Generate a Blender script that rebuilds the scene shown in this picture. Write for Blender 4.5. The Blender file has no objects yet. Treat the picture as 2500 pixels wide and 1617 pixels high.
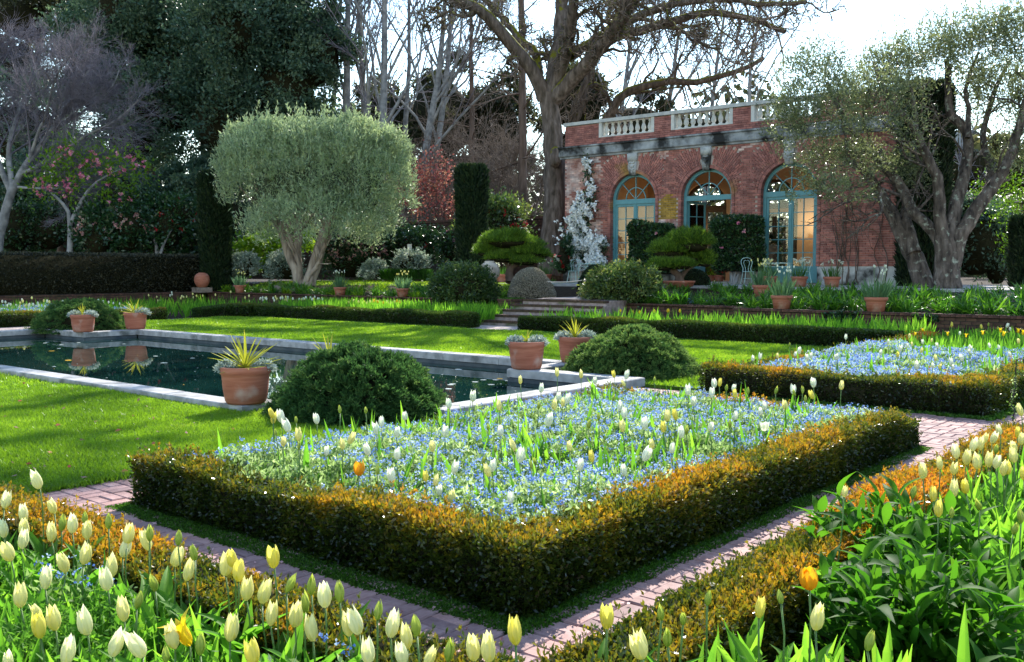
import bpy, math
import numpy as np
from mathutils import Vector, Matrix

# ------------------------------------------------------------------ camera, sky, sun, exposure
S = bpy.context.scene
COL = S.collection
YAW = math.radians(39.7)
FPX, CX, CY, HZ, EYE = 2380.0, 1250.0, 808.5, 655.0, 1.6
PITCH = math.atan((CY - HZ) / FPX)
cam_data = bpy.data.cameras.new('camera')
cam_data.sensor_width = 36.0
cam_data.lens = FPX / 2500.0 * 36.0
cam_data.clip_start = 0.05
cam_data.clip_end = 2000.0
cam = bpy.data.objects.new('camera', cam_data)
COL.objects.link(cam)
cam.location = (0, 0, EYE)
cam.rotation_euler = (math.pi / 2 - PITCH, 0, YAW)
S.camera = cam

SUN_EL = math.radians(37.5)
SUN_H = np.array([-0.45, 0.893])                     # horizontal direction towards the sun
SUN_STRENGTH, SKY_STRENGTH = 4.0, 0.15
world = bpy.data.worlds.new('World')
S.world = world
world.use_nodes = True
wn = world.node_tree
sky = wn.nodes.new('ShaderNodeTexSky')
sky.sky_type = 'NISHITA'
sky.sun_disc = False
sky.sun_elevation = SUN_EL
sky.sun_rotation = math.atan2(SUN_H[0], SUN_H[1])
sky.air_density = 1.3
sky.dust_density = 0.0
wn.nodes['Background'].inputs['Strength'].default_value = SKY_STRENGTH
wn.links.new(sky.outputs[0], wn.nodes['Background'].inputs['Color'])
sun_data = bpy.data.lights.new('sun', 'SUN')
sun_data.energy = SUN_STRENGTH
sun_data.angle = math.radians(0.5)
sun_data.color = (1.0, 0.95, 0.86)
sun = bpy.data.objects.new('sun', sun_data)
COL.objects.link(sun)
sun.location = (-20, 40, 40)
sd = Vector((SUN_H[0] * math.cos(SUN_EL), SUN_H[1] * math.cos(SUN_EL), math.sin(SUN_EL)))
sun.rotation_euler = sd.to_track_quat('Z', 'Y').to_euler()
S.view_settings.view_transform = 'Standard'
S.view_settings.look = 'None'
S.view_settings.exposure = 1.35
S.view_settings.gamma = 1.0
S.view_settings.use_curve_mapping = False
S.render.engine = 'CYCLES'
S.cycles.use_denoising = True
S.cycles.max_bounces = 6
S.cycles.transparent_max_bounces = 12
S.cycles.sample_clamp_indirect = 6.0

# ------------------------------------------------------------------ layout helpers
_fw = np.array([-math.sin(YAW) * math.cos(PITCH), math.cos(YAW) * math.cos(PITCH), -math.sin(PITCH)])
_rt = np.array([math.cos(YAW), math.sin(YAW), 0.0])
_up = np.cross(_rt, _fw)
EYEP = np.array([0, 0, EYE])


def ray(px, py):
    return _fw + (px - CX) / FPX * _rt - (py - CY) / FPX * _up


def at(px, py, d):
    """World point seen at photograph pixel (px, py), d metres in front of the camera."""
    return EYEP + d * ray(px, py)


def gr(px, py, z=0.0):
    """World point seen at photograph pixel (px, py) on the level z."""
    r = ray(px, py)
    return EYEP + (z - EYE) / r[2] * r


def rng_of(seed):
    return np.random.default_rng(seed)


def unit(v):
    v = np.asarray(v, float)
    return v / np.maximum(np.linalg.norm(v, axis=-1, keepdims=True), 1e-9)


def wav(P, f, seed):
    """Smooth pseudo noise in -1..1 (sum of sines) at points P with spatial frequency f."""
    r = rng_of(seed)
    out = np.zeros(len(P))
    for k in range(5):
        d = unit(r.normal(size=3)) * f * (0.7 + 0.9 * r.random())
        out += np.sin(P @ d * 6.283 + r.random() * 6.283)
    return out / 3.0


# ------------------------------------------------------------------ mesh builder
class MB:
    def __init__(s):
        s.V, s.F, s.n = [], [], 0

    def add(s, V, F, m=0, t=0.5):
        V = np.asarray(V, float).reshape(-1, 3)
        F = np.asarray(F, int)
        if F.size == 0:
            return
        tt = np.broadcast_to(np.asarray(t, float), (len(F),))
        s.V.append(V)
        s.F.append((F + s.n, m, tt))
        s.n += len(V)

    def box(s, a, b, m=0, t=0.5):
        x0, y0, z0 = a
        x1, y1, z1 = b
        V = [(x0, y0, z0), (x1, y0, z0), (x1, y1, z0), (x0, y1, z0), (x0, y0, z1), (x1, y0, z1), (x1, y1, z1), (x0, y1, z1)]
        s.add(V, BOXF, m, t)

    def boxes(s, C, H, rz=None, m=0, t=0.5):
        """Many boxes: centres C (n,3), half sizes H (n,3) and optional turn about Z."""
        C = np.asarray(C, float)
        n = len(C)
        H = np.broadcast_to(np.asarray(H, float), (n, 3))
        sg = np.array([(-1, -1, -1), (1, -1, -1), (1, 1, -1), (-1, 1, -1), (-1, -1, 1), (1, -1, 1), (1, 1, 1), (-1, 1, 1)], float)
        V = sg[None] * H[:, None, :]
        if rz is not None:
            c, q = np.cos(rz)[:, None], np.sin(rz)[:, None]
            x, y = V[..., 0].copy(), V[..., 1].copy()
            V[..., 0] = x * c - y * q
            V[..., 1] = x * q + y * c
        V += C[:, None, :]
        F = (np.array(BOXF)[None] + 8 * np.arange(n)[:, None, None]).reshape(-1, 4)
        s.add(V.reshape(-1, 3), F, m, np.repeat(np.broadcast_to(np.asarray(t, float), (n,)), 6))

    def tube(s, P, r, sides=6, m=0, t=0.5, cap=True):
        s.tubes([(np.asarray(P, float), np.broadcast_to(np.asarray(r, float), (len(P),)))], sides, m, t)
        if cap:
            k = s.n
            b = k - sides
            s.F.append((np.array([[b + i for i in range(sides)]]), m, np.array([float(np.mean(t))])))

    def tubes(s, lst, sides=4, m=0, t=0.5):
        """Many tapered tubes at once; lst holds (points (n,3), radii (n))."""
        by = {}
        for P, r in lst:
            by.setdefault(len(P), []).append((P, r))
        for n, q in by.items():
            P = np.array([a for a, _ in q], float)
            r = np.array([b for _, b in q], float)
            T = unit(np.gradient(P, axis=1))
            ref = np.where(np.abs(T[:, :1, 2:3]) > 0.9, np.array([1.0, 0, 0]), np.array([0, 0, 1.0]))
            A = unit(np.cross(T, np.broadcast_to(ref, T.shape)))
            B = np.cross(T, A)
            an = np.arange(sides) / sides * 2 * np.pi
            V = P[:, :, None] + r[:, :, None, None] * (A[:, :, None] * np.cos(an)[None, None, :, None] + B[:, :, None] * np.sin(an)[None, None, :, None])
            N = len(q)
            i = np.arange(n - 1)[:, None] * sides
            j = np.arange(sides)[None]
            j2 = (j + 1) % sides
            f = np.stack([i + j, i + j2, i + sides + j2, i + sides + j], -1).reshape(-1, 4)
            F = (f[None] + (np.arange(N) * n * sides)[:, None, None]).reshape(-1, 4)
            s.add(V.reshape(-1, 3), F, m, t if np.ndim(t) == 0 else 0.5)

    def lathe(s, prof, c=(0, 0, 0), seg=24, m=0, t=0.5):
        prof = np.asarray(prof, float)
        an = np.arange(seg) / seg * 2 * np.pi
        V = np.zeros((len(prof), seg, 3))
        V[..., 0] = prof[:, 0:1] * np.cos(an) + c[0]
        V[..., 1] = prof[:, 0:1] * np.sin(an) + c[1]
        V[..., 2] = prof[:, 1:2] + c[2]
        i = np.arange(len(prof) - 1)[:, None] * seg
        j = np.arange(seg)[None]
        F = np.stack([i + j, i + (j + 1) % seg, i + seg + (j + 1) % seg, i + seg + j], -1).reshape(-1, 4)
        s.add(V.reshape(-1, 3), F, m, t)

    def ball(s, c, rad, seg=20, rings=12, m=0, t=0.5, lump=0.0, seed=1, zmin=-1.0):
        th = np.linspace(math.acos(max(-1, min(1, zmin))) if zmin > -1 else math.pi - 1e-3, 1e-3, rings)
        an = np.arange(seg) / seg * 2 * np.pi
        d = np.stack([np.sin(th)[:, None] * np.cos(an), np.sin(th)[:, None] * np.sin(an), np.broadcast_to(np.cos(th)[:, None], (rings, seg))], -1).reshape(-1, 3)
        k = 1 + lump * wav(d, 0.8, seed)
        V = np.asarray(c) + d * np.asarray(rad) * k[:, None]
        i = np.arange(rings - 1)[:, None] * seg
        j = np.arange(seg)[None]
        F = np.stack([i + j, i + (j + 1) % seg, i + seg + (j + 1) % seg, i + seg + j], -1).reshape(-1, 4)
        s.add(V, F, m, t)

    def prism(s, pts, z0, z1, m=0, t=0.5):
        """Vertical prism over a convex outline (x, y)."""
        n = len(pts)
        V = [(x, y, z0) for x, y in pts] + [(x, y, z1) for x, y in pts]
        s.add(V, [(i, (i + 1) % n, n + (i + 1) % n, n + i) for i in range(n)], m, t)
        s.add(V, [tuple(range(n, 2 * n))], m, t)

    def leaves(s, P, D, L, W, rng, m=0, t=0.5, fold=0.15):
        """Single-quad pointed leaves: base P, direction D, length L, width W."""
        n = len(P)
        if n == 0:
            return
        D = unit(D)
        Sd = unit(np.cross(D, rng.normal(size=(n, 3))))
        N = np.cross(Sd, D)
        L = np.broadcast_to(np.asarray(L, float), (n,))[:, None]
        W = np.broadcast_to(np.asarray(W, float), (n,))[:, None]
        mid = P + D * L * 0.45 + N * W * fold
        V = np.stack([P, mid + Sd * W * 0.5, P + D * L, mid - Sd * W * 0.5], 1).reshape(-1, 3)
        s.add(V, np.arange(4 * n).reshape(-1, 4), m, t)

    def straps(s, P, D, L, W, droop, nseg=4, m=0, t=0.5, rng=None, keel=0.0, prof=None):
        """Arching strap leaves: strips of nseg quads that start at P along D and droop."""
        n = len(P)
        if n == 0:
            return
        D = unit(D)
        L = np.broadcast_to(np.asarray(L, float), (n,))
        W = np.broadcast_to(np.asarray(W, float), (n,))
        droop = np.broadcast_to(np.asarray(droop, float), (n,))
        u = np.linspace(0, 1, nseg + 1)
        C = P[:, None] + D[:, None] * (L[:, None] * u)[..., None]
        C[..., 2] -= droop[:, None] * L[:, None] * u ** 2
        out = np.stack([D[:, 1], -D[:, 0], np.zeros(n)], -1)
        if rng is not None:
            out = out + rng.normal(size=(n, 3)) * 0.35
        Sd = unit(out + 1e-4)
        w = np.array(prof) if prof is not None else np.sin(np.pi * np.clip(0.18 + 0.82 * u, 0, 1)) ** 0.6
        w = np.where(u >= 0.999, 0.03, w)
        off = Sd[:, None] * (W[:, None] * w)[..., None] * 0.5
        if keel:
            ww = (W[:, None] * w)[..., None]
            rip = keel * ww * (1 + .5 * np.sin(u[None, :, None] * 9 + (np.arange(n) % 7)[:, None, None]))
            lift = unit(np.cross(D, Sd) * np.where(np.cross(D, Sd)[:, 2:] < 0, -1, 1))[:, None]
            V = np.stack([C - off + lift * rip, C, C + off + lift * keel * ww], 2).reshape(n, -1, 3)
            k = (nseg + 1) * 3
            i = np.arange(nseg) * 3
            f = np.concatenate([np.stack([i + s_, i + s_ + 1, i + s_ + 4, i + s_ + 3], -1) for s_ in (0, 1)])
            F = (f[None] + (np.arange(n) * k)[:, None, None]).reshape(-1, 4)
            tt = np.repeat(np.broadcast_to(np.asarray(t, float), (n,)), 2 * nseg).reshape(n, 2, nseg)
            tt = tt + np.array([.07, -.07])[None, :, None] + np.linspace(-.12, .12, nseg)[None, None]
            s.add(V.reshape(-1, 3), F, m, np.clip(tt, 0, 1).reshape(-1))
            return
        V = np.stack([C - off, C + off], 2)
        V = V.reshape(n, -1, 3)
        k = (nseg + 1) * 2
        i = np.arange(nseg) * 2
        f = np.stack([i, i + 1, i + 3, i + 2], -1)
        F = (f[None] + (np.arange(n) * k)[:, None, None]).reshape(-1, 4)
        s.add(V.reshape(-1, 3), F, m, np.repeat(np.broadcast_to(np.asarray(t, float), (n,)), nseg))

    def mesh(s, name, mats, smooth=True):
        me = bpy.data.meshes.new(name)
        V = np.concatenate(s.V)
        loops = np.concatenate([f.ravel() for f, _, _ in s.F])
        sizes = np.concatenate([np.full(len(f), f.shape[1]) for f, _, _ in s.F])
        starts = np.concatenate([[0], np.cumsum(sizes)[:-1]])
        me.vertices.add(len(V))
        me.vertices.foreach_set('co', V.astype(np.float32).ravel())
        me.loops.add(len(loops))
        me.loops.foreach_set('vertex_index', loops.astype(np.int32))
        me.polygons.add(len(sizes))
        me.polygons.foreach_set('loop_start', starts.astype(np.int32))
        if not isinstance(mats, (list, tuple)):
            mats = [mats]
        for q in mats:
            me.materials.append(q)
        me.polygons.foreach_set('material_index', np.concatenate([np.full(len(f), mi) for f, mi, _ in s.F]).astype(np.int32))
        me.polygons.foreach_set('use_smooth', np.full(len(sizes), bool(smooth)))
        a = me.attributes.new('tint', 'FLOAT', 'FACE')
        a.data.foreach_set('value', np.concatenate([t for _, _, t in s.F]).astype(np.float32))
        me.update(calc_edges=True)
        return me

    def obj(s, name, mats, parent=None, smooth=True, local=False):
        return put(name, s.mesh(name, mats, smooth), parent, local)


BOXF = [(0, 3, 2, 1), (4, 5, 6, 7), (0, 1, 5, 4), (1, 2, 6, 5), (2, 3, 7, 6), (3, 0, 4, 7)]


def put(name, me, parent=None, local=False, loc=None, rot=None, scale=None):
    o = bpy.data.objects.new(name, me)
    COL.objects.link(o)
    if parent is not None:
        o.parent = parent
        if not local:
            o.matrix_parent_inverse = Matrix.Translation(-Vector(parent['_w'] if '_w' in parent else parent.location))
    if loc is not None:
        o.location = Vector(loc)
    if rot is not None:
        o.rotation_euler = rot
    if scale is not None:
        o.scale = scale if hasattr(scale, '__len__') else (scale,) * 3
    return o


def tag(o, label, cat, group=None):
    o['label'] = label
    o['category'] = cat
    if group:
        o['group'] = group
    return o


def kind(o, k):
    o['kind'] = k
    return o


def thing(name, label, cat, loc=(0, 0, 0), group=None, rot=None, scale=None):
    o = bpy.data.objects.new(name, None)
    o.empty_display_size = 0.1
    COL.objects.link(o)
    o.location = Vector([float(v) for v in loc])
    if rot is not None:
        o.rotation_euler = rot
    if scale is not None:
        o.scale = scale if hasattr(scale, '__len__') else (scale,) * 3
    return tag(o, label, cat, group)


# ------------------------------------------------------------------ materials
def _new(name):
    m = bpy.data.materials.new(name)
    m.use_nodes = True
    nt = m.node_tree
    return m, nt, nt.nodes['Principled BSDF']


def _ramp(nt, stops, src):
    r = nt.nodes.new('ShaderNodeValToRGB')
    e = r.color_ramp.elements
    while len(e) < len(stops):
        e.new(0.5)
    for k, (p, c) in enumerate(stops):
        e[k].position = p
        e[k].color = (*c, 1)
    nt.links.new(src, r.inputs[0])
    return r.outputs[0]


def _noise(nt, scale, detail=4, coords='Object', stretch=None):
    tc = nt.nodes.new('ShaderNodeTexCoord')
    n = nt.nodes.new('ShaderNodeTexNoise')
    n.inputs['Scale'].default_value = scale
    n.inputs['Detail'].default_value = detail
    src = tc.outputs[coords]
    if stretch:
        mp = nt.nodes.new('ShaderNodeMapping')
        mp.inputs['Scale'].default_value = stretch
        nt.links.new(src, mp.inputs[0])
        src = mp.outputs[0]
    nt.links.new(src, n.inputs['Vector'])
    return n.outputs['Fac']


def _mix(nt, a, b, f, mode='MIX'):
    m = nt.nodes.new('ShaderNodeMix')
    m.data_type = 'RGBA'
    m.blend_type = mode
    for sock, v in ((m.inputs[0], f), (m.inputs[6], a), (m.inputs[7], b)):
        if isinstance(v, (int, float)):
            sock.default_value = v
        elif isinstance(v, tuple):
            sock.default_value = (*v, 1)
        else:
            nt.links.new(v, sock)
    return m.outputs[2]


def _bump(nt, bs, src, strength, dist=0.02):
    b = nt.nodes.new('ShaderNodeBump')
    b.inputs['Strength'].default_value = strength
    b.inputs['Distance'].default_value = dist
    nt.links.new(src, b.inputs['Height'])
    nt.links.new(b.outputs[0], bs.inputs['Normal'])


def mat(name, stops, rough=0.7, spec=0.25, scale=6.0, detail=5, bump=0.3, bscale=None, dist=0.02, rnd=None, rstops=None, stretch=None, stain=None, metallic=0.0, moss=None):
    """Surface whose colour runs over stops by noise; rnd = 'object' or 'tint' multiplies a per-piece tone from rstops;
    stain = (colour, scale, lo, hi) blots; moss = (colour, amount) on upward faces."""
    m, nt, bs = _new(name)
    bs.inputs['Roughness'].default_value = rough
    bs.inputs['Specular IOR Level'].default_value = spec
    bs.inputs['Metallic'].default_value = metallic
    nz = _noise(nt, scale, detail, stretch=stretch)
    col = _ramp(nt, stops, nz)
    if rnd:
        if rnd == 'object':
            src = nt.nodes.new('ShaderNodeObjectInfo').outputs['Random']
        else:
            a = nt.nodes.new('ShaderNodeAttribute')
            a.attribute_name = 'tint'
            src = a.outputs['Fac']
        col = _mix(nt, col, _ramp(nt, rstops, src), 1.0, 'MULTIPLY')
    if stain:
        c, sc, lo, hi = stain
        f = _ramp(nt, [(lo, (0, 0, 0)), (hi, (1, 1, 1))], _noise(nt, sc, 6))
        col = _mix(nt, col, c, f)
    if moss:
        g = nt.nodes.new('ShaderNodeNewGeometry')
        sx = nt.nodes.new('ShaderNodeSeparateXYZ')
        nt.links.new(g.outputs['Normal'], sx.inputs[0])
        n2 = _noise(nt, moss[2] if len(moss) > 2 else 3.0, 5)
        ad = nt.nodes.new('ShaderNodeMath')
        ad.operation = 'ADD'
        nt.links.new(sx.outputs['Z'], ad.inputs[0])
        nt.links.new(n2, ad.inputs[1])
        f = _ramp(nt, [(1.02 - moss[1], (0, 0, 0)), (min(1.0, 1.25 - moss[1]), (1, 1, 1))], ad.outputs[0])
        col = _mix(nt, col, moss[0], f)
    nt.links.new(col, bs.inputs['Base Color'])
    if bump:
        _bump(nt, bs, _noise(nt, bscale or scale * 3, 6, stretch=stretch), bump, dist)
    return m


def leafmat(name, stops, trans=0.45, rough=0.45, spec=0.35, boost=1.6, streak=0.0):
    """Leaf or petal: colour by the per-leaf tint, reflecting and letting light through."""
    m, nt, bs = _new(name)
    a = nt.nodes.new('ShaderNodeAttribute')
    a.attribute_name = 'tint'
    col = _ramp(nt, stops, a.outputs['Fac'])
    if streak:
        nz = _noise(nt, 160, 3, stretch=(1, 1, .09))
        col = _mix(nt, col, _ramp(nt, [(.35, (1 - streak, 1 - streak * .8, 1 - streak * 1.3)), (.6, (1, 1, 1))], nz), 1.0, 'MULTIPLY')
        _bump(nt, bs, nz, .35, .003)
    bs.inputs['Roughness'].default_value = rough
    bs.inputs['Specular IOR Level'].default_value = spec
    nt.links.new(col, bs.inputs['Base Color'])
    tr = nt.nodes.new('ShaderNodeBsdfTranslucent')
    tc = _mix(nt, col, (boost, boost * 1.02, boost * 0.8), 1.0, 'MULTIPLY')
    nt.links.new(tc, tr.inputs['Color'])
    mx = nt.nodes.new('ShaderNodeMixShader')
    mx.inputs[0].default_value = trans
    nt.links.new(bs.outputs[0], mx.inputs[1])
    nt.links.new(tr.outputs[0], mx.inputs[2])
    nt.links.new(mx.outputs[0], nt.nodes['Material Output'].inputs['Surface'])
    return m


TONES = [(0, (0.62, 0.6, 0.62)), (0.35, (0.9, 0.86, 0.84)), (0.7, (1.05, 1.0, 0.98)), (1, (1.3, 1.15, 1.05))]
M = {}
M['soil'] = mat('soil', [(0.3, (0.02, 0.013, 0.008)), (0.7, (0.05, 0.033, 0.02))], 0.9, 0.1, 9, bump=0.6)
M['ground'] = mat('ground', [(0.3, (0.03, 0.035, 0.012)), (0.7, (0.06, 0.065, 0.02))], 0.9, 0.1, 0.6, bump=0.4)
M['lawn'] = mat('lawn', [(0.3, (0.05, 0.11, 0.008)), (0.55, (0.09, 0.17, 0.012)), (0.75, (0.14, 0.21, 0.02))], 0.8, 0.1, 3.0, 6, bump=0.9, bscale=60, dist=0.03)
M['brick_path'] = mat('brick_path', [(0.3, (0.26, 0.145, 0.13)), (0.7, (0.44, 0.29, 0.265))], 0.75, 0.25, 14, bump=0.35, bscale=60, dist=0.006, rnd='object', rstops=TONES, stain=((0.07, 0.055, 0.05), 5, 0.55, 0.8))
M['brick_path_joined'] = mat('brick_path_joined', [(0.3, (0.26, 0.145, 0.13)), (0.7, (0.44, 0.29, 0.265))], 0.75, 0.25, 14, bump=0.35, bscale=60, dist=0.006, rnd='tint', rstops=TONES, stain=((0.07, 0.055, 0.05), 5, 0.55, 0.8))
M['joint'] = mat('joint', [(0.3, (0.06, 0.055, 0.045)), (0.7, (0.12, 0.10, 0.085))], 0.9, 0.1, 20)
M['brick_dark'] = mat('brick_dark', [(0.3, (0.06, 0.032, 0.025)), (0.7, (0.13, 0.068, 0.05))], 0.8, 0.2, 9, bump=0.4, bscale=40, dist=0.008, rnd='object', rstops=TONES, stain=((0.035, 0.045, 0.015), 2.2, 0.5, 0.75))
M['brick_dark_joined'] = mat('brick_dark_joined', [(0.3, (0.06, 0.032, 0.025)), (0.7, (0.13, 0.068, 0.05))], 0.8, 0.2, 9, bump=0.4, bscale=40, dist=0.008, rnd='tint', rstops=TONES, stain=((0.035, 0.045, 0.015), 2.2, 0.5, 0.75))
M['mortar_dark'] = mat('mortar_dark', [(0.3, (0.02, 0.018, 0.014)), (0.7, (0.05, 0.045, 0.035))], 0.9, 0.1, 12)
M['brick_house'] = mat('brick_house', [(0.3, (0.23, 0.09, 0.075)), (0.7, (0.38, 0.172, 0.145))], 0.8, 0.2, 5, bump=0.3, bscale=40, dist=0.008, rnd='tint', rstops=TONES, stain=((0.30, 0.19, 0.03), 0.55, 0.6, 0.72))
M['brick_white'] = mat('brick_white', [(0.3, (0.30, 0.14, 0.11)), (0.5, (0.5, 0.34, 0.30)), (0.7, (0.62, 0.52, 0.48))], 0.85, 0.15, 3, 6, bump=0.3, rnd='tint', rstops=TONES)
M['mortar'] = mat('mortar', [(0.3, (0.34, 0.26, 0.22)), (0.7, (0.52, 0.44, 0.39))], 0.9, 0.1, 8)
M['stone'] = mat('stone', [(0.3, (0.30, 0.30, 0.29)), (0.7, (0.52, 0.51, 0.48))], 0.8, 0.2, 4, 6, bump=0.3, stain=((0.03, 0.03, 0.028), 1.6, 0.52, 0.66))
M['baluster_stone'] = mat('baluster_stone', [(0.3, (0.42, 0.41, 0.38)), (0.7, (0.62, 0.6, 0.55))], 0.8, 0.2, 4, 6, bump=0.3)
M['coping_house'] = mat('coping_house', [(0.3, (0.33, 0.33, 0.32)), (0.7, (0.5, 0.49, 0.46))], 0.8, 0.2, 4, 6, bump=0.3, stain=((0.20, 0.05, 0.03), 0.35, 0.62, 0.72))
M['cornice_stone'] = mat('cornice_stone', [(0.3, (0.20, 0.21, 0.22)), (0.7, (0.40, 0.41, 0.42))], 0.8, 0.2, 3, 6, bump=0.3, stain=((0.025, 0.025, 0.025), 1.3, 0.47, 0.62))
M['coping'] = mat('coping', [(0.25, (0.22, 0.21, 0.20)), (0.5, (0.36, 0.345, 0.335)), (0.75, (0.47, 0.45, 0.43))], 0.75, 0.25, 7, 8, bump=0.35, bscale=40, dist=0.006, stain=((0.12, 0.12, 0.11), 3.0, 0.5, 0.72))
M['pool_wall'] = mat('pool_wall', [(0.3, (0.03, 0.045, 0.06)), (0.7, (0.10, 0.11, 0.11))], 0.6, 0.3, 4)
M['terrace'] = mat('terrace', [(0.3, (0.30, 0.28, 0.27)), (0.7, (0.48, 0.45, 0.43))], 0.8, 0.2, 3)
M['step'] = mat('step', [(0.3, (0.20, 0.145, 0.13)), (0.7, (0.40, 0.31, 0.28))], 0.8, 0.2, 6, bump=0.4, stain=((0.05, 0.09, 0.012), 2.0, 0.55, 0.7))
M['gravel_path'] = mat('gravel_path', [(0.3, (0.34, 0.26, 0.23)), (0.7, (0.5, 0.4, 0.35))], 0.85, 0.15, 6)
M['terracotta'] = mat('terracotta', [(0.3, (0.30, 0.10, 0.06)), (0.55, (0.39, 0.145, 0.09)), (0.8, (0.46, 0.20, 0.135))], 0.8, 0.2, 5, 6, bump=0.25, bscale=7, dist=0.01, stretch=(0.6, 0.6, 6), stain=((0.50, 0.36, 0.30), 3.5, 0.56, 0.78), rnd='object', rstops=[(0, (.85, .85, .85)), (1, (1.1, 1.05, 1.05))])
M['jar'] = mat('jar', [(0.3, (0.25, 0.2, 0.16)), (0.7, (0.5, 0.43, 0.35))], 0.85, 0.2, 4, bump=0.3)
M['bark'] = mat('bark', [(0.3, (0.05, 0.04, 0.03)), (0.55, (0.13, 0.10, 0.085)), (0.75, (0.22, 0.18, 0.155))], 0.9, 0.1, 7, 7, bump=1.0, bscale=16, dist=0.06, stretch=(1, 1, 0.25), moss=((0.16, 0.15, 0.015), 0.12))
M['bark_pale'] = mat('bark_pale', [(0.3, (0.12, 0.12, 0.12)), (0.7, (0.33, 0.32, 0.31))], 0.9, 0.1, 3, 6, bump=0.5)
M['bark_brown'] = mat('bark_brown', [(0.3, (0.07, 0.048, 0.038)), (0.7, (0.19, 0.135, 0.11))], 0.9, 0.1, 4, 6, bump=0.6, stretch=(1, 1, 0.2))
M['twig_grey'] = mat('twig_grey', [(0.3, (0.12, 0.11, 0.13)), (0.7, (0.25, 0.225, 0.26))], 0.9, 0.1, 2, bump=0)
M['twig_brown'] = mat('twig_brown', [(0.3, (0.10, 0.075, 0.06)), (0.7, (0.24, 0.19, 0.16))], 0.9, 0.1, 2, bump=0)
M['bark_olive'] = mat('bark_olive', [(0.3, (0.16, 0.12, 0.09)), (0.7, (0.42, 0.34, 0.27))], 0.9, 0.1, 5, 7, bump=1.0, bscale=9, dist=0.08, stretch=(1, 1, 0.22))
M['bark_lichen'] = mat('bark_lichen', [(0.3, (0.035, 0.028, 0.025)), (0.55, (0.12, 0.095, 0.08)), (0.75, (0.22, 0.18, 0.155))], 0.9, 0.1, 8, 8, bump=1.0, bscale=14, dist=0.09, stretch=(1, 1, 0.3), stain=((0.33, 0.35, 0.28), 7.0, 0.58, 0.72))
M['teal'] = mat('teal_paint', [(0.3, (0.075, 0.215, 0.235)), (0.7, (0.10, 0.27, 0.29))], 0.5, 0.4, 6, bump=0.05)
M['frame_dark'] = mat('frame_dark', [(0.3, (0.05, 0.04, 0.03)), (0.7, (0.09, 0.07, 0.05))], 0.6, 0.3, 6, bump=0)
M['wood'] = mat('wood', [(0.3, (0.35, 0.19, 0.08)), (0.7, (0.5, 0.29, 0.13))], 0.6, 0.3, 5, stretch=(1, 1, 0.2))
M['iron_green'] = mat('iron_green', [(0.3, (0.33, 0.5, 0.47)), (0.7, (0.45, 0.62, 0.58))], 0.5, 0.4, 9, bump=0.05)
M['iron_black'] = mat('iron_black', [(0.3, (0.012, 0.012, 0.014)), (0.7, (0.03, 0.03, 0.032))], 0.5, 0.4, 9, bump=0)
M['plaster_warm'] = mat('plaster_warm', [(0.3, (0.55, 0.38, 0.23)), (0.7, (0.70, 0.52, 0.35))], 0.85, 0.15, 1.5)
M['roof'] = mat('roof', [(0.3, (0.12, 0.1, 0.09)), (0.7, (0.2, 0.17, 0.15))], 0.9, 0.1, 3)
M['rock'] = mat('rock', [(0.3, (0.14, 0.10, 0.08)), (0.7, (0.34, 0.27, 0.22))], 0.85, 0.2, 6, 7, bump=0.8, bscale=10, dist=0.05, moss=((0.06, 0.09, 0.015), 0.05))
M['rope'] = mat('rope', [(0.3, (0.55, 0.45, 0.38)), (0.7, (0.7, 0.6, 0.5))], 0.8, 0.2, 40)
M['sign_white'] = mat('sign_white', [(0.3, (0.6, 0.58, 0.55)), (0.7, (0.75, 0.73, 0.7))], 0.6, 0.3, 4, bump=0)
M['stem'] = leafmat('stem', [(0, (0.07, 0.15, 0.03)), (1, (0.16, 0.26, 0.07))], 0.2)
M['bronze_stem'] = mat('bronze_stem', [(0.3, (0.10, 0.06, 0.03)), (0.7, (0.22, 0.15, 0.08))], 0.8, 0.2, 6, bump=0)

G_ = leafmat
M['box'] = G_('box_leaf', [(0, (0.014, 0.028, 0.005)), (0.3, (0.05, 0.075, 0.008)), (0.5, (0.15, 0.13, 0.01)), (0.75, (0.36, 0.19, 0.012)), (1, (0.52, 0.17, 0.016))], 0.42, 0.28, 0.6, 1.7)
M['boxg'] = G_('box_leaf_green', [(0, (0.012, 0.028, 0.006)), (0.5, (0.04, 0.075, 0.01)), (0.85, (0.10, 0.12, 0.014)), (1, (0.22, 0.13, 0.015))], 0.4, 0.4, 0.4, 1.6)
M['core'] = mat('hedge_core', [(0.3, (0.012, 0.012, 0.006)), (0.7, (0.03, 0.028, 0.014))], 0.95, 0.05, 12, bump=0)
M['olive_core'] = mat('olive_core', [(0.3, (0.05, 0.065, 0.04)), (0.7, (0.09, 0.11, 0.07))], 0.95, 0.05, 6, bump=0)
M['yew'] = G_('yew_leaf', [(0, (0.006, 0.016, 0.008)), (0.6, (0.016, 0.035, 0.014)), (1, (0.04, 0.06, 0.02))], 0.2, 0.5, 0.25)
M['yewb'] = G_('brown_yew_leaf', [(0, (0.014, 0.017, 0.012)), (0.6, (0.036, 0.038, 0.024)), (1, (0.075, 0.07, 0.04))], 0.2, 0.5, 0.25)
M['dark'] = G_('evergreen_leaf', [(0, (0.014, 0.04, 0.028)), (0.5, (0.05, 0.10, 0.065)), (1, (0.17, 0.23, 0.12))], 0.3, 0.45, 0.35)
M['wood_leaf'] = G_('woodland_leaf', [(0, (0.018, 0.024, 0.012)), (0.6, (0.05, 0.055, 0.025)), (1, (0.12, 0.11, 0.05))], 0.35, 0.5, 0.3)
M['olive'] = G_('olive_leaf', [(0, (0.14, 0.19, 0.12)), (0.5, (0.30, 0.37, 0.22)), (1, (0.46, 0.54, 0.30))], 0.48, 0.35, 0.6, 1.4)
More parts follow.
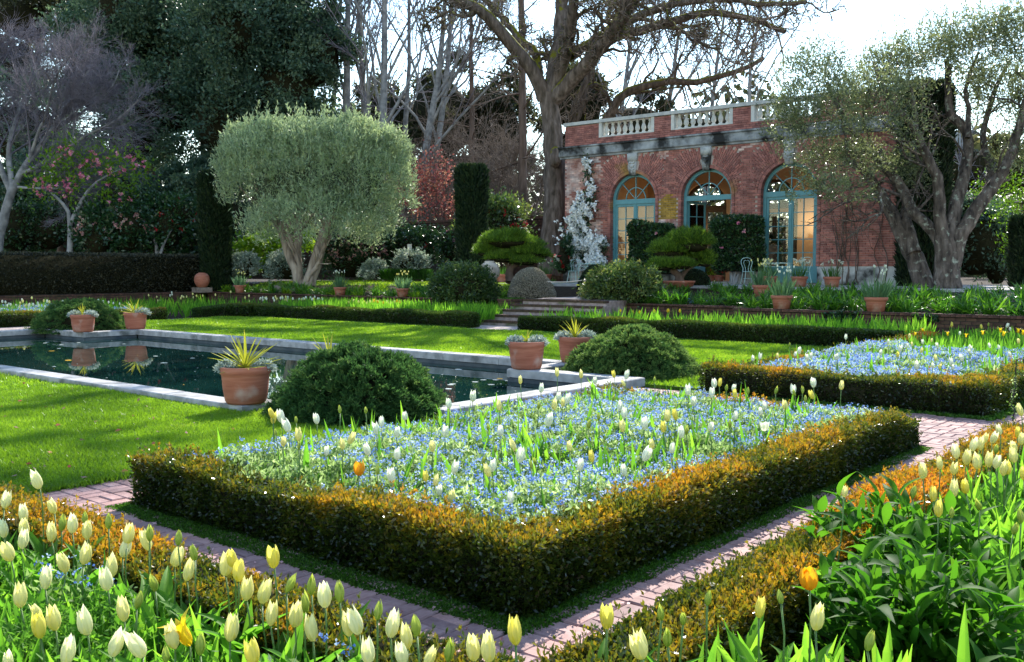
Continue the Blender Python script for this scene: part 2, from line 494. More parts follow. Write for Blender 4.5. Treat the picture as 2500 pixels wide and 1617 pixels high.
M['olive2'] = G_('old_olive_leaf', [(0, (0.05, 0.065, 0.035)), (0.5, (0.13, 0.155, 0.07)), (1, (0.32, 0.34, 0.17))], 0.45, 0.35, 0.6, 1.5)
M['camellia'] = G_('camellia_leaf', [(0, (0.008, 0.028, 0.012)), (0.6, (0.022, 0.065, 0.02)), (1, (0.06, 0.12, 0.03))], 0.25, 0.3, 0.55)
M['rhodo'] = G_('rhododendron_leaf', [(0, (0.016, 0.04, 0.014)), (0.5, (0.055, 0.10, 0.026)), (0.8, (0.19, 0.23, 0.05)), (1, (0.32, 0.22, 0.08))], 0.4, 0.35, 0.5)
M['lime'] = G_('lime_leaf', [(0, (0.05, 0.11, 0.008)), (0.6, (0.15, 0.27, 0.012)), (1, (0.34, 0.42, 0.03))], 0.5, 0.4, 0.4)
M['varieg'] = G_('variegated_leaf', [(0, (0.05, 0.09, 0.055)), (0.5, (0.16, 0.21, 0.17)), (1, (0.55, 0.58, 0.52))], 0.3, 0.4, 0.4)
M['pine'] = G_('pine_needle', [(0, (0.03, 0.065, 0.012)), (0.6, (0.09, 0.17, 0.016)), (1, (0.22, 0.32, 0.03))], 0.4, 0.5, 0.3)
M['juniper'] = G_('juniper_leaf', [(0, (0.014, 0.042, 0.014)), (0.6, (0.05, 0.115, 0.032)), (1, (0.17, 0.24, 0.06))], 0.35, 0.65, 0.12)
M['dome'] = G_('grey_dome_leaf', [(0, (0.14, 0.125, 0.10)), (0.6, (0.30, 0.27, 0.22)), (1, (0.46, 0.42, 0.35))], 0.25, 0.8, 0.1)
M['strap'] = G_('strap_leaf', [(0, (0.015, 0.055, 0.008)), (0.6, (0.05, 0.15, 0.012)), (1, (0.16, 0.32, 0.02))], 0.45, 0.35, 0.5)
M['tulipleaf'] = G_('tulip_leaf', [(0, (0.03, 0.09, 0.012)), (0.5, (0.085, 0.22, 0.018)), (1, (0.21, 0.40, 0.03))], 0.52, 0.55, 0.18, 1.9)
M['forget'] = G_('forget_leaf', [(0, (0.035, 0.08, 0.014)), (0.5, (0.11, 0.19, 0.045)), (0.8, (0.27, 0.37, 0.14)), (1, (0.46, 0.54, 0.30))], 0.45, 0.6, 0.15)
M['blue'] = G_('blue_petal', [(0, (0.07, 0.14, 0.52)), (0.45, (0.15, 0.27, 0.70)), (0.75, (0.34, 0.46, 0.84)), (1, (0.75, 0.8, 0.9))], 0.4, 0.6, 0.2, 1.2)
M['grass'] = G_('grass_blade', [(0, (0.06, 0.13, 0.007)), (0.55, (0.19, 0.32, 0.016)), (1, (0.42, 0.48, 0.05))], 0.5, 0.4, 0.4, 1.5)
M['peren'] = G_('perennial_leaf', [(0, (0.012, 0.05, 0.005)), (0.5, (0.03, 0.10, 0.006)), (1, (0.08, 0.18, 0.010))], 0.45, 0.6, 0.12, 2.8)
M['moss'] = G_('ground_cover_leaf', [(0, (0.02, 0.06, 0.006)), (1, (0.08, 0.19, 0.015))], 0.35, 0.5, 0.3)
M['yucca'] = G_('yucca_leaf', [(0, (0.14, 0.19, 0.02)), (0.5, (0.36, 0.36, 0.035)), (1, (0.55, 0.50, 0.06))], 0.4, 0.4, 0.4, 1.3)
M['silver'] = G_('silver_leaf', [(0, (0.22, 0.27, 0.25)), (0.6, (0.38, 0.44, 0.42)), (1, (0.6, 0.64, 0.62))], 0.3, 0.7, 0.15, 1.1)
M['white'] = G_('white_petal', [(0, (0.62, 0.63, 0.52)), (0.5, (0.8, 0.8, 0.74)), (1, (0.86, 0.86, 0.84))], 0.45, 0.5, 0.3, 1.1, streak=.16)
M['cream'] = G_('cream_petal', [(0, (0.68, 0.60, 0.14)), (0.5, (0.82, 0.75, 0.30)), (1, (0.86, 0.81, 0.48))], 0.45, 0.5, 0.3, 1.15, streak=.16)
M['lemon'] = G_('lemon_petal', [(0, (0.58, 0.50, 0.04)), (0.5, (0.76, 0.66, 0.09)), (1, (0.84, 0.75, 0.22))], 0.45, 0.5, 0.3, 1.2, streak=.16)
M['bud'] = G_('bud_petal', [(0, (0.16, 0.26, 0.03)), (0.5, (0.30, 0.40, 0.05)), (1, (0.55, 0.56, 0.12))], 0.4, 0.5, 0.3, 1.3, streak=.16)
M['snow'] = G_('snow_petal', [(0, (0.84, 0.85, 0.86)), (1, (0.9, 0.9, 0.9))], 0.15, 0.7, 0.2, 1.0)
M['seedling'] = G_('seedling_leaf', [(0, (0.025, 0.08, 0.01)), (1, (0.12, 0.27, 0.03))], 0.45, 0.6, 0.12)
M['ivory'] = G_('ivory_petal', [(0, (0.70, 0.64, 0.24)), (0.5, (0.82, 0.78, 0.50)), (1, (0.87, 0.85, 0.70))], 0.5, 0.5, 0.2, 1.15, streak=.16)
M['orange'] = G_('orange_petal', [(0, (0.6, 0.20, 0.004)), (0.5, (0.78, 0.33, 0.008)), (1, (0.85, 0.48, 0.02))], 0.4, 0.5, 0.3, 1.2, streak=.16)
M['yellow'] = G_('yellow_petal', [(0, (0.68, 0.42, 0.006)), (1, (0.85, 0.62, 0.02))], 0.4, 0.5, 0.3, 1.2, streak=.16)
M['pink'] = G_('pink_petal', [(0, (0.55, 0.10, 0.22)), (0.5, (0.7, 0.22, 0.34)), (1, (0.8, 0.5, 0.52))], 0.3, 0.5, 0.3, 1.2)
M['palepink'] = G_('pale_pink_petal', [(0, (0.5, 0.22, 0.24)), (0.6, (0.7, 0.42, 0.4)), (1, (0.8, 0.6, 0.56))], 0.3, 0.5, 0.3, 1.1)
M['red'] = G_('red_petal', [(0, (0.35, 0.012, 0.015)), (1, (0.62, 0.05, 0.05))], 0.3, 0.5, 0.3, 1.2)
M['redleaf'] = G_('red_leaf', [(0, (0.18, 0.05, 0.05)), (0.5, (0.36, 0.10, 0.10)), (1, (0.40, 0.22, 0.15))], 0.4, 0.5, 0.3)


def water_mat():
    m, nt, bs = _new('pool_water')
    bs.inputs['Base Color'].default_value = (0.005, 0.026, 0.022, 1)
    bs.inputs['Roughness'].default_value = 0.015
    bs.inputs['IOR'].default_value = 1.33
    bs.inputs['Specular IOR Level'].default_value = 0.5
    _bump(nt, bs, _noise(nt, 2.5, 2), 0.04, 0.01)
    return m


def glass_mat():
    m, nt, bs = _new('window_glass')
    t = nt.nodes.new('ShaderNodeBsdfTransparent')
    t.inputs[0].default_value = (0.93, 0.95, 0.94, 1)
    g = nt.nodes.new('ShaderNodeBsdfGlossy')
    g.inputs['Roughness'].default_value = 0.02
    fr = nt.nodes.new('ShaderNodeFresnel')
    fr.inputs[0].default_value = 1.5
    mx = nt.nodes.new('ShaderNodeMixShader')
    nt.links.new(fr.outputs[0], mx.inputs[0])
    nt.links.new(t.outputs[0], mx.inputs[1])
    nt.links.new(g.outputs[0], mx.inputs[2])
    nt.links.new(mx.outputs[0], nt.nodes['Material Output'].inputs['Surface'])
    return m


M['water'] = water_mat()
M['glass'] = glass_mat()

# ------------------------------------------------------------------ setting: ground, lawns, paths, pool
def sheet(name, rects, z, m, k='structure', thick=0.0, parent=None):
    b = MB()
    for x0, y0, x1, y1 in rects:
        if thick:
            b.box((x0, y0, z - thick), (x1, y1, z))
        else:
            b.add([(x0, y0, z), (x1, y0, z), (x1, y1, z), (x0, y1, z)], [(0, 1, 2, 3)])
    o = b.obj(name, m, parent, smooth=False)
    return kind(o, k) if parent is None else o


gb = MB()
gb.add([(-700, -300, -0.45), (700, -300, -0.45), (700, 900, -0.45), (-700, 900, -0.45)], [(0, 1, 2, 3)])
kind(gb.obj('ground', M['ground']), 'structure')

# pool outline: main basin and the two arms (inner faces of the coping)
PX0, PX1, PY0, PY1 = -22.2, -9.32, 6.56, 12.42
AX0, AX1, AY0, AY1 = -24.2, -7.42, 7.75, 11.1
CW = 0.32
b = MB()
zb, zt = -0.45, -0.03
for r in [(-60, -8, 12, PY0 - CW), (-60, PY1 + CW, 12, 24), (-60, PY0 - CW, PX0 - CW, AY0 - CW), (-60, AY1 + CW, PX0 - CW, PY1 + CW),
          (-60, AY0 - CW, AX0 - CW, AY1 + CW), (PX1 + CW, PY0 - CW, 12, AY0 - CW), (PX1 + CW, AY1 + CW, 12, PY1 + CW), (AX1 + CW, AY0 - CW, 12, AY1 + CW)]:
    b.box((r[0], r[1], zb), (r[2], r[3], zt))
kind(b.obj('garden_soil', M['soil'], smooth=False), 'structure')

water = MB()
for k, r in enumerate([(PX0 - .02, PY0 - .02, PX1 + .02, PY1 + .02), (PX1 + .02, AY0 - .02, AX1 + .02, AY1 + .02), (AX0 - .02, AY0 - .02, PX0 - .02, AY1 + .02)]):
    water.add([(r[0], r[1], -.09), (r[2], r[1], -.09), (r[2], r[3], -.09), (r[0], r[3], -.09)], [(0, 1, 2, 3)])
kind(water.obj('pool_water', M['water'], smooth=False), 'structure')

LAWN = [(-27.0, 13.9, -6.15, 18.6), (-27.0, PY1 + CW, -9.2, 13.9), (-9.2, 11.42, -6.15, 13.9), (-20.0, 2.56, -6.95, PY0 - CW), (-9.0, PY0 - CW, -6.95, AY0 - CW)]
b = MB()
for x0, y0, x1, y1 in LAWN:
    b.box((x0, y0, -0.3), (x1, y1, 0.012))
lawn = kind(b.obj('lawn', M['lawn'], smooth=False), 'structure')

# coping of the pool: a ring of stone slabs, each its own piece, on a rendered wall
coping = tag(bpy.data.objects.new('pool_coping', None), 'pale stone coping slabs with a dark wall edging the cross shaped pool', 'pool edging')
COL.objects.link(coping)
edges = [((PX0, PY0), (PX1, PY0), (0, -1)), ((PX1, PY0), (PX1, AY0), (1, 0)), ((PX1, AY0), (AX1, AY0), (0, -1)), ((AX1, AY0), (AX1, AY1), (1, 0)),
         ((AX1, AY1), (PX1, AY1), (0, 1)), ((PX1, AY1), (PX1, PY1), (1, 0)), ((PX1, PY1), (PX0, PY1), (0, 1)), ((PX0, PY1), (PX0, AY1), (-1, 0)),
         ((PX0, AY1), (AX0, AY1), (0, 1)), ((AX0, AY1), (AX0, AY0), (-1, 0)), ((AX0, AY0), (PX0, AY0), (0, -1)), ((PX0, AY0), (PX0, PY0), (-1, 0))]
wall = MB()
r = rng_of(3)
for (ax, ay), (bx, by), (nx, ny) in edges:
    L = math.hypot(bx - ax, by - ay)
    n = max(1, round(L / 1.35))
    ux, uy = (bx - ax) / L, (by - ay) / L
    for i in range(n):
        s0, s1 = L * i / n, L * (i + 1) / n
        # convex corners get the square of stone, reflex ones stop short
        if i == 0:
            s0 -= CW if (ax, ay) in [(PX0, PY0), (PX1, PY0), (AX1, AY0), (AX1, AY1), (PX1, PY1), (PX0, PY1), (AX0, AY1), (AX0, AY0)] and nx == 0 else 0
        if i == n - 1:
            s1 += CW if (bx, by) in [(PX0, PY0), (PX1, PY0), (AX1, AY0), (AX1, AY1), (PX1, PY1), (PX0, PY1), (AX0, AY1), (AX0, AY0)] and nx == 0 else 0
            if (bx, by) in [(PX1, AY0), (PX1, AY1), (PX0, AY1), (PX0, AY0)] and nx != 0:
                s1 -= CW
        if i == 0 and (ax, ay) in [(PX1, AY0), (PX1, AY1), (PX0, AY1), (PX0, AY0)] and nx != 0:
            s0 += CW
        s0 += .004
        s1 -= .004
        h = 0.1 + 0.004 * (r.random() - .5)
        xs = sorted([ax + ux * s0, ax + ux * s1, ax + ux * s0 + nx * CW, ax + ux * s1 + nx * CW])
        ys = sorted([ay + uy * s0, ay + uy * s1, ay + uy * s0 + ny * CW, ay + uy * s1 + ny * CW])
        e = MB()
        bev = .012
        x0, x1, y0, y1 = xs[0], xs[-1], ys[0], ys[-1]
        V = []
        for z, q in ((-0.02, 0), (h - bev, 0), (h, bev)):
            V += [(x0 + q, y0 + q, z), (x1 - q, y0 + q, z), (x1 - q, y1 - q, z), (x0 + q, y1 - q, z)]
        F = [(j + 4 * l, (j + 1) % 4 + 4 * l, (j + 1) % 4 + 4 * l + 4, j + 4 * l + 4) for l in (0, 1) for j in range(4)] + [(8, 9, 10, 11)]
        e.add(V, F)
        e.obj('coping_slab', M['coping'], coping, smooth=False)
    t0, t1 = .0, .28
    wall.box((min(ax, bx) + nx * .02 + (nx < 0) * -0.28, min(ay, by) + ny * .02 + (ny < 0) * -0.28, -0.44), (max(ax, bx) + nx * .02 + (nx > 0) * 0.28, max(ay, by) + ny * .02 + (ny > 0) * 0.28, -0.03))
wall.obj('pool_wall', M['pool_wall'], coping, smooth=False)


# ---- brick paths (each brick a piece; the nearest 300 singly, the rest joined)
def brick_mesh(name, l, w, h, m, bev=.007):
    e = MB()
    V = []
    for z, q in ((0, 0), (h - bev, 0), (h, bev)):
        V += [(-l + q, -w + q, z), (l - q, -w + q, z), (l - q, w - q, z), (-l + q, w - q, z)]
    F = [(j + 4 * k, (j + 1) % 4 + 4 * k, (j + 1) % 4 + 4 * k + 4, j + 4 * k + 4) for k in (0, 1) for j in range(4)] + [(8, 9, 10, 11)]
    e.add(V, F)
    return e.mesh(name, m, smooth=False)


PAVER = brick_mesh('paver', .0965, .0465, .035, M['brick_path'])


def lay(name, rects, seed, keep=300, along='basket'):
    base = MB()
    L = []
    r = rng_of(seed)
    for x0, y0, x1, y1, mode in rects:
        base.box((x0, y0, -0.3), (x1, y1, -0.012))
        nx, ny = int(round((x1 - x0) / .2)), int(round((y1 - y0) / .2))
        sx, sy = (x1 - x0) / nx, (y1 - y0) / ny
        for i in range(nx):
            for j in range(ny):
                cx, cy = x0 + (i + .5) * sx, y0 + (j + .5) * sy
                if mode == 'edge':
                    fl = True
                else:
                    fl = (i + j) % 2 == 0
                for q in (-.25, .25):
                    L.append((cx, cy + q * sy, 0.0) if fl else (cx + q * sx, cy, math.pi / 2))
    o = kind(base.obj(name, M['joint'], smooth=False), 'structure')
    L.sort(key=lambda a: math.hypot(a[0], a[1]))
    vis = [a for a in L if a[1] * math.cos(YAW) - a[0] * math.sin(YAW) > 2.6 and abs((a[0] * _rt[0] + a[1] * _rt[1]) / (a[0] * _fw[0] + a[1] * _fw[1])) < .56]
    far = [a for a in L if a not in set(vis)]
    for x, y, a in vis[:keep]:
        put('brick', PAVER, o, local=True, loc=(x + r.normal() * .002, y + r.normal() * .002, -.03 + r.normal() * .0018), rot=(r.normal() * .008, r.normal() * .008, a + r.normal() * .012))
    rest = vis[keep:] + far
    if rest:
        e = MB()
        A = np.array(rest)
        n = len(A)
        C = np.c_[A[:, :2] + r.normal(size=(n, 2)) * .002, -.012 + r.normal(size=n) * .0018]
        e.boxes(C, (.0965, .0465, .018), A[:, 2] + r.normal(size=n) * .012, t=r.random(n))
        kind(e.obj('bricks', M['brick_path_joined'], o, smooth=False), 'stuff')
    return o


lay('brick_path', [(-2.68, 2.47, -1.95, 9.1, 'b')], 11)
lay('brick_path', [(-6.95, 2.47, -2.69, 3.43, 'b'), (-6.95, 3.44, -6.15, 9.09, 'b')], 12)
lay('brick_path', [(-6.95, 9.1, -1.95, 9.3, 'edge'), (-6.95, 9.3, -1.95, 11.05, 'b')], 13)
lay('brick_path', [(-2.6, 11.06, -1.95, 20.0, 'b')], 14, keep=60)
kind(sheet('garden_path', [(-27.3, 18.6, -6.75, 19.25), (-18.3, 19.25, -15.3, 20.75), (-28.0, 11.0, -27.0, 19.25), (-27.0, 9.0, -24.6, 13.0)], -0.01, M['gravel_path'], thick=.2), 'structure')

# ---- upper level behind the retaining walls
WZ = 0.60


def zup(x, y):
    """Height of the upper garden."""
    y = np.asarray(y, float)
    x = np.asarray(x, float)
    t = np.clip((y - 23.7) / 3.0, 0, 1)
    z = 0.56 + 0.40 * t * t * (3 - 2 * t)
    z = np.where((x > -11.1), 0.56 + 0.40 * np.clip((y - 22.4) / 4.5, 0, 1), z)
    z = np.where((x > -18.25) & (x < -15.45) & (y < 27.2), 0.55, z)
    z = np.where(x < -36.6, 0.62, z)
    return z


def grid(name, X, Y, keep, m, dz=0.0, k='structure'):
    xx, yy = np.meshgrid(X, Y, indexing='ij')
    zz = zup(xx, yy) + dz
    V = np.stack([xx, yy, zz], -1).reshape(-1, 3)
    ny = len(Y)
    i, j = np.meshgrid(np.arange(len(X) - 1), np.arange(ny - 1), indexing='ij')
    cx = (X[:-1] + X[1:])[:, None] / 2 + 0 * j
    cy = (Y[:-1] + Y[1:])[None] / 2 + 0 * i
    ok = keep(cx, cy)
    a = (i * ny + j)[ok]
    e = MB()
    e.add(V, np.stack([a, a + ny, a + ny + 1, a + 1], -1))
    return kind(e.obj(name, m), k)


grid('upper_soil', np.arange(-80, 30.01, .5), np.arange(-20, 75.01, .5), lambda x, y: ((x > -11.2) & (y > 22.2)) | ((x < -11.2) & (x > -36.6) & (y > 23.7)) | (x < -36.6), M['soil'])
grid('upper_lawn', np.arange(-36, -20.9, .25), np.arange(25.5, 31.6, .25), lambda x, y: (y > 25.9 + .25 * np.sin(x * .6)) & (y < 31.2), M['lawn'], .02)

# terrace in front of the house with its edge, the landing and steps
b = MB()
b.box((-30, 28.0, .5), (-23.6, 33, .99))
b.box((-23.6, 27.6, .5), (-3.0, 31.42, 1.04))
b.box((-10.2, 31.42, .5), (3, 36, 1.03))
kind(b.obj('terrace', M['terrace'], smooth=False), 'structure')

steps = bpy.data.objects.new('garden_steps', None)
COL.objects.link(steps)
kind(steps, 'structure')
SB = brick_mesh('step_brick', .034, .1, .07, M['brick_dark'], .006)
r = rng_of(8)
for i in range(5):
    y0 = 20.75 + .45 * i
    z1 = .138 * (i + 1)
    x0, x1 = -18.75 + .11 * i, -14.9 - .11 * i
    e = MB()
    y2 = 27.0 if i == 4 else y0 + .5
    e.box((x0, y0 + .19, -.1), (x1, y2, z1 - .012))
    e.box((x0, y0 + .012, -.1), (x1, y0 + .188, z1 - .072))
    st = e.obj('step', M['step'], steps, smooth=False)
    st['label'] = 'worn brick step'
    n = int((x1 - x0) / .076)
    if i == 4 or True:
        for k in range(n):
            put('brick', SB, st, local=True, loc=(x0 + (k + .5) * (x1 - x0) / n, y0 + .095, z1 - .07 + r.normal() * .002))
for i, (y0, z1) in enumerate([(26.2, .81), (26.65, .93)]):
    e = MB()
    e.box((-18.2, y0, .5), (-15.5, 27.6, z1))
    e.obj('step', M['step'], steps, smooth=False)
kind(sheet('landing_path', [(-18.2, 23.2, -15.5, 26.2)], .694, M['gravel_path']), 'structure')

# ---- brick retaining walls
WB = brick_mesh('wall_brick', .1015, .05, .064, M['brick_dark'], .006)
CB = brick_mesh('cap_brick', .1015, .05, .06, M['brick_dark'], .006)


def retaining(label, p0, p1, z0, z1, seed, keep=300, single=True):
    """Wall from p0 to p1 (front face line) of brick courses with a course of headers on top."""
    p0, p1 = np.array(p0), np.array(p1)
    L = np.linalg.norm(p1 - p0)
    u = (p1 - p0) / L
    nrm = np.array([-u[1], u[0]])
    ang = math.atan2(u[1], u[0])
    r = rng_of(seed)
    c = (p0 + p1) / 2
    root = thing('retaining_wall', label, 'wall', (c[0], c[1], z0))
    e = MB()
    e.boxes([(*(c + nrm * .1), (z0 - .1 + z1 - .01) / 2)], [(L / 2 - .002, .094, (z1 - .01 - z0 + .1) / 2)], np.array([ang]))
    e.obj('mortar_core', M['mortar_dark'], parent_fix(root), smooth=False)
    items = []
    nc = int((z1 - .07 - z0) / .076)
    nb = int(L / .213)
    # course of headers on top
    nh = int(L / .106)
    for k in range(nh):
        s = (k + .5) * L / nh
        items.append((1e3, p0 + u * s + nrm * .09, z1 - .062, ang + math.pi / 2, True))
    for cc in range(nc):
        z = z1 - .07 - .076 * (cc + 1)
        for k in range(nb):
            s = (k + .5 + .5 * (cc % 2)) * L / nb
            if s > L - .1:
                continue
            items.append((500 - cc, p0 + u * s + nrm * .047, z, ang, False))
    items.sort(key=lambda a: -a[0])
    if not single:
        keep = 0
    for w, q, z, a, hd in items[:keep]:
        put('brick', CB if hd else WB, parent_fix(root), local=True, loc=(q[0] + r.normal() * .003 - root.location[0], q[1] + r.normal() * .003 - root.location[1], z + r.normal() * .002 - root.location[2]), rot=(0, 0, a + r.normal() * .01))
    rest = items[keep:]
    if rest:
        e = MB()
        C = np.array([(q[0], q[1], z + .032) for _, q, z, _, _ in rest]) + r.normal(size=(len(rest), 3)) * .003
        A = np.array([a for *_, a, _ in rest]) + r.normal(size=len(rest)) * .01
        e.boxes(C, (.1015, .05, .031), A, t=r.random(len(rest)))
        kind(e.obj('bricks', M['brick_dark_joined'], parent_fix(root), smooth=False), 'stuff')
    return root


def parent_fix(o):
    bpy.context.view_layer  # parents are translation-only, so no update is needed
    return o


retaining('low dark brick wall behind the bed of yellow tulips at the right', (-11.2, 22.05), (2.0, 22.05), -.02, .62, 31)
retaining('low mossy brick wall set back between the steps and the tulip pots', (-15.4, 23.6), (-11.2, 23.6), -.02, .60, 32)
retaining('long low brick wall below the big round olive tree', (-36.4, 23.6), (-18.7, 23.6), -.02, .60, 33, single=False)
retaining('low dark brick wall in front of the long brown hedge', (-36.45, 6.0), (-36.45, 23.4), -.02, .60, 34, single=False)
retaining('short brick return wall at the end of the tulip wall', (-11.3, 23.4), (-11.3, 22.26), -.02, .61, 35, keep=60)
pr = thing('brick_pier', 'square brick pier topped with moss beside the steps', 'pier', (-18.98, 22.85, 0))
pb = rng_of(36)
e = MB()
e.box((-19.26, 22.56, -.1), (-18.7, 23.14, .66))
e.obj('core', M['mortar_dark'], pr, smooth=False)
for cc in range(9):
    for k in range(3):
        put('brick', WB, pr, local=True, loc=(-.19 + .187 * k - .0 + (.02 if cc % 2 else -.02), -.29, .0 + .076 * cc), scale=(.88, 1, 1), rot=(0, 0, pb.normal() * .01))
        put('brick', WB, pr, local=True, loc=(.28, -.19 + .187 * k, .0 + .076 * cc), scale=(.88, 1, 1), rot=(0, 0, math.pi / 2 + pb.normal() * .01))
e = MB()
P = np.c_[pb.uniform(-19.27, -18.69, 900), pb.uniform(22.55, 23.15, 900), np.full(900, .66)]
e.leaves(P, pb.normal(size=(900, 3)) * .5 + [0, 0, 1], .05, .03, pb, t=pb.random(900))
e.obj('moss_cap', M['moss'], pr)

# ------------------------------------------------------------------ the brick garden house
HX0, HX1, HY, HYB = -23.4, -10.37, 31.5, 37.4
DC = [-20.22, -17.12, -14.0]
HW, SPR = 1.0, 4.17
M['brick_lichen'] = mat('brick_lichen', [(0.3, (0.26, 0.16, 0.03)), (0.7, (0.42, 0.27, 0.06))], 0.85, 0.15, 5, bump=0.3, rnd='tint', rstops=TONES)
house = thing('garden_house', 'red brick garden pavilion with three teal arched french doors and a balustrade on top', 'building', (-16.9, 34.4, 1.0))


def arch_wall(mb, y0, y1, x0, x1, z0, z1, centres, hw, spr, m=0, mi=0):
    """Wall between y0 and y1 with round-headed openings from z0 up."""
    edges_ = [x0] + [v for c in centres for v in (c - hw, c + hw)] + [x1]
    for k in range(0, len(edges_), 2):
        mb.box((edges_[k], y0, z0), (edges_[k + 1], y1, z1), m)
    th = np.linspace(math.pi, 0, 25)
    for c in centres:
        ax, az = c + hw * np.cos(th), spr + hw * np.sin(th)
        n = len(th)
        V = np.concatenate([np.c_[ax, np.full(n, y0), az], np.c_[ax, np.full(n, y0), np.full(n, z1)], np.c_[ax, np.full(n, y1), az], np.c_[ax, np.full(n, y1), np.full(n, z1)]])
        i = np.arange(n - 1)
        mb.add(V, np.stack([i, i + 1, n + i + 1, n + i], -1), m)
        mb.add(V, np.stack([2 * n + i + 1, 2 * n + i, 3 * n + i, 3 * n + i + 1], -1), mi)
        mb.add(V, np.stack([i + 1, i, 2 * n + i, 2 * n + i + 1], -1), mi)


e = MB()
arch_wall(e, HY + .03, HY + .28, HX0 + .03, HX1 - .03, 1.04, 5.93, DC, HW + .12, SPR, 0, 0)
e.box((HX0 + .03, HY + .28, 1.0), (HX0 + .3, HYB, 5.93))
e.box((HX1 - .3, HY + .28, 1.0), (HX1 - .03, HYB, 5.93))
e.obj('wall', M['mortar'], house, smooth=False)
e = MB()
arch_wall(e, HY + .285, HY + .4, HX0 + .3, HX1 - .3, 1.04, 5.88, DC, HW + .02, SPR)
arch_wall(e, HYB - .3, HYB, HX0 + .03, HX1 - .03, 1.04, 5.9, DC, HW + .02, SPR)
e.box((HX0 + .302, HY + .4, 1.04), (HX0 + .36, HYB - .3, 5.88))
e.box((HX1 - .36, HY + .4, 1.04), (HX1 - .302, HYB - .3, 5.88))
e.obj('interior_wall', M['plaster_warm'], house, smooth=False)
e = MB()
e.box((HX0 + .3, HY + .3, 1.0), (HX1 - .3, HYB + .4, 1.1))
e.obj('interior_floor', M['terrace'], house, smooth=False)
e = MB()
e.box((HX0 + .05, HY + .05, 5.94), (HX1 - .05, HYB, 6.38))
e.obj('roof', M['roof'], house, smooth=False)

# facing bricks: running bond, fans of radiating bricks over the doors, brick reveals
r = rng_of(21)


def infan(x, z):
    out = np.zeros(len(x), bool)
    for c in DC:
        dx, dz = x - c, z - SPR
        rr = np.hypot(dx, dz)
        out |= (dz > .03) & (np.abs(dx) < 1.33) & (rr < 1.94)
        out |= (np.abs(dx) < HW + .13) & (dz <= .03)
    return out


C, Hs = [], []
nc = int((5.92 - 1.66) / .076)
for k in range(nc):
    z = 1.66 + .076 * (k + .5)
    xs = np.arange(HX0 + (.107 if k % 2 else 0.0), HX1 + .05, .215)
    for x in xs:
        x0, x1 = max(x - .1025, HX0), min(x + .1025, HX1)
        if x1 - x0 > .05:
            C.append(((x0 + x1) / 2, HY + .04, z))
            Hs.append(((x1 - x0) / 2, .04, .033))
C, Hs = np.array(C), np.array(Hs)
ok = ~infan(C[:, 0], C[:, 2])
C, Hs = C[ok], Hs[ok]
C[:, 1] += r.normal(size=len(C)) * .004
wn_ = wav(np.c_[C[:, 0], C[:, 2] * 1.5, C[:, 2] * 0], .5, 5) + r.normal(size=len(C)) * .35
white = ((C[:, 0] < -21.6) & (wn_ > -.35)) | ((np.abs(C[:, 0] + 18.62) < .5) & (C[:, 2] > 2.5) & (C[:, 2] < 3.4) & (wn_ > -.6)) | ((C[:, 2] > 5.6) & (wn_ > .9))
lich = (np.abs(C[:, 0] + 18.5) < .62) & (np.abs(C[:, 2] - 3.85) < .5) & (wn_ > -.9) & ~white
e = MB()
red = ~white & ~lich
e.boxes(C[red], Hs[red], t=r.random(red.sum()))
e.boxes(C[white], Hs[white], m=1, t=r.random(white.sum()))
e.boxes(C[lich], Hs[lich], m=2, t=r.random(lich.sum()))
# right end of the house (+X) and left end
for xs, sg in ((HX1, 1), (HX0, -1)):
    C2 = []
    for k in range(nc):
        z = 1.66 + .076 * (k + .5)
        for y in np.arange(HY + (.107 if k % 2 else .0) + .1, HYB, .215):
            C2.append((xs - sg * .04, y, z))
    C2 = np.array(C2)
    e.boxes(C2, (.04, .1025, .033), t=r.random(len(C2)))
# parapet brickwork
piers = [(HX0, -21.78), (-19.30, -18.58), (-16.11, -15.42), (-12.95, HX1)]
C3, H3 = [], []
for k in range(11):
    z = 6.42 + .076 * (k + .5)
    segs = [(HX0, HX1)] if k < 3 else piers
    if z > 7.19:
        continue
    for a, b_ in segs:
        n = max(1, int((b_ - a) / .215))
        for i in range(n + 1):
            x0, x1 = max(a, a + (i - (.5 if k % 2 else 0)) * (b_ - a) / n), min(b_, a + (i + 1 - (.5 if k % 2 else 0)) * (b_ - a) / n - .01)
            if x1 - x0 > .04:
                C3.append(((x0 + x1) / 2, HY + .04, z))
                H3.append(((x1 - x0) / 2, .04, .033))
e.boxes(np.array(C3), np.array(H3), t=r.random(len(C3)) * .9)
# fans, rings and reveals: made flat in (x, z) then stood up
f = MB()
Cf, Hf, Af = [], [], []
for c in DC:
    nth = 62
    for i in range(nth):
        th = (i + .5) / nth * math.pi
        for j in range(5):
            rr = 1.245 + .215 * (j - (.5 if i % 2 else 0))
            hl = .1025
            lo, hi = max(rr - hl, 1.14), rr + hl
            if hi - lo < .04:
                continue
            rr, hl = (lo + hi) / 2, (hi - lo) / 2
            x, z = c + rr * math.cos(th), SPR + rr * math.sin(th)
            if abs(x - c) > 1.36 or z > 5.86 or rr > 1.97 or (abs(x - c) < .2 + .04):
                continue
            Cf.append((x, z, HY + .035))
            Hf.append((hl - .004, .0285 * rr / 1.35, .046))
            Af.append(th)
    for i in range(58):
        th = (i + .5) / 58 * math.pi
        Cf.append((c + 1.065 * math.cos(th), SPR + 1.065 * math.sin(th), HY + .15))
        Hf.append((.06, .026, .17))
        Af.append(th)
    for sg in (-1, 1):
        for k in range(int((SPR - 1.66) / .076)):
            Cf.append((c + sg * 1.065, 1.66 + .076 * (k + .5), HY + .15))
            Hf.append((.06, .033, .17))
            Af.append(0)
f.boxes(np.array(Cf), np.array(Hf), np.array(Af), t=np.clip(r.random(len(Cf)), 0, 1))
V = f.V[0][:, [0, 2, 1]]
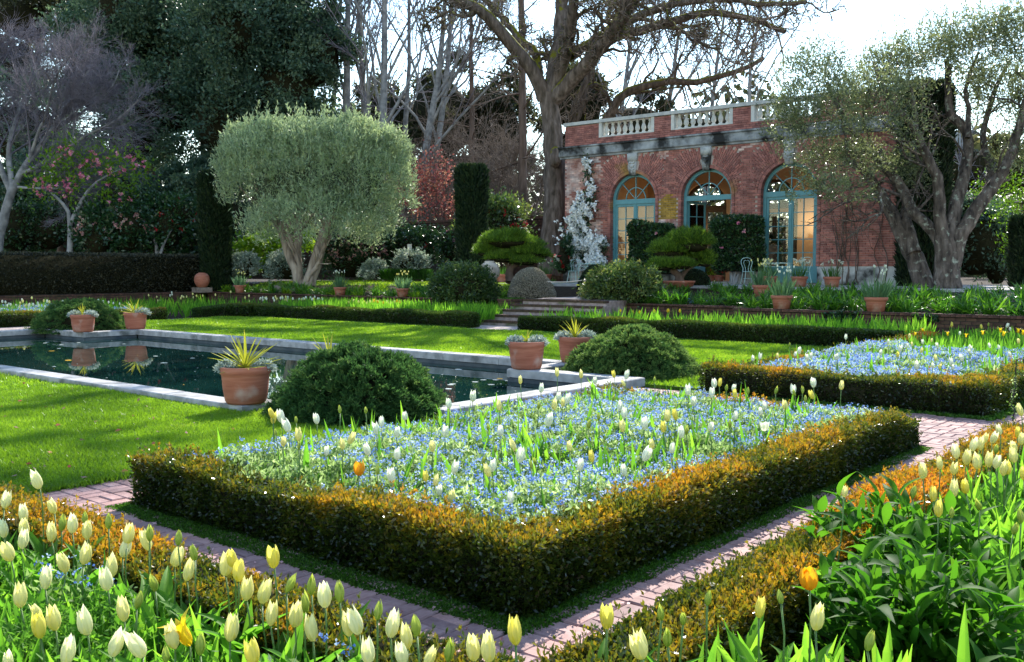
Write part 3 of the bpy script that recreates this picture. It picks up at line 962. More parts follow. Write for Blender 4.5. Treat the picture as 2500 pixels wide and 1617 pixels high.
F, _, tt = f.F[0]
e.add(V, F[:, ::-1], 0, tt)
bw = e.obj('brickwork', [M['brick_house'], M['brick_white'], M['brick_lichen']], house, smooth=False)
kind(bw, 'stuff')

# stone plinth blocks, cornice, coping, keystones, balusters
for x0, x1 in [(HX0 - .04, DC[0] - HW - .06), (DC[0] + HW + .06, DC[1] - HW - .06), (DC[1] + HW + .06, DC[2] - HW - .06), (DC[2] + HW + .06, -11.55), (-11.545, HX1 + .04)]:
    e = MB()
    e.box((x0, HY - .05, 1.0), (x1, HY + .25, 1.645))
    e.obj('plinth_block', M['stone'], house, smooth=False)
e = MB()
e.box((HX1 - .25, HY + .251, 1.0), (HX1 + .04, HYB, 1.645))
e.obj('plinth_block', M['stone'], house, smooth=False)
prof = [(.05, 5.925), (-.05, 5.925), (-.06, 5.985), (-.13, 6.02), (-.14, 6.06), (-.15, 6.30), (-.21, 6.33), (-.21, 6.385), (.05, 6.41)]
for k in range(8):
    a, b_ = HX0 - .22 + (HX1 - HX0 + .44) * k / 8, HX0 - .22 + (HX1 - HX0 + .44) * (k + 1) / 8 - .006
    n = len(prof)
    V = [(a, HY + dy, z) for dy, z in prof] + [(b_, HY + dy, z) for dy, z in prof]
    e = MB()
    e.add(V, [(i, (i + 1) % n, n + (i + 1) % n, n + i)[::-1] for i in range(n)])
    e.add(V, [tuple(range(n)), tuple(range(2 * n - 1, n - 1, -1))])
    e.obj('cornice_block', M['cornice_stone'], house, smooth=False)
e = MB()
e.box((HX1 - .05, HY + .052, 5.93), (HX1 + .21, HYB, 6.40))
e.box((HX0 - .21, HY + .052, 5.93), (HX0 + .05, HYB, 6.40))
e.obj('cornice_block', M['cornice_stone'], house, smooth=False)
e = MB()
for a, b_ in piers:
    e.box((a + .01, HY + .08, 6.40), (b_ - .01, HY + .36, 7.205))
e.box((HX0 + .01, HY + .08, 6.40), (HX1 - .01, HY + .36, 6.64))
e.obj('parapet', M['mortar'], house, smooth=False)
for k in range(6):
    a, b_ = HX0 - .06 + (HX1 - HX0 + .12) * k / 6, HX0 - .06 + (HX1 - HX0 + .12) * (k + 1) / 6 - .006
    e = MB()
    e.box((a, HY - .05, 7.21), (b_, HY + .42, 7.335))
    e.obj('coping_block', M['coping_house'], house, smooth=False)
bp = MB()
bp.lathe([(.075, 0), (.075, .05), (.05, .06), (.055, .09), (.088, .15), (.09, .2), (.07, .28), (.045, .36), (.042, .40), (.06, .415), (.06, .43), (.045, .44), (.07, .47), (.07, .515)], seg=12)
bal = bp.mesh('baluster', M['baluster_stone'])
for a, b_ in [(-21.78, -19.30), (-18.58, -16.11), (-15.42, -12.95)]:
    for x0, x1 in ((a, a + .13), (b_ - .13, b_)):
        e = MB()
        e.box((x0, HY - .01, 6.642), (x1, HY + .3, 7.208))
        e.obj('end_block', M['baluster_stone'], house, smooth=False)
    e = MB()
    e.box((a + .132, HY + .0, 6.642), (b_ - .132, HY + .3, 6.69))
    e.obj('sill', M['baluster_stone'], house, smooth=False)
    for k in range(8):
        put('baluster', bal, house, loc=(a + .13 + (b_ - a - .26) * (k + .5) / 8, HY + .15, 6.69))
for c in DC:
    e = MB()
    for (z0, z1, w0, w1, dy) in [(5.10, 5.62, .13, .18, -.06), (5.62, 5.92, .185, .21, -.09)]:
        V = [(c - w0, HY + dy, z0), (c + w0, HY + dy, z0), (c + w0, HY + .1, z0), (c - w0, HY + .1, z0), (c - w1, HY + dy, z1), (c + w1, HY + dy, z1), (c + w1, HY + .1, z1), (c - w1, HY + .1, z1)]
        e.add(V, BOXF)
    # carved mask: brow, nose, cheeks and a leafy beard
    for dx, dz, s in [(0, 5.44, .09), (-.07, 5.47, .045), (.07, 5.47, .045), (0, 5.40, .035), (0, 5.30, .06), (-.06, 5.33, .05), (.06, 5.33, .05), (0, 5.22, .05), (-.08, 5.58, .05), (.08, 5.58, .05), (0, 5.56, .05)]:
        e.ball((c + dx, HY - .07, dz), (s, s * .7, s), 8, 6)
    e.obj('keystone', M['stone'], house)

# french doors
pane_me = {}


def pane(w, h, parent, x, z, y, name='pane'):
    key = (round(w, 3), round(h, 3))
    if key not in pane_me:
        q = MB()
        q.box((-w / 2, -.003, -h / 2), (w / 2, .003, h / 2))
        pane_me[key] = q.mesh('pane', M['glass'], smooth=False)
    o = put(name, pane_me[key], parent, local=True, loc=(x, y, z))
    return o


def arc_bar(mb, c, y0, y1, spr, r0, r1, a0=0.0, a1=math.pi, n=24):
    th = np.linspace(a0, a1, n + 1)
    V = []
    for rr in (r0, r1):
        for y in (y0, y1):
            V.append(np.c_[c + rr * np.cos(th), np.full(n + 1, y), spr + rr * np.sin(th)])
    V = np.concatenate(V)
    m_ = n + 1
    i = np.arange(n)
    for a, b_ in ((0, 1), (1, 3), (3, 2), (2, 0)):
        mb.add(V, np.stack([a * m_ + i, a * m_ + i + 1, b_ * m_ + i + 1, b_ * m_ + i], -1))


def leaf_door(parent, x0, x1, y, z0, z1, m, name='door_leaf', pivot=None, turn=0.0):
    """Glazed door leaf: stiles, rails, muntins of 2 x 5 panes and a bottom panel."""
    px_ = x0 if pivot is None else pivot
    q = MB()
    sw = .085
    t = .025
    L = lambda a, b_: q.box((a[0] - px_, -t if len(a) < 3 else a[2], a[1] - z0), (b_[0] - px_, t if len(b_) < 3 else b_[2], b_[1] - z0))
    L((x0, z0), (x0 + sw, z1))
    L((x1 - sw, z0), (x1, z1))
    L((x0 + sw, z1 - .09), (x1 - sw, z1))
    L((x0 + sw, z0), (x1 - sw, z0 + .09))
    zb_ = z0 + .56
    L((x0 + sw, zb_ - .1), (x1 - sw, zb_))
    q.box((x0 + sw - px_, -.012, .09), (x1 - sw - px_, .012, zb_ - .1 - z0))
    for zz in (.17, .38):
        q.box((x0 + sw + .02 - px_, -.02, zz), (x1 - sw - .02 - px_, -.012, zz + .03))
    gx0, gx1, gz0, gz1 = x0 + sw, x1 - sw, zb_, z1 - .09
    xm = (gx0 + gx1) / 2
    L((xm - .014, gz0), (xm + .014, gz1))
    rows = 5
    for k in range(1, rows):
        zz = gz0 + (gz1 - gz0) * k / rows
        L((gx0, zz - .014), (xm - .0145, zz + .014))
        L((xm + .0145, zz - .014), (gx1, zz + .014))
    o = q.obj(name, m, parent, smooth=False, local=True)
    o.matrix_parent_inverse = Matrix.Translation(-Vector(parent.location))
    o.location = (px_, y, z0)
    o.rotation_euler = (0, 0, turn)
    for k in range(rows):
        for xa, xb in ((gx0, xm - .014), (xm + .014, gx1)):
            h = (gz1 - gz0) / rows - .028
            pane(xb - xa, h, o, (xa + xb) / 2 - px_, gz0 - z0 + (gz1 - gz0) * (k + .5) / rows, 0)
    return o


def sector(c, y, spr, r0, r1, a0, a1):
    th = np.linspace(a0, a1, 9)
    V = np.concatenate([np.c_[c + rr * np.cos(th), np.full(9, yy), spr + rr * np.sin(th)] for yy in (y - .003, y + .003) for rr in (r0, r1)])
    i = np.arange(8)
    q = MB()
    q.add(V, np.stack([i, i + 1, 9 + i + 1, 9 + i], -1))
    q.add(V, np.stack([18 + i + 1, 18 + i, 27 + i, 27 + i + 1], -1))
    return q


def door_frame(c, y, m, name='door_frame', w=1.0):
    q = MB()
    fw = .115
    z0 = 1.1
    q.box((c - w, y - .06, z0), (c - w + fw, y + .06, SPR - .001))
    q.box((c + w - fw, y - .06, z0), (c + w, y + .06, SPR - .001))
    q.box((c - w + fw, y - .065, SPR - .13), (c + w - fw, y + .065, SPR + .05))
    arc_bar(q, c, y - .06, y + .06, SPR, w - fw, w)
    arc_bar(q, c, y - .02, y + .02, SPR + .05, .42, .45)
    q.box((c - .015, y - .021, SPR + .05), (c + .015, y + .021, SPR + w - fw + .01))
    for a in (math.pi / 4, 3 * math.pi / 4):
        d = np.array([math.cos(a), math.sin(a)])
        nn = np.array([-d[1], d[0]]) * .013
        p0, p1 = d * .03, d * (w - fw + .01)
        V = []
        for yy in (y - .019, y + .019):
            for p in (p0 - nn, p1 - nn, p1 + nn, p0 + nn):
                V.append((c + p[0], yy, SPR + .05 + p[1]))
        q.add(V, [(0, 1, 2, 3), (7, 6, 5, 4), (0, 4, 5, 1), (1, 5, 6, 2), (2, 6, 7, 3), (3, 7, 4, 0)])
    o = q.obj(name, m, house, smooth=False)
    for k in range(4):
        for r0, r1 in ((.03, .42), (.45, w - fw)):
            s_ = sector(c, y, SPR + .05, r0, r1, k * math.pi / 4 + .03, (k + 1) * math.pi / 4 - .03)
            g = s_.obj('pane', M['glass'], None, smooth=False)
            g.parent = o
            g.matrix_parent_inverse = Matrix.Translation(-Vector(house.location))
    return o


YD = HY + .24
for k, c in enumerate(DC):
    door_frame(c, YD, M['teal'])
    a, m_, b_ = c - .885, c, c + .885
    if k == 1:
        leaf_door(house, a, m_ - .004, YD + .03, 1.105, SPR - .135, M['teal'], turn=math.radians(72), pivot=a)
        leaf_door(house, m_ + .004, b_, YD + .03, 1.105, SPR - .135, M['teal'], turn=math.radians(-80), pivot=b_)
    else:
        leaf_door(house, a, m_ - .004, YD, 1.105, SPR - .135, M['teal'])
        leaf_door(house, m_ + .004, b_, YD, 1.105, SPR - .135, M['teal'])
        e = MB()
        e.box((c - .03, YD - .045, 1.105), (c + .03, YD - .028, SPR - .135))
        e.obj('door_astragal', M['teal'], house, smooth=False)
    door_frame(c, HYB - .15, M['frame_dark'], 'rear_door_frame')
    leaf_door(house, a, m_ - .004, HYB - .15, 1.105, SPR - .135, M['frame_dark'], 'rear_door_leaf')
    leaf_door(house, m_ + .004, b_, HYB - .15, 1.105, SPR - .135, M['frame_dark'], 'rear_door_leaf')
e = MB()
e.box((DC[1] - .885, HYB - .5, SPR - .35), (DC[1] + .885, HYB - .35, SPR - .2))
e.obj('interior_beam', M['wood'], house, smooth=False)

# garden wall with the arched gateway, behind the left part
GWY = 37.5
gw = thing('garden_wall', 'tall old brick boundary wall with an arched gateway beside the oak', 'wall', (-40, GWY, .9))
e = MB()

gxc = -35.5
arch_wall(e, GWY, GWY + .35, -62, -23.6, .9, 4.0, [gxc], .62, 2.55)
e.obj('wall', M['mortar_dark'], gw, smooth=False)
r = rng_of(41)
C, T_ = [], []
for k in range(int(3.1 / .085)):
    z = .9 + .085 * (k + .5)
    for x in np.arange(-62 + (.115 if k % 2 else 0), -23.7, .23):
        if (abs(x - gxc) < .72 and z < 2.55) or (math.hypot(x - gxc, z - 2.55) < .86 and z >= 2.55):
            continue
        C.append((x, GWY - .005, z))
C = np.array(C)
e = MB()
e.boxes(C, (.108, .035, .036), t=r.random(len(C)) * .8)
nth = 26
Ca = np.array([(gxc + .74 * math.cos((i + .5) / nth * math.pi), 2.55 + .74 * math.sin((i + .5) / nth * math.pi), GWY - .01) for i in range(nth)])
f = MB()
f.boxes(Ca, (.11, .036, .05), np.array([(i + .5) / nth * math.pi for i in range(nth)]), t=r.random(nth))
e.add(f.V[0][:, [0, 2, 1]], f.F[0][0][:, ::-1], 0, f.F[0][2])
kind(e.obj('brickwork', M['brick_dark_joined'], gw, smooth=False), 'stuff')
e = MB()
e.box((-62, GWY - .08, 4.0), (-23.6, GWY + .43, 4.12))
e.obj('coping', M['brick_dark'], gw, smooth=False)
gt = thing('iron_gate', 'black iron gate standing open under the brick arch', 'gate', (gxc - .6, GWY - .05, .95))
e = MB()
for k in range(9):
    e.tube([(.02, -.06 - .1 * k, 0), (.02, -.06 - .1 * k, 1.9 + .1 * math.sin(k / 8 * math.pi))], .014, 5)
e.obj('bars', M['iron_black'], gt, local=True)
e = MB()
for z in (.1, .95, 1.8):
    e.tube([(.02, -.02, z), (.02, -.9, z)], .018, 5)
e.obj('rails', M['iron_black'], gt, local=True)

# ------------------------------------------------------------------ trees and shrubs
def poly(pts, n=10, rng=None, wob=0.0):
    """Smooth polyline through pts resampled to n points."""
    P = np.asarray(pts, float)
    if len(P) > 2:
        Q = [P[0]]
        for i in range(len(P) - 1):
            p0, p1, p2, p3 = P[max(i - 1, 0)], P[i], P[i + 1], P[min(i + 2, len(P) - 1)]
            for t in (.25, .5, .75, 1.0):
                Q.append(.5 * (2 * p1 + (p2 - p0) * t + (2 * p0 - 5 * p1 + 4 * p2 - p3) * t * t + (3 * p1 - p0 - 3 * p2 + p3) * t ** 3))
        P = np.array(Q)
    s = np.r_[0, np.cumsum(np.linalg.norm(np.diff(P, axis=0), axis=1))]
    u = np.linspace(0, s[-1], n)
    out = np.stack([np.interp(u, s, P[:, k]) for k in range(3)], 1)
    if rng is not None and wob:
        out[1:-1] += rng.normal(size=(n - 2, 3)) * wob
    return out


def shoot(p, d, L, r0, r1, n, rng, wob=.12, up=.0):
    d = unit(d)
    P = [np.array(p)]
    for _ in range(n - 1):
        d = unit(d + rng.normal(size=3) * wob + np.array([0, 0, up]))
        P.append(P[-1] + d * L / (n - 1))
    return np.array(P), np.linspace(r0, r1, n)


def ramify(parents, rng, num, length, ang, ratio, n=5, wob=.15, up=.05, u0=.25, rmin=.006):
    """Children of every (points, radii) in parents."""
    out = []
    for P, R_ in parents:
        Lp = np.linalg.norm(np.diff(P, axis=0), axis=1).sum()
        k = rng.poisson(num) if num > 1.5 else (1 if rng.random() < num else 0)
        for _ in range(k):
            u = u0 + (1 - u0) * rng.random()
            f = u * (len(P) - 1)
            i = min(int(f), len(P) - 2)
            p = P[i] + (P[i + 1] - P[i]) * (f - i)
            T = unit(P[i + 1] - P[i])
            q = unit(np.cross(T, rng.normal(size=3)))
            a = ang * (.6 + .8 * rng.random())
            d = T * math.cos(a) + q * math.sin(a)
            r0 = max((R_[i] + (R_[i + 1] - R_[i]) * (f - i)) * ratio, rmin)
            L = Lp * length * (.55 + .8 * rng.random()) * (1.15 - .55 * u)
            out.append(shoot(p, d, L, r0, max(r0 * .35, rmin * .7), n, rng, wob, up))
    return out


def bare_tree(name, label, base, trunk, r0, r1, bark, twig, seed, cfg, group=None, cat='tree', sides=8, leaf=None):
    rng = rng_of(seed)
    t = thing(name, label, cat, base, group)
    tr = [(poly(p, 12, rng, .02), np.linspace(a, b_, 12)) for p, a, b_ in trunk]
    e = MB()
    e.tubes(tr, sides)
    lv = tr
    fine = MB()
    allv = []
    for k, c in enumerate(cfg):
        lv = ramify(lv, rng, **c)
        allv.append(lv)
        if k == 0:
            e.tubes(lv, 5)
        else:
            fine.tubes(lv, 3)
    e.obj('trunk', bark, t)
    if fine.n:
        kind(fine.obj('twigs', twig, t), 'stuff')
    if leaf:
        m_, n_, L_, W_, sc = leaf
        src = [x for l in allv[-2:] for x in l]
        idx = rng.integers(0, len(src), n_)
        P = np.array([src[i][0][rng.integers(1, len(src[i][0]))] for i in idx]) + rng.normal(size=(n_, 3)) * sc
        q = MB()
        q.leaves(P, rng.normal(size=(n_, 3)), L_, W_, rng, t=rng.random(n_))
        q.obj('crown', m_, t)
    return t


def clumps(mb, blobs, n, L, W, rng, per=60, spread=.2, m=0, tone=(.2, .9), shell=(.72, 1.05), up=.25, flat=1.0, lump=.18, seed=5, hang=0.0):
    """Leaves gathered in clumps over ellipsoids: blobs = [(centre, radii)]."""
    vol = np.array([np.prod(np.asarray(rr)) ** (2 / 3) for _, rr in blobs])
    vol = vol / vol.sum()
    for (c, rr), v in zip(blobs, vol):
        c, rr = np.asarray(c, float), np.asarray(rr, float)
        nl = int(n * v)
        k = max(4, nl // per)
        d = unit(rng.normal(size=(k, 3)))
        d[:, 2] = np.where(d[:, 2] < -.55, -d[:, 2], d[:, 2])
        s = (shell[0] + (shell[1] - shell[0]) * rng.random(k) ** .6) * (1 + lump * wav(d, 1.1, seed))
        cc = c + d * rr * s[:, None]
        i = rng.integers(0, k, nl)
        sc = spread * (np.prod(rr) ** (1 / 3))
        P = cc[i] + rng.normal(size=(nl, 3)) * sc * np.array([1, 1, flat])
        D = unit(P - c) * .6 + rng.normal(size=(nl, 3)) * .75 + np.array([0, 0, up])
        ct = rng.random(k)
        t = np.clip(tone[0] + (tone[1] - tone[0]) * (.45 * rng.random(nl) + .55 * ct[i]), 0, 1)
        mb.leaves(P, D, L * (.6 + .8 * rng.random(nl)), W * (.7 + .6 * rng.random(nl)), rng, m, t)


def flowers(mb, P, size, rng, m=0, petals=6):
    n = len(P)
    Q = np.repeat(P, petals, 0)
    D = rng.normal(size=(n * petals, 3)) + np.repeat(unit(rng.normal(size=(n, 3))), petals, 0) * .6
    mb.leaves(Q, D, size * (.8 + .4 * rng.random(n * petals)), size * .8, rng, m, np.repeat(rng.random(n), petals) * .5 + rng.random(n * petals) * .5, fold=.3)


def surf_pts(blobs, n, rng, out=1.0):
    w = np.array([np.prod(rr) ** (2 / 3) for _, rr in blobs])
    i = rng.choice(len(blobs), n, p=w / w.sum())
    d = unit(rng.normal(size=(n, 3)))
    d[:, 2] = np.abs(d[:, 2]) * .9 - .25 * (rng.random(n) < .5)
    C = np.array([b_[0] for b_ in blobs])[i]
    R_ = np.array([b_[1] for b_ in blobs])[i]
    return C + d * R_ * out * (.92 + .12 * rng.random(n))[:, None]


def PB(lst, d, deep=.8):
    """Ellipsoids from photograph outlines (px, py, rx, ry[, depth offset]) at depth d."""
    out = []
    for q in lst:
        dd = d + (q[4] if len(q) > 4 else 0)
        k = dd / FPX
        out.append((at(q[0], q[1], dd), np.array([q[2] * k, max(q[2], q[3]) * k * deep, q[3] * k])))
    return out


def cores(mb, blobs, s, m, seed):
    for i, (c, rr) in enumerate(blobs):
        mb.ball(c, np.asarray(rr) * s, 14, 9, m, lump=.12, seed=seed + i)


def bush(name, label, blobs, n, L, W, leaf, seed, cat='shrub', group=None, stems=None, fl=None, core=.8, **kw):
    """Leafy shrub or crown with an opaque heart, optional blossoms fl = (material, count, size)."""
    rng = rng_of(seed)
    c = np.mean([b_[0] for b_ in blobs], 0)
    zmin = min(b_[0][2] - b_[1][2] for b_ in blobs)
    t = thing(name, label, cat, (c[0], c[1], zmin), group)
    e = MB()
    clumps(e, blobs, n, L, W, rng, seed=seed, **kw)
    if core:
        cores(e, blobs, core, 1, seed)
    e.obj('foliage', [leaf, M['core']], t)
    if stems:
        q = MB()
        for p, r0, r1 in stems[1]:
            q.tube(poly(p, 10, rng, .01), np.linspace(r0, r1, 10), 7)
        q.obj('trunk', stems[0], t)
    if fl:
        for m_, cnt, sz in (fl if isinstance(fl, list) else [fl]):
            q = MB()
            flowers(q, surf_pts(blobs, cnt, rng), sz, rng)
            kind(q.obj('blossoms', m_, t), 'stuff')
    return t


# ---- evergreens at the left and the wood behind
def evergreen(label, lst, d, base, n, leaf, seed, L=.26, W=.13, group='dark evergreen trees behind the garden', core=.60, per=230, spread=.115, lump=.32, shell=(.62, 1.12), **kw):
    bl = PB(lst, d)
    bs = at(base[0], base[1], d)
    top = np.mean([b_[0] for b_ in bl], 0)
    return bush('evergreen_tree', label, bl, n, L, W, leaf, seed, 'tree', group, (M['bark_brown'], [([bs, (bs + top) / 2, top], .45, .2)]), core=core, per=per, spread=spread, lump=lump, shell=shell, **kw)


evergreen('huge dark blue green evergreen filling the upper left behind the grey bare tree', [(330, 40, 170, 170), (430, 230, 170, 160), (330, 330, 130, 130), (240, 190, 110, 140)], 60, (400, 600), 60000, M['dark'], 51)
evergreen('huge dark evergreen behind the round olive, its lit edge against bare trunks', [(600, 60, 190, 170), (700, 230, 120, 150), (560, 300, 170, 150), (640, 410, 140, 90), (765, 130, 75, 150)], 58, (620, 600), 66000, M['dark'], 52)
evergreen('lighter yellow green oak showing in the top left corner', [(60, 40, 130, 90), (190, 20, 110, 80), (40, 170, 110, 90)], 72, (60, 600), 9000, M['wood_leaf'], 53, .3, .16, tone=(.4, 1.0))
evergreen('low dark evergreen under the grey bare branches at the left edge', [(60, 330, 150, 130), (200, 420, 120, 90), (330, 450, 120, 80)], 64, (120, 620), 24000, M['dark'], 54)
evergreen('dark bushy evergreen filling the gap behind the first yew column', [(490, 480, 90, 90), (560, 540, 80, 70), (420, 520, 90, 80)], 55, (490, 640), 16000, M['dark'], 55)
evergreen('dark undergrowth behind the pink camellia tree', [(150, 520, 170, 80), (300, 500, 110, 100), (30, 480, 90, 110), (250, 580, 160, 60)], 54, (150, 640), 16000, M['dark'], 56)
for k, (lst, lab, d) in enumerate([
    ([(860, 400, 90, 120), (800, 460, 80, 80)], 'shaggy brownish green tree behind the right edge of the round olive', 78),
    ([(960, 310, 110, 110), (940, 430, 110, 100)], 'dull olive green tree among the thin bare trunks', 84),
    ([(1080, 300, 95, 130), (1090, 450, 110, 90)], 'dark woodland tree behind the tall clipped yew column', 80),
    ([(1210, 330, 85, 140), (1210, 460, 90, 80)], 'dark woodland tree just left of the oak trunk', 82),
    ([(1410, 260, 85, 90), (1420, 360, 70, 60)], 'greenish brown tree between oak and pavilion roof', 76),
    ([(1560, 330, 120, 90), (1700, 340, 110, 70)], 'low dark trees hidden behind the pavilion', 70),
    ([(2370, 420, 110, 70), (2480, 430, 80, 60)], 'sunny yellow green shrubbery behind the twisted olive', 62),
]):
    evergreen(lab, lst, d, (lst[0][0], 620), 7000 if k < 5 else 3500, M['wood_leaf'], 60 + k, .42, .2, 'woodland trees behind the pavilion', core=.7, tone=(.05, .8) if k < 6 else (.6, 1))
hb = MB()
hl = rng_of(9)
xs = np.linspace(-140, 80, 60)
hz_ = 6 + 2.5 * np.sin(xs * .07) + 1.5 * np.sin(xs * .19 + 1)
V = np.concatenate([np.c_[xs, np.full(60, 95.0), np.zeros(60) - 1], np.c_[xs, np.full(60, 105.0) + 3 * np.sin(xs * .3), hz_ * .8], np.c_[xs, np.full(60, 125.0), hz_]])
i = np.arange(59)
hb.add(V, np.stack([i, i + 1, 60 + i + 1, 60 + i], -1))
hb.add(V, np.stack([60 + i, 60 + i + 1, 120 + i + 1, 120 + i], -1))
kind(hb.obj('wooded_hill', M['ground']), 'structure')

# ---- bare trees behind
TW = [dict(num=15, length=.55, ang=.55, ratio=.45, n=6, up=.10, u0=.22, rmin=.03), dict(num=7, length=.5, ang=.6, ratio=.5, n=5, up=.08, rmin=.022), dict(num=6, length=.5, ang=.6, ratio=.6, n=4, up=.05, rmin=.016)]
BT = [
    ([(848, 600), (846, 330), (850, 0), (855, -260)], .30, 58, 'straight pale trunk of a bare tree beside the dark evergreen'),
    ([(900, 600), (893, 330), (880, 120), (868, -150)], .26, 60, 'bare grey tree leaning left, second from the dark evergreen'),
    ([(930, 600), (935, 300), (940, 60), (935, -200)], .30, 56, 'thick pale bare trunk above the right half of the round olive'),
    ([(1010, 600), (1045, 330), (1075, 150), (1092, -120)], .28, 57, 'bare grey tree leaning right between olive and yew column'),
    ([(1035, 600), (1060, 400), (1090, 200), (1105, 0), (1150, -200)], .25, 62, 'slender bare grey tree with close upright branches left of the brown conifer trunk'),
    ([(1480, 500), (1520, 250), (1545, 60), (1560, -150)], .20, 68, 'thin pale bare tree above the left end of the balustrade'),
    ([(1610, 500), (1640, 200), (1662, 40), (1690, -150)], .20, 70, 'thin pale bare tree above the middle of the balustrade'),
    ([(1720, 500), (1745, 200), (1770, 30), (1800, -150)], .19, 72, 'thin pale bare tree above the right balustrade bay'),
    ([(1840, 500), (1830, 200), (1850, 60), (1880, -120)], .18, 66, 'thin bare tree at the edge of the twisted olive crown'),
    ([(760, 620), (800, 400), (820, 200), (835, -60)], .22, 66, 'bare tree half hidden at the edge of the dark evergreen'),
    ([(980, 600), (990, 300), (1000, 100), (990, -200)], .22, 66, 'bare tree in the middle of the pale trunks above the olive'),
    ([(2330, 560), (2345, 430), (2350, 330)], .12, 58, 'small bare tree seen through the fork of the twisted olive'),
]
for k, (pp, r0, d, lab) in enumerate(BT):
    P = [at(x, y, d + (i * .6)) for i, (x, y) in enumerate(pp)]
    bare_tree('bare_tree', lab, P[0], [(P, r0, r0 * .3)], 0, 0, M['bark_pale'], M['twig_grey'], 80 + k, TW, 'bare trees behind the garden')
TC = [dict(num=26, length=.22, ang=1.25, ratio=.3, n=5, up=-.03, u0=.12, rmin=.02), dict(num=6, length=.4, ang=.8, ratio=.5, n=4, up=0, rmin=.014), dict(num=4, length=.5, ang=.7, ratio=.6, n=3, up=0, rmin=.012)]
for k, (pp, r0, d, lab) in enumerate([
    ([(1152, 600), (1152, 300), (1150, 30)], .19, 58, 'straight brown conifer trunk with drooping bare twigs above the yew column'),
    ([(1278, 560), (1276, 300), (1272, 0), (1270, -200)], .26, 54, 'straight brown conifer trunk with bare side twigs left of the big oak')]):
    P = [at(x, y, d) for x, y in pp]
    bare_tree('bare_conifer', lab, P[0], [(P, r0, r0 * .55)], 0, 0, M['bark_brown'], M['twig_brown'], 95 + k, TC, 'bare brown conifers beside the oak')
# brush of bare twigs in front of the wood
TB = [dict(num=10, length=.7, ang=.6, ratio=.5, n=6, wob=.2, up=.06, u0=.05, rmin=.02), dict(num=8, length=.6, ang=.7, ratio=.6, n=5, wob=.2, up=.03, rmin=.014), dict(num=5, length=.55, ang=.7, ratio=.6, n=4, rmin=.012)]
for k, (x, y, h, d) in enumerate([(1010, 600, 210, 56), (1100, 600, 190, 60), (1220, 600, 230, 56), (1290, 600, 200, 60), (930, 600, 200, 62), (1170, 600, 240, 66)]):
    P0, P1 = at(x, y, d), at(x + 20 - 12 * k, y - h, d)
    bare_tree('bare_shrub', ['tangle of bare twigs above the garden wall beside the round olive', 'tangle of bare twigs left of the tall yew column', 'tangle of bare twigs between yew column and oak', 'tangle of bare twigs against the oak trunk', 'tangle of bare twigs behind the right side of the round olive', 'tall tangle of bare twigs behind the yew column top'][k],
              P0, [([P0, (P0 + P1) / 2, P1], .09, .03), ([P0, P0 * .4 + P1 * .6 + np.array([-1.2, 0, 0]), P1 + np.array([-2, 1, -.5])], .08, .02), ([P0, P0 * .4 + P1 * .6 + np.array([1.2, 0, 0]), P1 + np.array([2, 1, -.5])], .08, .02)], 0, 0, M['twig_brown'], M['twig_brown'], 110 + k, TB, 'bare shrubs above the garden wall', 'shrub', 6)

# ---- the big mossy oak
OD = 41.0
ZX = lambda x, y: (800 + .5195 * x, .5195 * y)
OT = thing('oak_tree', 'great bare oak with thick mossy limbs beside the pavilion', 'tree', tuple(at(1345, 672, OD)))
rng = rng_of(130)


def olimb(z, r0, r1, dd=0.0, n=14, d=OD, f=ZX):
    P = [at(*f(x, y), d + dd * i / (len(z) - 1)) for i, (x, y) in enumerate(z)]
    return poly(P, n, rng, .03), np.linspace(r0, r1, n) * d / FPX * .5195


trunk = [olimb([(1050, 1300), (1056, 1150), (1066, 1000), (1066, 800), (1058, 650), (1042, 520), (1035, 440)], 58, 42, n=22)]
trunk[0][1][:5] += np.array([.12, .1, .07, .04, .02])
limbs = [
    olimb([(1020, 470), (965, 335), (880, 230), (800, 130), (720, 50), (600, 0), (500, -60)], 37, 20, -2),
    olimb([(985, 390), (995, 290), (960, 225), (900, 190), (850, 115), (760, 25), (700, -40)], 22, 12, 3),
    olimb([(1045, 450), (1075, 300), (1090, 200), (1100, 80), (1110, -60)], 42, 30, 1),
    olimb([(1060, 430), (1125, 220), (1150, 80), (1168, -60)], 36, 22, -2),
    olimb([(1060, 470), (1180, 340), (1265, 240), (1345, 150), (1400, 60), (1470, -60)], 40, 26, -4),
    olimb([(1140, 270), (1230, 205), (1320, 140), (1375, 60), (1400, -40)], 24, 16, 3),
    olimb([(1290, 215), (1380, 165), (1480, 140), (1600, 105), (1800, 60), (2000, 90), (2150, 150)], 25, 10, -4),
    olimb([(1345, 150), (1450, 80), (1600, 30), (1800, -10), (2050, 20), (2250, 10)], 22, 8, -5),
    olimb([(1375, 70), (1500, 95), (1650, 140), (1750, 210), (1850, 230)], 12, 5, 2),
    olimb([(720, 50), (640, 80), (560, 60), (450, 120)], 10, 4, 2),
    olimb([(1110, -60), (1130, -300), (1090, -650), (1120, -1050)], 30, 10, 2),
    olimb([(1168, -60), (1300, -330), (1500, -600), (1750, -760)], 22, 8, -3),
    olimb([(500, -60), (250, -180), (-50, -220), (-350, -330)], 20, 8, 1),
    olimb([(1470, -60), (1650, -330), (1950, -480), (2300, -520)], 26, 8, -5),
    olimb([(1115, -300), (850, -480), (500, -560), (150, -620)], 20, 7, 4),
    olimb([(1095, -650), (1350, -800), (1600, -1000)], 14, 6, 1),
    olimb([(1100, -700), (850, -850), (600, -950)], 14, 6, -1),
]
e = MB()
e.tubes(trunk, 14)
e.obj('trunk', M['bark'], OT)
e = MB()
e.tubes(limbs, 10)
e.obj('limbs', M['bark'], OT)
e = MB()
e.ball(at(*ZX(1072, 740), OD - .62), (.34, .2, .42), 14, 10, lump=.2)
e.obj('burl', M['bark'], OT)
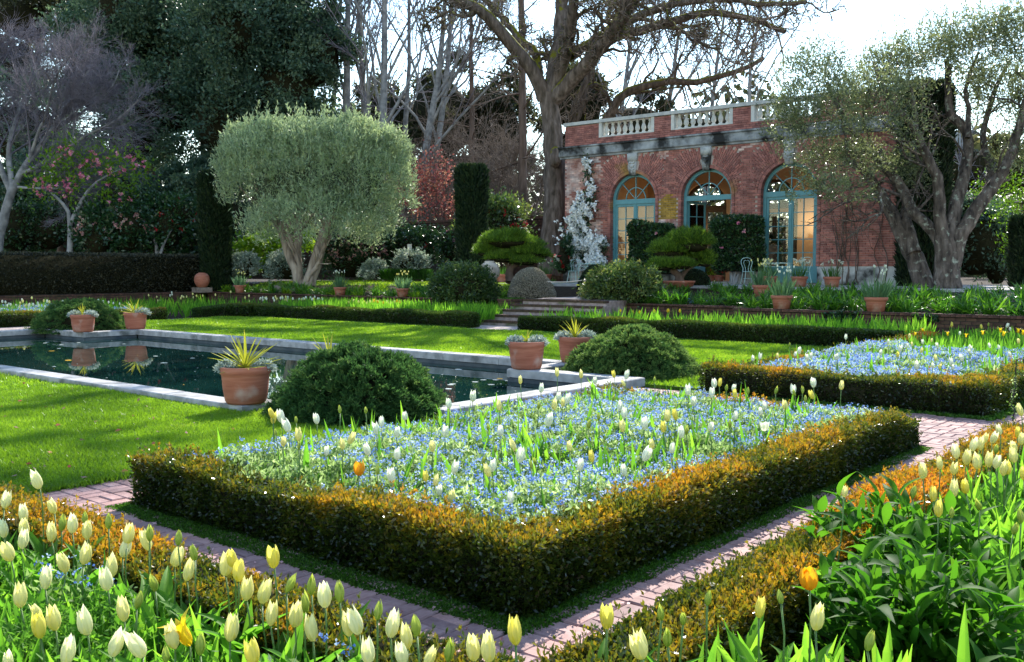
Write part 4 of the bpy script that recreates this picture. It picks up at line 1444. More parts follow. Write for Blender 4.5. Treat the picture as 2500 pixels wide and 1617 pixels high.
l1 = ramify(limbs, rng, 13, .36, .8, .32, n=8, wob=.34, up=.05, u0=.28, rmin=.035)
l2 = ramify(l1 + limbs[6:9], rng, 8, .5, .9, .5, n=6, wob=.38, up=.02, rmin=.022)
l3 = ramify(l2, rng, 5, .5, .9, .6, n=4, wob=.35, rmin=.015)
e = MB()
e.tubes(l1, 6)
# high boughs added above the frame, leafy, placed to shade the lawn
hb_ = MB()
hl_ = MB()
for pp, H_, r_, n_ in [([(-60, 1025), (120, 1000), (330, 962), (560, 945)], 19, .15, 700), ([(-60, 1110), (150, 1075), (420, 1085), (640, 1065)], 21, .15, 500), ([(-80, 1180), (120, 1178), (280, 1160)], 22, .12, 500),
                       ([(420, 800), (640, 812), (860, 812)], 15.5, .28, 2600), ([(560, 832), (700, 846), (880, 836)], 16.5, .22, 1800), ([(1140, 806), (1060, 828), (980, 850)], 15.0, .34, 1400), ([(850, 828), (980, 812), (1060, 802)], 16.0, .25, 1200), ([(1400, 845), (1600, 850), (1850, 852)], 15.5, .15, 600)]:
    G0 = np.array([gr(x, y, 0) for x, y in pp])
    G0 = G0 + np.append(SUN_H / math.tan(SUN_EL) * H_, H_)
    pl = poly(G0, 16, rng, .18)
    hb_.tubes([(pl, np.linspace(r_, r_ * .4, 16))], 7)
    n_ = n_ // 4
    i_ = rng.integers(0, 16, n_)
    hl_.leaves(pl[i_] + rng.normal(size=(n_, 3)) * np.array([.38, .38, .2]), rng.normal(size=(n_, 3)), .28, .16, rng, t=rng.random(n_))
hb_.obj('shade_boughs', M['bark'], OT)
kind(hl_.obj('foliage', M['wood_leaf'], OT), 'stuff')  # leaves added for the same shade bands, out of view
kind(e.obj('branches', M['bark'], OT), 'stuff')
e = MB()
e.tubes(l2, 4)
e.tubes(l3, 3)
kind(e.obj('twigs', M['twig_brown'], OT), 'stuff')
q = MB()
src = l2 + l3
nn = 9000
idx = rng.integers(0, len(src), nn)
P = np.array([src[i][0][rng.integers(1, 4)] for i in idx]) + rng.normal(size=(nn, 3)) * .12
q.leaves(P, rng.normal(size=(nn, 3)), .12, .06, rng, t=.3 + .7 * rng.random(nn))
q.obj('crown', M['wood_leaf'], OT)

OD2 = 46.0
O2 = thing('oak_tree', 'second mossy oak behind the pavilion with one long low bough', 'tree', tuple(at(1410, 600, OD2)))
Z3 = lambda x, y: (1300 + .3897 * x, 200 + .3897 * y)
l0 = [olimb([(215, 1000), (215, 500), (240, 250), (300, 60), (350, -60), (360, -200)], 28 * .75, 18 * .75, 0, 14, OD2, Z3),
      olimb([(270, 250), (330, 60), (400, 15), (470, 90), (490, 190), (480, 300)], 20 * .75, 12 * .75, 1, 14, OD2, Z3),
      olimb([(230, 700), (380, 350), (490, 215), (530, 120), (620, 50), (760, 12), (900, 0), (1050, 0), (1200, -40), (1340, -90), (1450, -150)], 40 * .75, 12 * .75, -3, 20, OD2, Z3)]
e = MB()
e.tubes(l0, 10)
e.obj('trunk', M['bark'], O2)
l1 = ramify(l0, rng, 16, .3, .9, .35, n=7, wob=.32, up=.10, u0=.3, rmin=.03)
l2 = ramify(l1, rng, 8, .5, .9, .5, n=6, wob=.35, rmin=.02)
l3 = ramify(l2, rng, 4, .5, .9, .6, n=4, wob=.35, rmin=.015)
e = MB()
e.tubes(l1, 6)
kind(e.obj('branches', M['bark'], O2), 'stuff')
e = MB()
e.tubes(l2, 4)
e.tubes(l3, 3)
kind(e.obj('twigs', M['twig_brown'], O2), 'stuff')

# ---- grey bare tree at the left edge
LD = 47.0
Z1 = lambda x, y: (.5196 * x, .5196 * y)


def lim(z, r0, r1, d, f, n=12, dd=0.0, wob=.02):
    P = [at(*f(x, y), d + dd * i / (len(z) - 1)) for i, (x, y) in enumerate(z)]
    k = d / FPX * (f(1, 0)[0] - f(0, 0)[0])
    return poly(P, n, rng, wob), np.linspace(r0, r1, n) * k


LT = thing('bare_tree', 'grey lichened bare tree with a haze of fine twigs at the left edge', 'tree', tuple(at(-12, 640, LD)), 'bare trees behind the garden')
tr = [lim([(-25, 1250), (0, 1100), (40, 950), (70, 870)], 26, 20, LD, Z1),
      lim([(70, 870), (130, 760), (240, 620), (330, 470), (420, 330)], 17, 5, LD, Z1), lim([(60, 880), (40, 700), (90, 520), (160, 330), (200, 220)], 15, 5, LD, Z1, dd=2),
      lim([(50, 900), (0, 780), (-60, 600), (-60, 350), (0, 200)], 15, 5, LD, Z1), lim([(80, 880), (200, 890), (310, 895), (420, 960)], 7, 3, LD, Z1, dd=-2),
      lim([(90, 820), (260, 740), (400, 640), (560, 560), (650, 470)], 11, 3, LD, Z1, dd=-2), lim([(130, 760), (220, 520), (260, 380), (330, 260)], 9, 3, LD, Z1, dd=-3),
      lim([(240, 620), (400, 520), (520, 420), (560, 330)], 8, 3, LD, Z1), lim([(100, 820), (250, 790), (420, 760), (560, 800)], 7, 3, LD, Z1, dd=1)]
e = MB()
e.tubes(tr, 8)
e.obj('trunk', M['bark_pale'], LT)
l1 = ramify(tr[1:], rng, 20, .42, .65, .4, n=6, wob=.16, up=.05, u0=.15, rmin=.012)
l2 = ramify(l1, rng, 13, .55, .65, .38, n=5, wob=.16, up=.04, rmin=.007)
l3 = ramify(l2, rng, 9, .6, .6, .5, n=4, wob=.14, up=.03, rmin=.0055)
e = MB()
e.tubes(l1, 4)
e.tubes(l2, 3)
e.tubes(l3, 3)
kind(e.obj('twigs', M['twig_grey'], LT), 'stuff')

# ---- round clipped olive
D1 = 40.0
ob = PB([(640, 432, 98, 112), (755, 430, 118, 122), (870, 428, 108, 120), (940, 450, 55, 100), (770, 545, 175, 72), (598, 405, 52, 80), (900, 520, 80, 70), (578, 358, 42, 46), (955, 372, 48, 52), (675, 338, 66, 42), (850, 338, 80, 42), (760, 345, 60, 40)], D1, .85)
ZO = lambda x, y: (450 + .21 * x, 560 + .21 * y)
rng = rng_of(140)
t = thing('olive_tree', 'large round clipped silver green olive on two pale twisted trunks', 'tree', tuple(at(735, 690, D1)))
st = [lim([(1320, 660), (1290, 450), (1215, 300), (1150, 90), (1080, -60), (900, -300)], 60, 26, D1, ZO), lim([(1335, 650), (1312, 400), (1315, 200), (1330, 0), (1330, -300)], 62, 34, D1, ZO, dd=.4),
      lim([(1425, 655), (1480, 480), (1545, 300), (1600, 100), (1700, -80), (1900, -350)], 66, 34, D1, ZO), lim([(1470, 655), (1530, 470), (1600, 280), (1650, 60), (1650, -250)], 50, 26, D1, ZO, dd=.5),
      lim([(1300, 660), (1350, 480), (1290, 260), (1200, 40)], 36, 16, D1, ZO, dd=-.5), lim([(1400, 665), (1450, 560), (1560, 380), (1640, 160)], 30, 18, D1, ZO, dd=-.6)]
e = MB()
e.tubes(st, 9)
e.obj('trunk', M['bark_olive'], t)
l1 = ramify(st, rng, 8, .4, .7, .4, n=6, up=.1, u0=.5, rmin=.03)
e = MB()
e.tubes(l1, 5)
e.obj('limbs', M['bark_olive'], t)
e = MB()
clumps(e, ob, 74000, .17, .042, rng, per=24, spread=.085, tone=(.05, .95), shell=(.62, 1.10), up=.95, lump=.14)
# upright new shoots over the top
P = surf_pts(ob, 900, rng, .97)
P = P[P[:, 2] > 4.6]
k = 22
h = (.3 + .9 * rng.random(len(P)) ** 2)
u = rng.random((len(P), k))
lean = rng.normal(size=(len(P), 1, 3)) * .10
Q = P[:, None] + u[..., None] * h[:, None, None] * (np.array([0, 0, 1.0]) + lean)
Q = Q.reshape(-1, 3)
e.leaves(Q, rng.normal(size=(len(Q), 3)) * .5 + np.array([0, 0, 1.0]), .16, .045, rng, t=.5 + .5 * rng.random(len(Q)))
cores(e, PB([(680, 450, 70, 70), (800, 450, 80, 75), (880, 450, 70, 75)], D1, .8), .9, 1, 3)
e.obj('crown', [M['olive'], M['olive_core']], t)

# ---- twisted old olive at the right
D2 = 27.0
Z4 = lambda x, y: (1900 + .5195 * x, .5195 * y)
rng = rng_of(150)
t = thing('olive_tree', 'old twisted olive with two lichen spotted trunks at the right', 'tree', tuple(at(2320, 735, D2)))
st = [lim([(795, 1425), (790, 1300), (790, 1180), (775, 1100)], 68, 44, D2, Z4), lim([(770, 1200), (735, 1100), (640, 1000), (560, 850), (460, 740), (390, 660), (310, 580), (270, 470), (230, 390)], 30, 9, D2, Z4, 18, 1.5),
      lim([(780, 1180), (760, 1000), (755, 870), (690, 720), (640, 600), (540, 500), (480, 380), (450, 290)], 32, 9, D2, Z4, 18, -.8), lim([(650, 640), (650, 560), (620, 420), (540, 360), (490, 330)], 14, 6, D2, Z4, 10, -.5),
      lim([(815, 1250), (850, 1120), (915, 1010), (965, 930), (1050, 820), (1120, 650), (1150, 520), (1200, 380)], 40, 14, D2, Z4, 18, -.5), lim([(795, 1150), (830, 970), (880, 800), (890, 620), (810, 540), (805, 420), (790, 280)], 36, 12, D2, Z4, 18, .8),
      lim([(890, 650), (900, 520), (880, 400), (940, 250)], 14, 6, D2, Z4, 10, .8), lim([(970, 930), (1000, 800), (960, 640), (1010, 450), (1080, 300)], 20, 8, D2, Z4, 12, 1.5),
      lim([(700, 1390), (650, 1230), (575, 1090), (520, 980), (440, 850), (370, 780), (290, 740)], 50, 14, D2 + .9, Z4, 18, 1), lim([(640, 1190), (605, 1050), (600, 940), (520, 800), (480, 700)], 32, 12, D2 + .9, Z4, 12, 1.2)]
st[0][1][:3] += np.array([.22, .1, .04])
e = MB()
e.tubes(st, 10)
e.obj('trunk', M['bark_lichen'], t)
tw = [lim([(570, 920), (475, 890), (490, 1000), (400, 1040), (320, 1030)], 8, 3, D2, Z4, 10, -1), lim([(470, 740), (400, 560), (430, 490), (520, 470)], 6, 2, D2, Z4, 10, -1), lim([(300, 580), (320, 700), (310, 780)], 6, 2, D2, Z4, 8, -1), lim([(480, 910), (320, 950), (240, 1000), (190, 1045)], 6, 2, D2, Z4, 10, -1.2), lim([(690, 720), (660, 860), (620, 960)], 6, 2, D2, Z4, 8, -.6)]
l1 = ramify(st[1:] + tw, rng, 8, .32, .8, .3, n=6, wob=.2, up=.05, u0=.35, rmin=.016)
l2 = ramify(l1, rng, 6, .6, .7, .5, n=5, wob=.2, up=.02, rmin=.009)
e = MB()
e.tubes(tw, 6)
e.tubes(l1, 4)
e.tubes(l2, 3)
e.obj('limbs', M['bark_lichen'], t)
ob = PB([(2000, 215, 120, 100, 1), (1950, 320, 75, 110, 0), (2120, 290, 130, 120, -1), (2060, 400, 120, 60, 0), (2210, 420, 70, 70, 1), (2270, 170, 120, 110, 0), (2400, 110, 120, 90, 0), (2500, 120, 110, 110, -1), (2440, 250, 110, 100, 1), (2560, 300, 120, 140, 0), (2470, 400, 60, 60, 0), (2030, 470, 90, 40, -1.4), (2170, 180, 90, 80, 0)], D2, .9)
e = MB()
clumps(e, ob, 50000, .11, .032, rng, per=34, spread=.12, tone=(.0, .9), shell=(.2, 1.05), up=.3, lump=.1)
P = surf_pts(ob, 420, rng)
P = P[P[:, 2] > 6.0]
h = (.3 + .5 * rng.random(len(P)))
Q = (P[:, None] + rng.random((len(P), 14))[..., None] * h[:, None, None] * (np.array([0, 0, 1.0]) + rng.normal(size=(len(P), 1, 3)) * .2)).reshape(-1, 3)
e.leaves(Q, rng.normal(size=(len(Q), 3)) * .5 + np.array([0, 0, .9]), .11, .028, rng, t=.2 + .7 * rng.random(len(Q)))
e.obj('crown', M['olive2'], t)


# ---- clipped hedges and columns
def hedge_pts(rng, n, x0, x1, y0, y1, z0, z1, wavy=.03, seed=1, faces='xXyYz', fr=.6, rnd=.06):
    A = {'x': (y1 - y0) * (z1 - z0), 'X': (y1 - y0) * (z1 - z0), 'y': (x1 - x0) * (z1 - z0), 'Y': (x1 - x0) * (z1 - z0), 'z': (x1 - x0) * (y1 - y0) * 1.15}
    tot = sum(A[f] for f in faces)
    PP, NN = [], []
    for f in faces:
        k = int(n * A[f] / tot)
        a, b_, c = rng.random(k), rng.random(k), rng.random(k)
        if f in 'xX':
            P = np.c_[np.full(k, x0 if f == 'x' else x1), y0 + (y1 - y0) * a, z0 + (z1 - z0) * b_]
            N = np.array([-1.0 if f == 'x' else 1.0, 0, 0])
        elif f in 'yY':
            P = np.c_[x0 + (x1 - x0) * a, np.full(k, y0 if f == 'y' else y1), z0 + (z1 - z0) * b_]
            N = np.array([0, -1.0 if f == 'y' else 1.0, 0])
        else:
            P = np.c_[x0 + (x1 - x0) * a, y0 + (y1 - y0) * b_, np.full(k, z1)]
            N = np.array([0, 0, 1.0])
        PP.append(P)
        NN.append(np.broadcast_to(N, (k, 3)))
    P, N = np.concatenate(PP), np.concatenate(NN)
    if rnd:
        # round the upper edges a little
        cx, cy = np.clip(P[:, 0], x0 + rnd, x1 - rnd), np.clip(P[:, 1], y0 + rnd, y1 - rnd)
        cz = np.minimum(P[:, 2], z1 - rnd)
        v = P - np.c_[cx, cy, cz]
        L = np.linalg.norm(v, axis=1)
        P = np.where((L > rnd)[:, None], np.c_[cx, cy, cz] + v / np.maximum(L, 1e-6)[:, None] * rnd, P)
    w = wav(P, fr, seed)
    P = P + N * (w * wavy)[:, None] + N * (rng.random(len(P)) ** 1.5 * -.05)[:, None]
    P[:, 2] += (P[:, 2] - z0) / (z1 - z0) * wav(P * [1, 1, 0], .45, seed + 7) * wavy
    return P, N


def hedge(name, label, boxes_, n, L, W, leaf, seed, cat='hedge', tint=None, group=None, core_in=.05, wavy=.03, updir=.5, base=None, rnd=.06, stray=0):
    """Clipped hedge over one or more boxes (x0, x1, y0, y1, z0, z1)."""
    rng = rng_of(seed)
    b0 = boxes_[0]
    t = thing(name, label, cat, base or ((b0[0] + b0[1]) / 2, (b0[2] + b0[3]) / 2, b0[4]), group)
    e = MB()
    vol = [(b_[1] - b_[0]) * (b_[3] - b_[2]) + 2 * (b_[1] - b_[0] + b_[3] - b_[2]) * (b_[5] - b_[4]) for b_ in boxes_]
    for k, (b_, v) in enumerate(zip(boxes_, vol)):
        P, N = hedge_pts(rng, int(n * v / sum(vol)), *b_, wavy=wavy, seed=seed, rnd=rnd)
        D = N * .7 + rng.normal(size=P.shape) * .65 + np.array([0, 0, updir])
        tt = rng.random(len(P)) if tint is None else tint(P, N, b_, rng)
        e.leaves(P, D, L * (.6 + .8 * rng.random(len(P))), W * (.7 + .6 * rng.random(len(P))), rng, 0, np.clip(tt, 0, 1))
        if stray:
            ns = int(stray * v / sum(vol))
            P, N = hedge_pts(rng, ns, *b_, wavy=wavy, seed=seed, rnd=rnd)
            ns = len(P)
            up_ = unit(N * .6 + rng.normal(size=(ns, 3)) * .35 + np.array([0, 0, .8]))
            q_ = rng.random((ns, 8))
            Q = (P[:, None] + up_[:, None] * (q_ * L * (1.2 + 2.2 * rng.random((ns, 1))))[..., None]).reshape(-1, 3)
            tq = np.repeat((tint(P, N, b_, rng) if tint is not None else rng.random(ns)) - .04, 8)
            e.leaves(Q, np.repeat(up_, 8, 0) + rng.normal(size=Q.shape) * .55, L * .9, W * .9, rng, 0, np.clip(tq, 0, 1))
        ci = core_in + .0015 * k
        e.box((b_[0] + ci, b_[2] + ci, b_[4] - .05), (b_[1] - ci, b_[3] - ci, b_[5] - ci), 1)
    e.obj('foliage', [leaf, M['core']], t)
    return t


hedge('yew_hedge', 'long tall brown green clipped hedge along the left side', [(-38.6, -37.0, 2, 24.2, .6, 2.12)], 42000, .10, .045, M['yewb'], 161, wavy=.03)


def column(label, px, ytop, ybase, w, d, seed, group='clipped yew columns'):
    rng = rng_of(seed)
    bp_, tp = at(px, ybase, d), at(px, ytop, d)
    zb_ = float(zup(bp_[0], bp_[1]))
    R_ = w / 2 * d / FPX
    H = tp[2] - zb_
    t = thing('yew_column', label, 'topiary', (bp_[0], bp_[1], zb_), group)
    n = 15000
    a = rng.random(n) * 2 * np.pi
    z = rng.random(n) ** .95
    rr = R_ * (1 - .10 * (1 - z)) * np.where(z > .93, np.sqrt(np.clip(1 - ((z - .93) / .075) ** 2 * .55, .05, 1)), 1)
    top = rng.random(n) < .06
    rr = np.where(top, R_ * np.sqrt(rng.random(n)) * .8, rr)
    z = np.where(top, .99, z)
    N = np.c_[np.cos(a), np.sin(a), np.zeros(n)]
    P = np.array([bp_[0], bp_[1], zb_]) + N * rr[:, None] * (1 + .035 * wav(np.c_[a * 1.2, z * 3, z * 0], .7, seed)[:, None]) + np.c_[np.zeros((n, 2)), z * H]
    e = MB()
    e.leaves(P, N * .35 + rng.normal(size=(n, 3)) * .3 + np.array([0, 0, 1.0]), .20 * (.6 + .8 * rng.random(n)), .06, rng, 0, rng.random(n))
    e.lathe([(R_ * .8, 0), (R_ * .88, H * .3), (R_ * .93, H * .9), (R_ * .7, H * .98), (.01, H * .985)], (bp_[0], bp_[1], zb_), 16, 1)
    e.obj('foliage', [M['yew'], M['core']], t)
    return t


column('dark clipped yew column left of the round olive', 527, 428, 680, 72, 42, 171)
column('dark clipped yew column behind the bonsai pine', 1152, 412, 655, 72, 40, 172)
column('dark clipped yew column at the right edge of the picture', 2500, 540, 712, 62, 30, 173)
column('tall dark cypress column against the right corner of the pavilion', 2250, 215, 700, 118, 30.4, 174)

# ---- shrubs on the upper level
hedge('ivy_hedge', 'tall dark ivy covered hedge behind the camellias at the left', [(-80, -41, 27, 28.2, .5, 4.2)], 16000, .26, .16, M['camellia'], 180, wavy=.12, rnd=.2, core_in=.12)
dw = MB()
rng = rng_of(179)
n = 70000
xx = rng.uniform(-190, 70, n)
yy = rng.uniform(78, 118, n) + np.where(xx > 10, 20, 0)
top = 13 + 4 * np.sin(xx * .11) + 2.5 * np.sin(xx * .31 + yy * .1)
zz = top * rng.random(n) ** .55
dw.leaves(np.c_[xx, yy, zz], rng.normal(size=(n, 3)), .85, .55, rng, 0, np.clip(.15 + .5 * rng.random(n) + .2 * wav(np.c_[xx, yy, zz], .06, 4), 0, 1))
kind(dw.obj('distant_woodland', M['wood_leaf']), 'stuff')
bush('ivy_wall_hedge', 'dark ivy covered hedge wall at the far left behind the long hedge', PB([(30, 560, 90, 60), (120, 560, 60, 55)], 50), 7000, .16, .1, M['camellia'], 181, 'hedge', core=.9)
bush('pink_camellia', 'small camellia tree with bright pink blossoms on a pale forked stem', PB([(130, 470, 60, 50), (230, 440, 70, 60), (310, 420, 60, 60), (180, 400, 70, 45), (290, 500, 50, 30)], 44), 1900, .2, .09, M['lime'], 182, 'tree', None,
     (M['bark_pale'], [([at(170, 640, 44), at(172, 545, 44), at(160, 505, 44), at(125, 470, 44)], .16, .05), ([at(172, 548, 44), at(192, 505, 44), at(230, 450, 44), at(300, 410, 44)], .11, .03)]), [(M['pink'], 90, .15)], core=0, spread=.34, per=20, tone=(0, .6))
bush('pale_camellia', 'broad camellia bush with pale peach pink flowers above the long hedge', PB([(240, 570, 60, 60), (310, 560, 60, 65)], 44), 6500, .17, .09, M['camellia'], 183, 'shrub', 'flowering camellias', None, [(M['palepink'], 80, .17)])
bush('red_camellia', 'camellia bush with deep red flowers left of the first yew column', PB([(390, 560, 80, 60), (430, 530, 60, 50), (350, 520, 50, 50)], 45), 8000, .17, .09, M['camellia'], 184, 'shrub', 'flowering camellias',
     (M['bark_pale'], [([at(385, 640, 44), at(380, 590, 44), at(360, 560, 44)], .1, .04), ([at(387, 640, 44), at(400, 595, 44), at(420, 560, 44)], .09, .03)]), [(M['red'], 80, .16), (M['white'], 16, .16)])
bush('pink_camellia_hedge', 'dense bush dotted with small pale pink flowers right of the olive trunks', PB([(850, 630, 60, 60), (900, 620, 45, 60), (825, 600, 40, 45)], 45), 7500, .14, .07, M['camellia'], 185, 'shrub', 'flowering camellias', None, [(M['palepink'], 300, .12)])
bush('red_rhododendron', 'tall bush with red flowers and white lit leaves right of the second yew column', PB([(1220, 560, 75, 65), (1150, 600, 55, 55), (1190, 530, 50, 40)], 46), 8000, .17, .09, M['rhodo'], 186, 'shrub', None, None, [(M['red'], 70, .18), (M['white'], 70, .15)])  # white petals stand in for leaves whitened by sunlight
bush('dark_camellia', 'dark low bush with a few red flowers under the garden wall', PB([(1010, 610, 65, 45), (950, 600, 40, 40)], 46), 5500, .15, .08, M['camellia'], 187, 'shrub', 'flowering camellias', None, [(M['red'], 14, .14)])
bush('gate_bush', 'dark bush with magenta flowers beside the brick arch', PB([(1105, 600, 30, 50)], 45), 1600, .15, .08, M['camellia'], 188, 'shrub', None, None, [(M['pink'], 8, .16)])
bare_tree('red_maple', 'small maple with a haze of young red leaves behind the garden wall', tuple(at(1070, 560, 52)), [([at(1070, 600, 52), at(1068, 500, 52), at(1050, 430, 52)], .12, .03), ([at(1070, 580, 52), at(1090, 490, 52), at(1110, 440, 52)], .1, .03), ([at(1068, 560, 52), at(1030, 500, 52), at(1010, 460, 52)], .09, .03)], 0, 0, M['bark_brown'], M['twig_brown'], 189, [dict(num=9, length=.6, ang=.6, ratio=.5, n=5, rmin=.015), dict(num=6, length=.5, ang=.7, ratio=.6, n=4, rmin=.01)], None, 'tree', 6, (M['redleaf'], 2600, .15, .10, .25))
bush('lime_shrub', 'yellow green large leaved shrub behind the left side of the olive trunks', PB([(600, 615, 30, 25), (650, 600, 40, 22), (690, 610, 30, 25), (625, 645, 35, 22), (745, 600, 25, 22)], 45.5), 1900, .22, .15, M['lime'], 190, core=0, spread=.35, per=14)
for k, (x, y, rx, ry, d, lab) in enumerate([(597, 652, 33, 26, 42.5, 'round silvery variegated bush beside the first yew column'), (695, 655, 46, 32, 42.5, 'round silvery variegated bush behind the olive trunks'), (915, 662, 27, 20, 42, 'small silvery variegated bush below the pink flowered bush'), (1004, 640, 40, 24, 42, 'round white green variegated bush below the small white sign')]):
    bush('variegated_bush', lab, PB([(x, y, rx, ry)], d), 3000, .13, .07, M['varieg'], 191 + k, 'shrub', 'silvery variegated bushes', None, None, core=.85)
bush('dark_shrubbery', 'deep dark bushes in the shade behind the twisted olive', PB([(2300, 600, 60, 90), (2380, 590, 70, 100), (2440, 620, 40, 90), (2350, 520, 80, 50)], 36), 8000, .16, .08, M['dark'], 196, 'shrub', None, None, None)
bush('climber_shrub', 'pale green climber in the dark corner beside the right yew column', PB([(2462, 520, 30, 40), (2468, 620, 16, 50), (2440, 470, 50, 40)], 33), 1500, .11, .05, M['lime'], 197, 'shrub', core=0, spread=.4, per=15, tone=(0, .5))
for lab, bl, sd, d, tn in [('big round dark rhododendron left of the steps', [(1130, 705, 78, 55), (1100, 720, 52, 45), (1165, 715, 50, 50)], 201, 30.5, (.0, .72)), ('big round rhododendron with sunlit yellow tips right of the steps', [(1525, 710, 90, 55), (1475, 715, 52, 48), (1580, 715, 42, 46)], 202, 28.6, (.2, .95))]:
    bush('rhododendron', lab, PB(bl, d), 13000, .105, .045, M['rhodo'], sd, 'shrub', 'round rhododendrons beside the steps', None, None, core=.84, per=22, spread=.10, tone=tn, shell=(.84, 1.06), lump=.13)


def dome(name, label, px, py, rx, ry, d, leaf, seed, n=9000, L=.07, W=.03, group=None):
    rng = rng_of(seed)
    c = at(px, py + ry, d)
    rr = np.array([rx * d / FPX, rx * d / FPX * .95, 2 * ry * d / FPX])
    t = thing(name, label, 'topiary', tuple(c), group)
    dd = unit(rng.normal(size=(n, 3)))
    dd[:, 2] = np.abs(dd[:, 2])
    w = wav(dd, .8, seed)
    P = c + dd * rr * (1 + .03 * w[:, None])
    P[:, :2] = c[:2] + (P[:, :2] - c[:2]) * np.where((P[:, 2] - c[2]) / rr[2] < .35, .9 + .3 * ((P[:, 2] - c[2]) / rr[2]), 1.0)[:, None]
    e = MB()
    e.leaves(P, dd * .8 + rng.normal(size=(n, 3)) * .6, L * (.6 + .8 * rng.random(n)), W, rng, 0, rng.random(n))
    e.ball(c, rr * .95, 20, 10, 1, zmin=-.05, lump=.03)
    e.obj('foliage', [leaf, M['core']], t)
    return t


dome('clipped_dome', 'large grey brown clipped dome shrub at the top of the steps', 1297, 702, 60, 46, 31, M['dome'], 211, 30000, .05, .024)
dome('clipped_dome', 'grey brown clipped dome half hidden behind the sunlit rhododendron', 1468, 700, 50, 38, 30.5, M['dome'], 212)
dome('box_ball', 'smooth dark green clipped ball by the cafe chair', 1450, 690, 42, 40, 32, M['yew'], 213, 9000, .05, .025)
dome('box_ball', 'smooth dark green low ball under the bonsai pine bowl', 1690, 680, 45, 22, 32, M['yew'], 214, 5000, .05, .025)


def panel(label, x0, x1, y0, y1, d, seed, stem):
    """Clipped camellia panel trained against the house."""
    a, b_ = at(x0, y1, d), at(x1, y0, d)
    xa = (a[0] + b_[0]) / 2
    w = abs(x1 - x0) / 2 * d / FPX / .82
    ya = 30.95
    k = (ya) / ((a[1] + b_[1]) / 2)
    za, zb_ = at(x0, y1, d)[2], at(x1, y0, d)[2]
    cx = aty_((x0 + x1) / 2, ya)
    t = hedge('camellia_panel', label, [(cx - w * .98, cx + w * .98, ya - .32, ya + .25, za, zb_)], 6500, .11, .06, M['camellia'], seed, 'topiary', group='clipped camellias against the pavilion', wavy=.07, core_in=.1, rnd=.2, base=(cx, ya, 1.04))
    q = MB()
    rng = rng_of(seed)
    for s in (-.12, .05, .18):
        q.tube(poly([(cx + s * .6 + stem, ya, 1.02), (cx + s + stem * .6, ya, 1.5), (cx + s * 2, ya, zb_ - .6)], 8, rng, .02), np.linspace(.06, .03, 8), 6)
    q.obj('trunk', M['bark_pale'], t)
    q = MB()
    P = np.array([[cx + .45 * w, ya - .36, zb_ - .45], [cx - .5 * w, ya - .36, za + .75], [cx + .2 * w, ya - .36, za + 1.6]])[:3 if stem else 1]
    flowers(q, P, .09, rng, petals=10)
    q.obj('blossoms', M['pink'], t)


def aty_(px, Y):
    r_ = ray(px, 600)
    return float(EYEP[0] + Y / r_[1] * r_[0])


panel('clipped square camellia screen left of the open middle door', 1537, 1645, 532, 668, 32.5, 221, 0)
panel('clipped square camellia screen with a pink flower right of the open middle door', 1746, 1857, 527, 660, 31.8, 222, -.15)


# ---- cloud pruned pines
def bonsai(label, base, d, limbs_, pads, seed, ground_z):
    rng = rng_of(seed)
    b0 = at(*base, d)
    t = thing('bonsai_pine', label, 'tree', tuple(b0), 'cloud pruned pines')
    q = MB()
    for pts, r0, r1 in limbs_:
        q.tube(poly([at(x, y, d + dd) for x, y, dd in pts], 12, rng, .015), np.linspace(r0, r1, 12), 8)
    q.obj('trunk', M['bark_brown'], t)
    e = MB()
    for c, rr in PB(pads, d, .9):
        n = int(5200 * (rr[0] * rr[1]) ** .9)
        dd = unit(rng.normal(size=(n, 3)))
        dd[:, 2] = np.abs(dd[:, 2]) * 1.0 - .12
        s = .6 + .42 * rng.random(n) ** .5
        P = c + dd * rr * np.array([1, 1, 1.25]) * s[:, None] * (1 + .22 * wav(dd, 1.4, seed)[:, None])
        for k in range(3):
            e.leaves(P, dd * .5 + rng.normal(size=(n, 3)) * .45 + np.array([0, 0, .75]), .17 * (.5 + .8 * rng.random(n)), .02, rng, 0, np.clip(.1 + .8 * rng.random(n), 0, 1))
    cores(e, [(c - np.array([0, 0, rr[2] * .18]), rr * np.array([.8, .8, .6])) for c, rr in PB(pads, d, .9)], 1.0, 1, seed)
    e.obj('foliage', [M['pine'], M['core']], t)
    return t


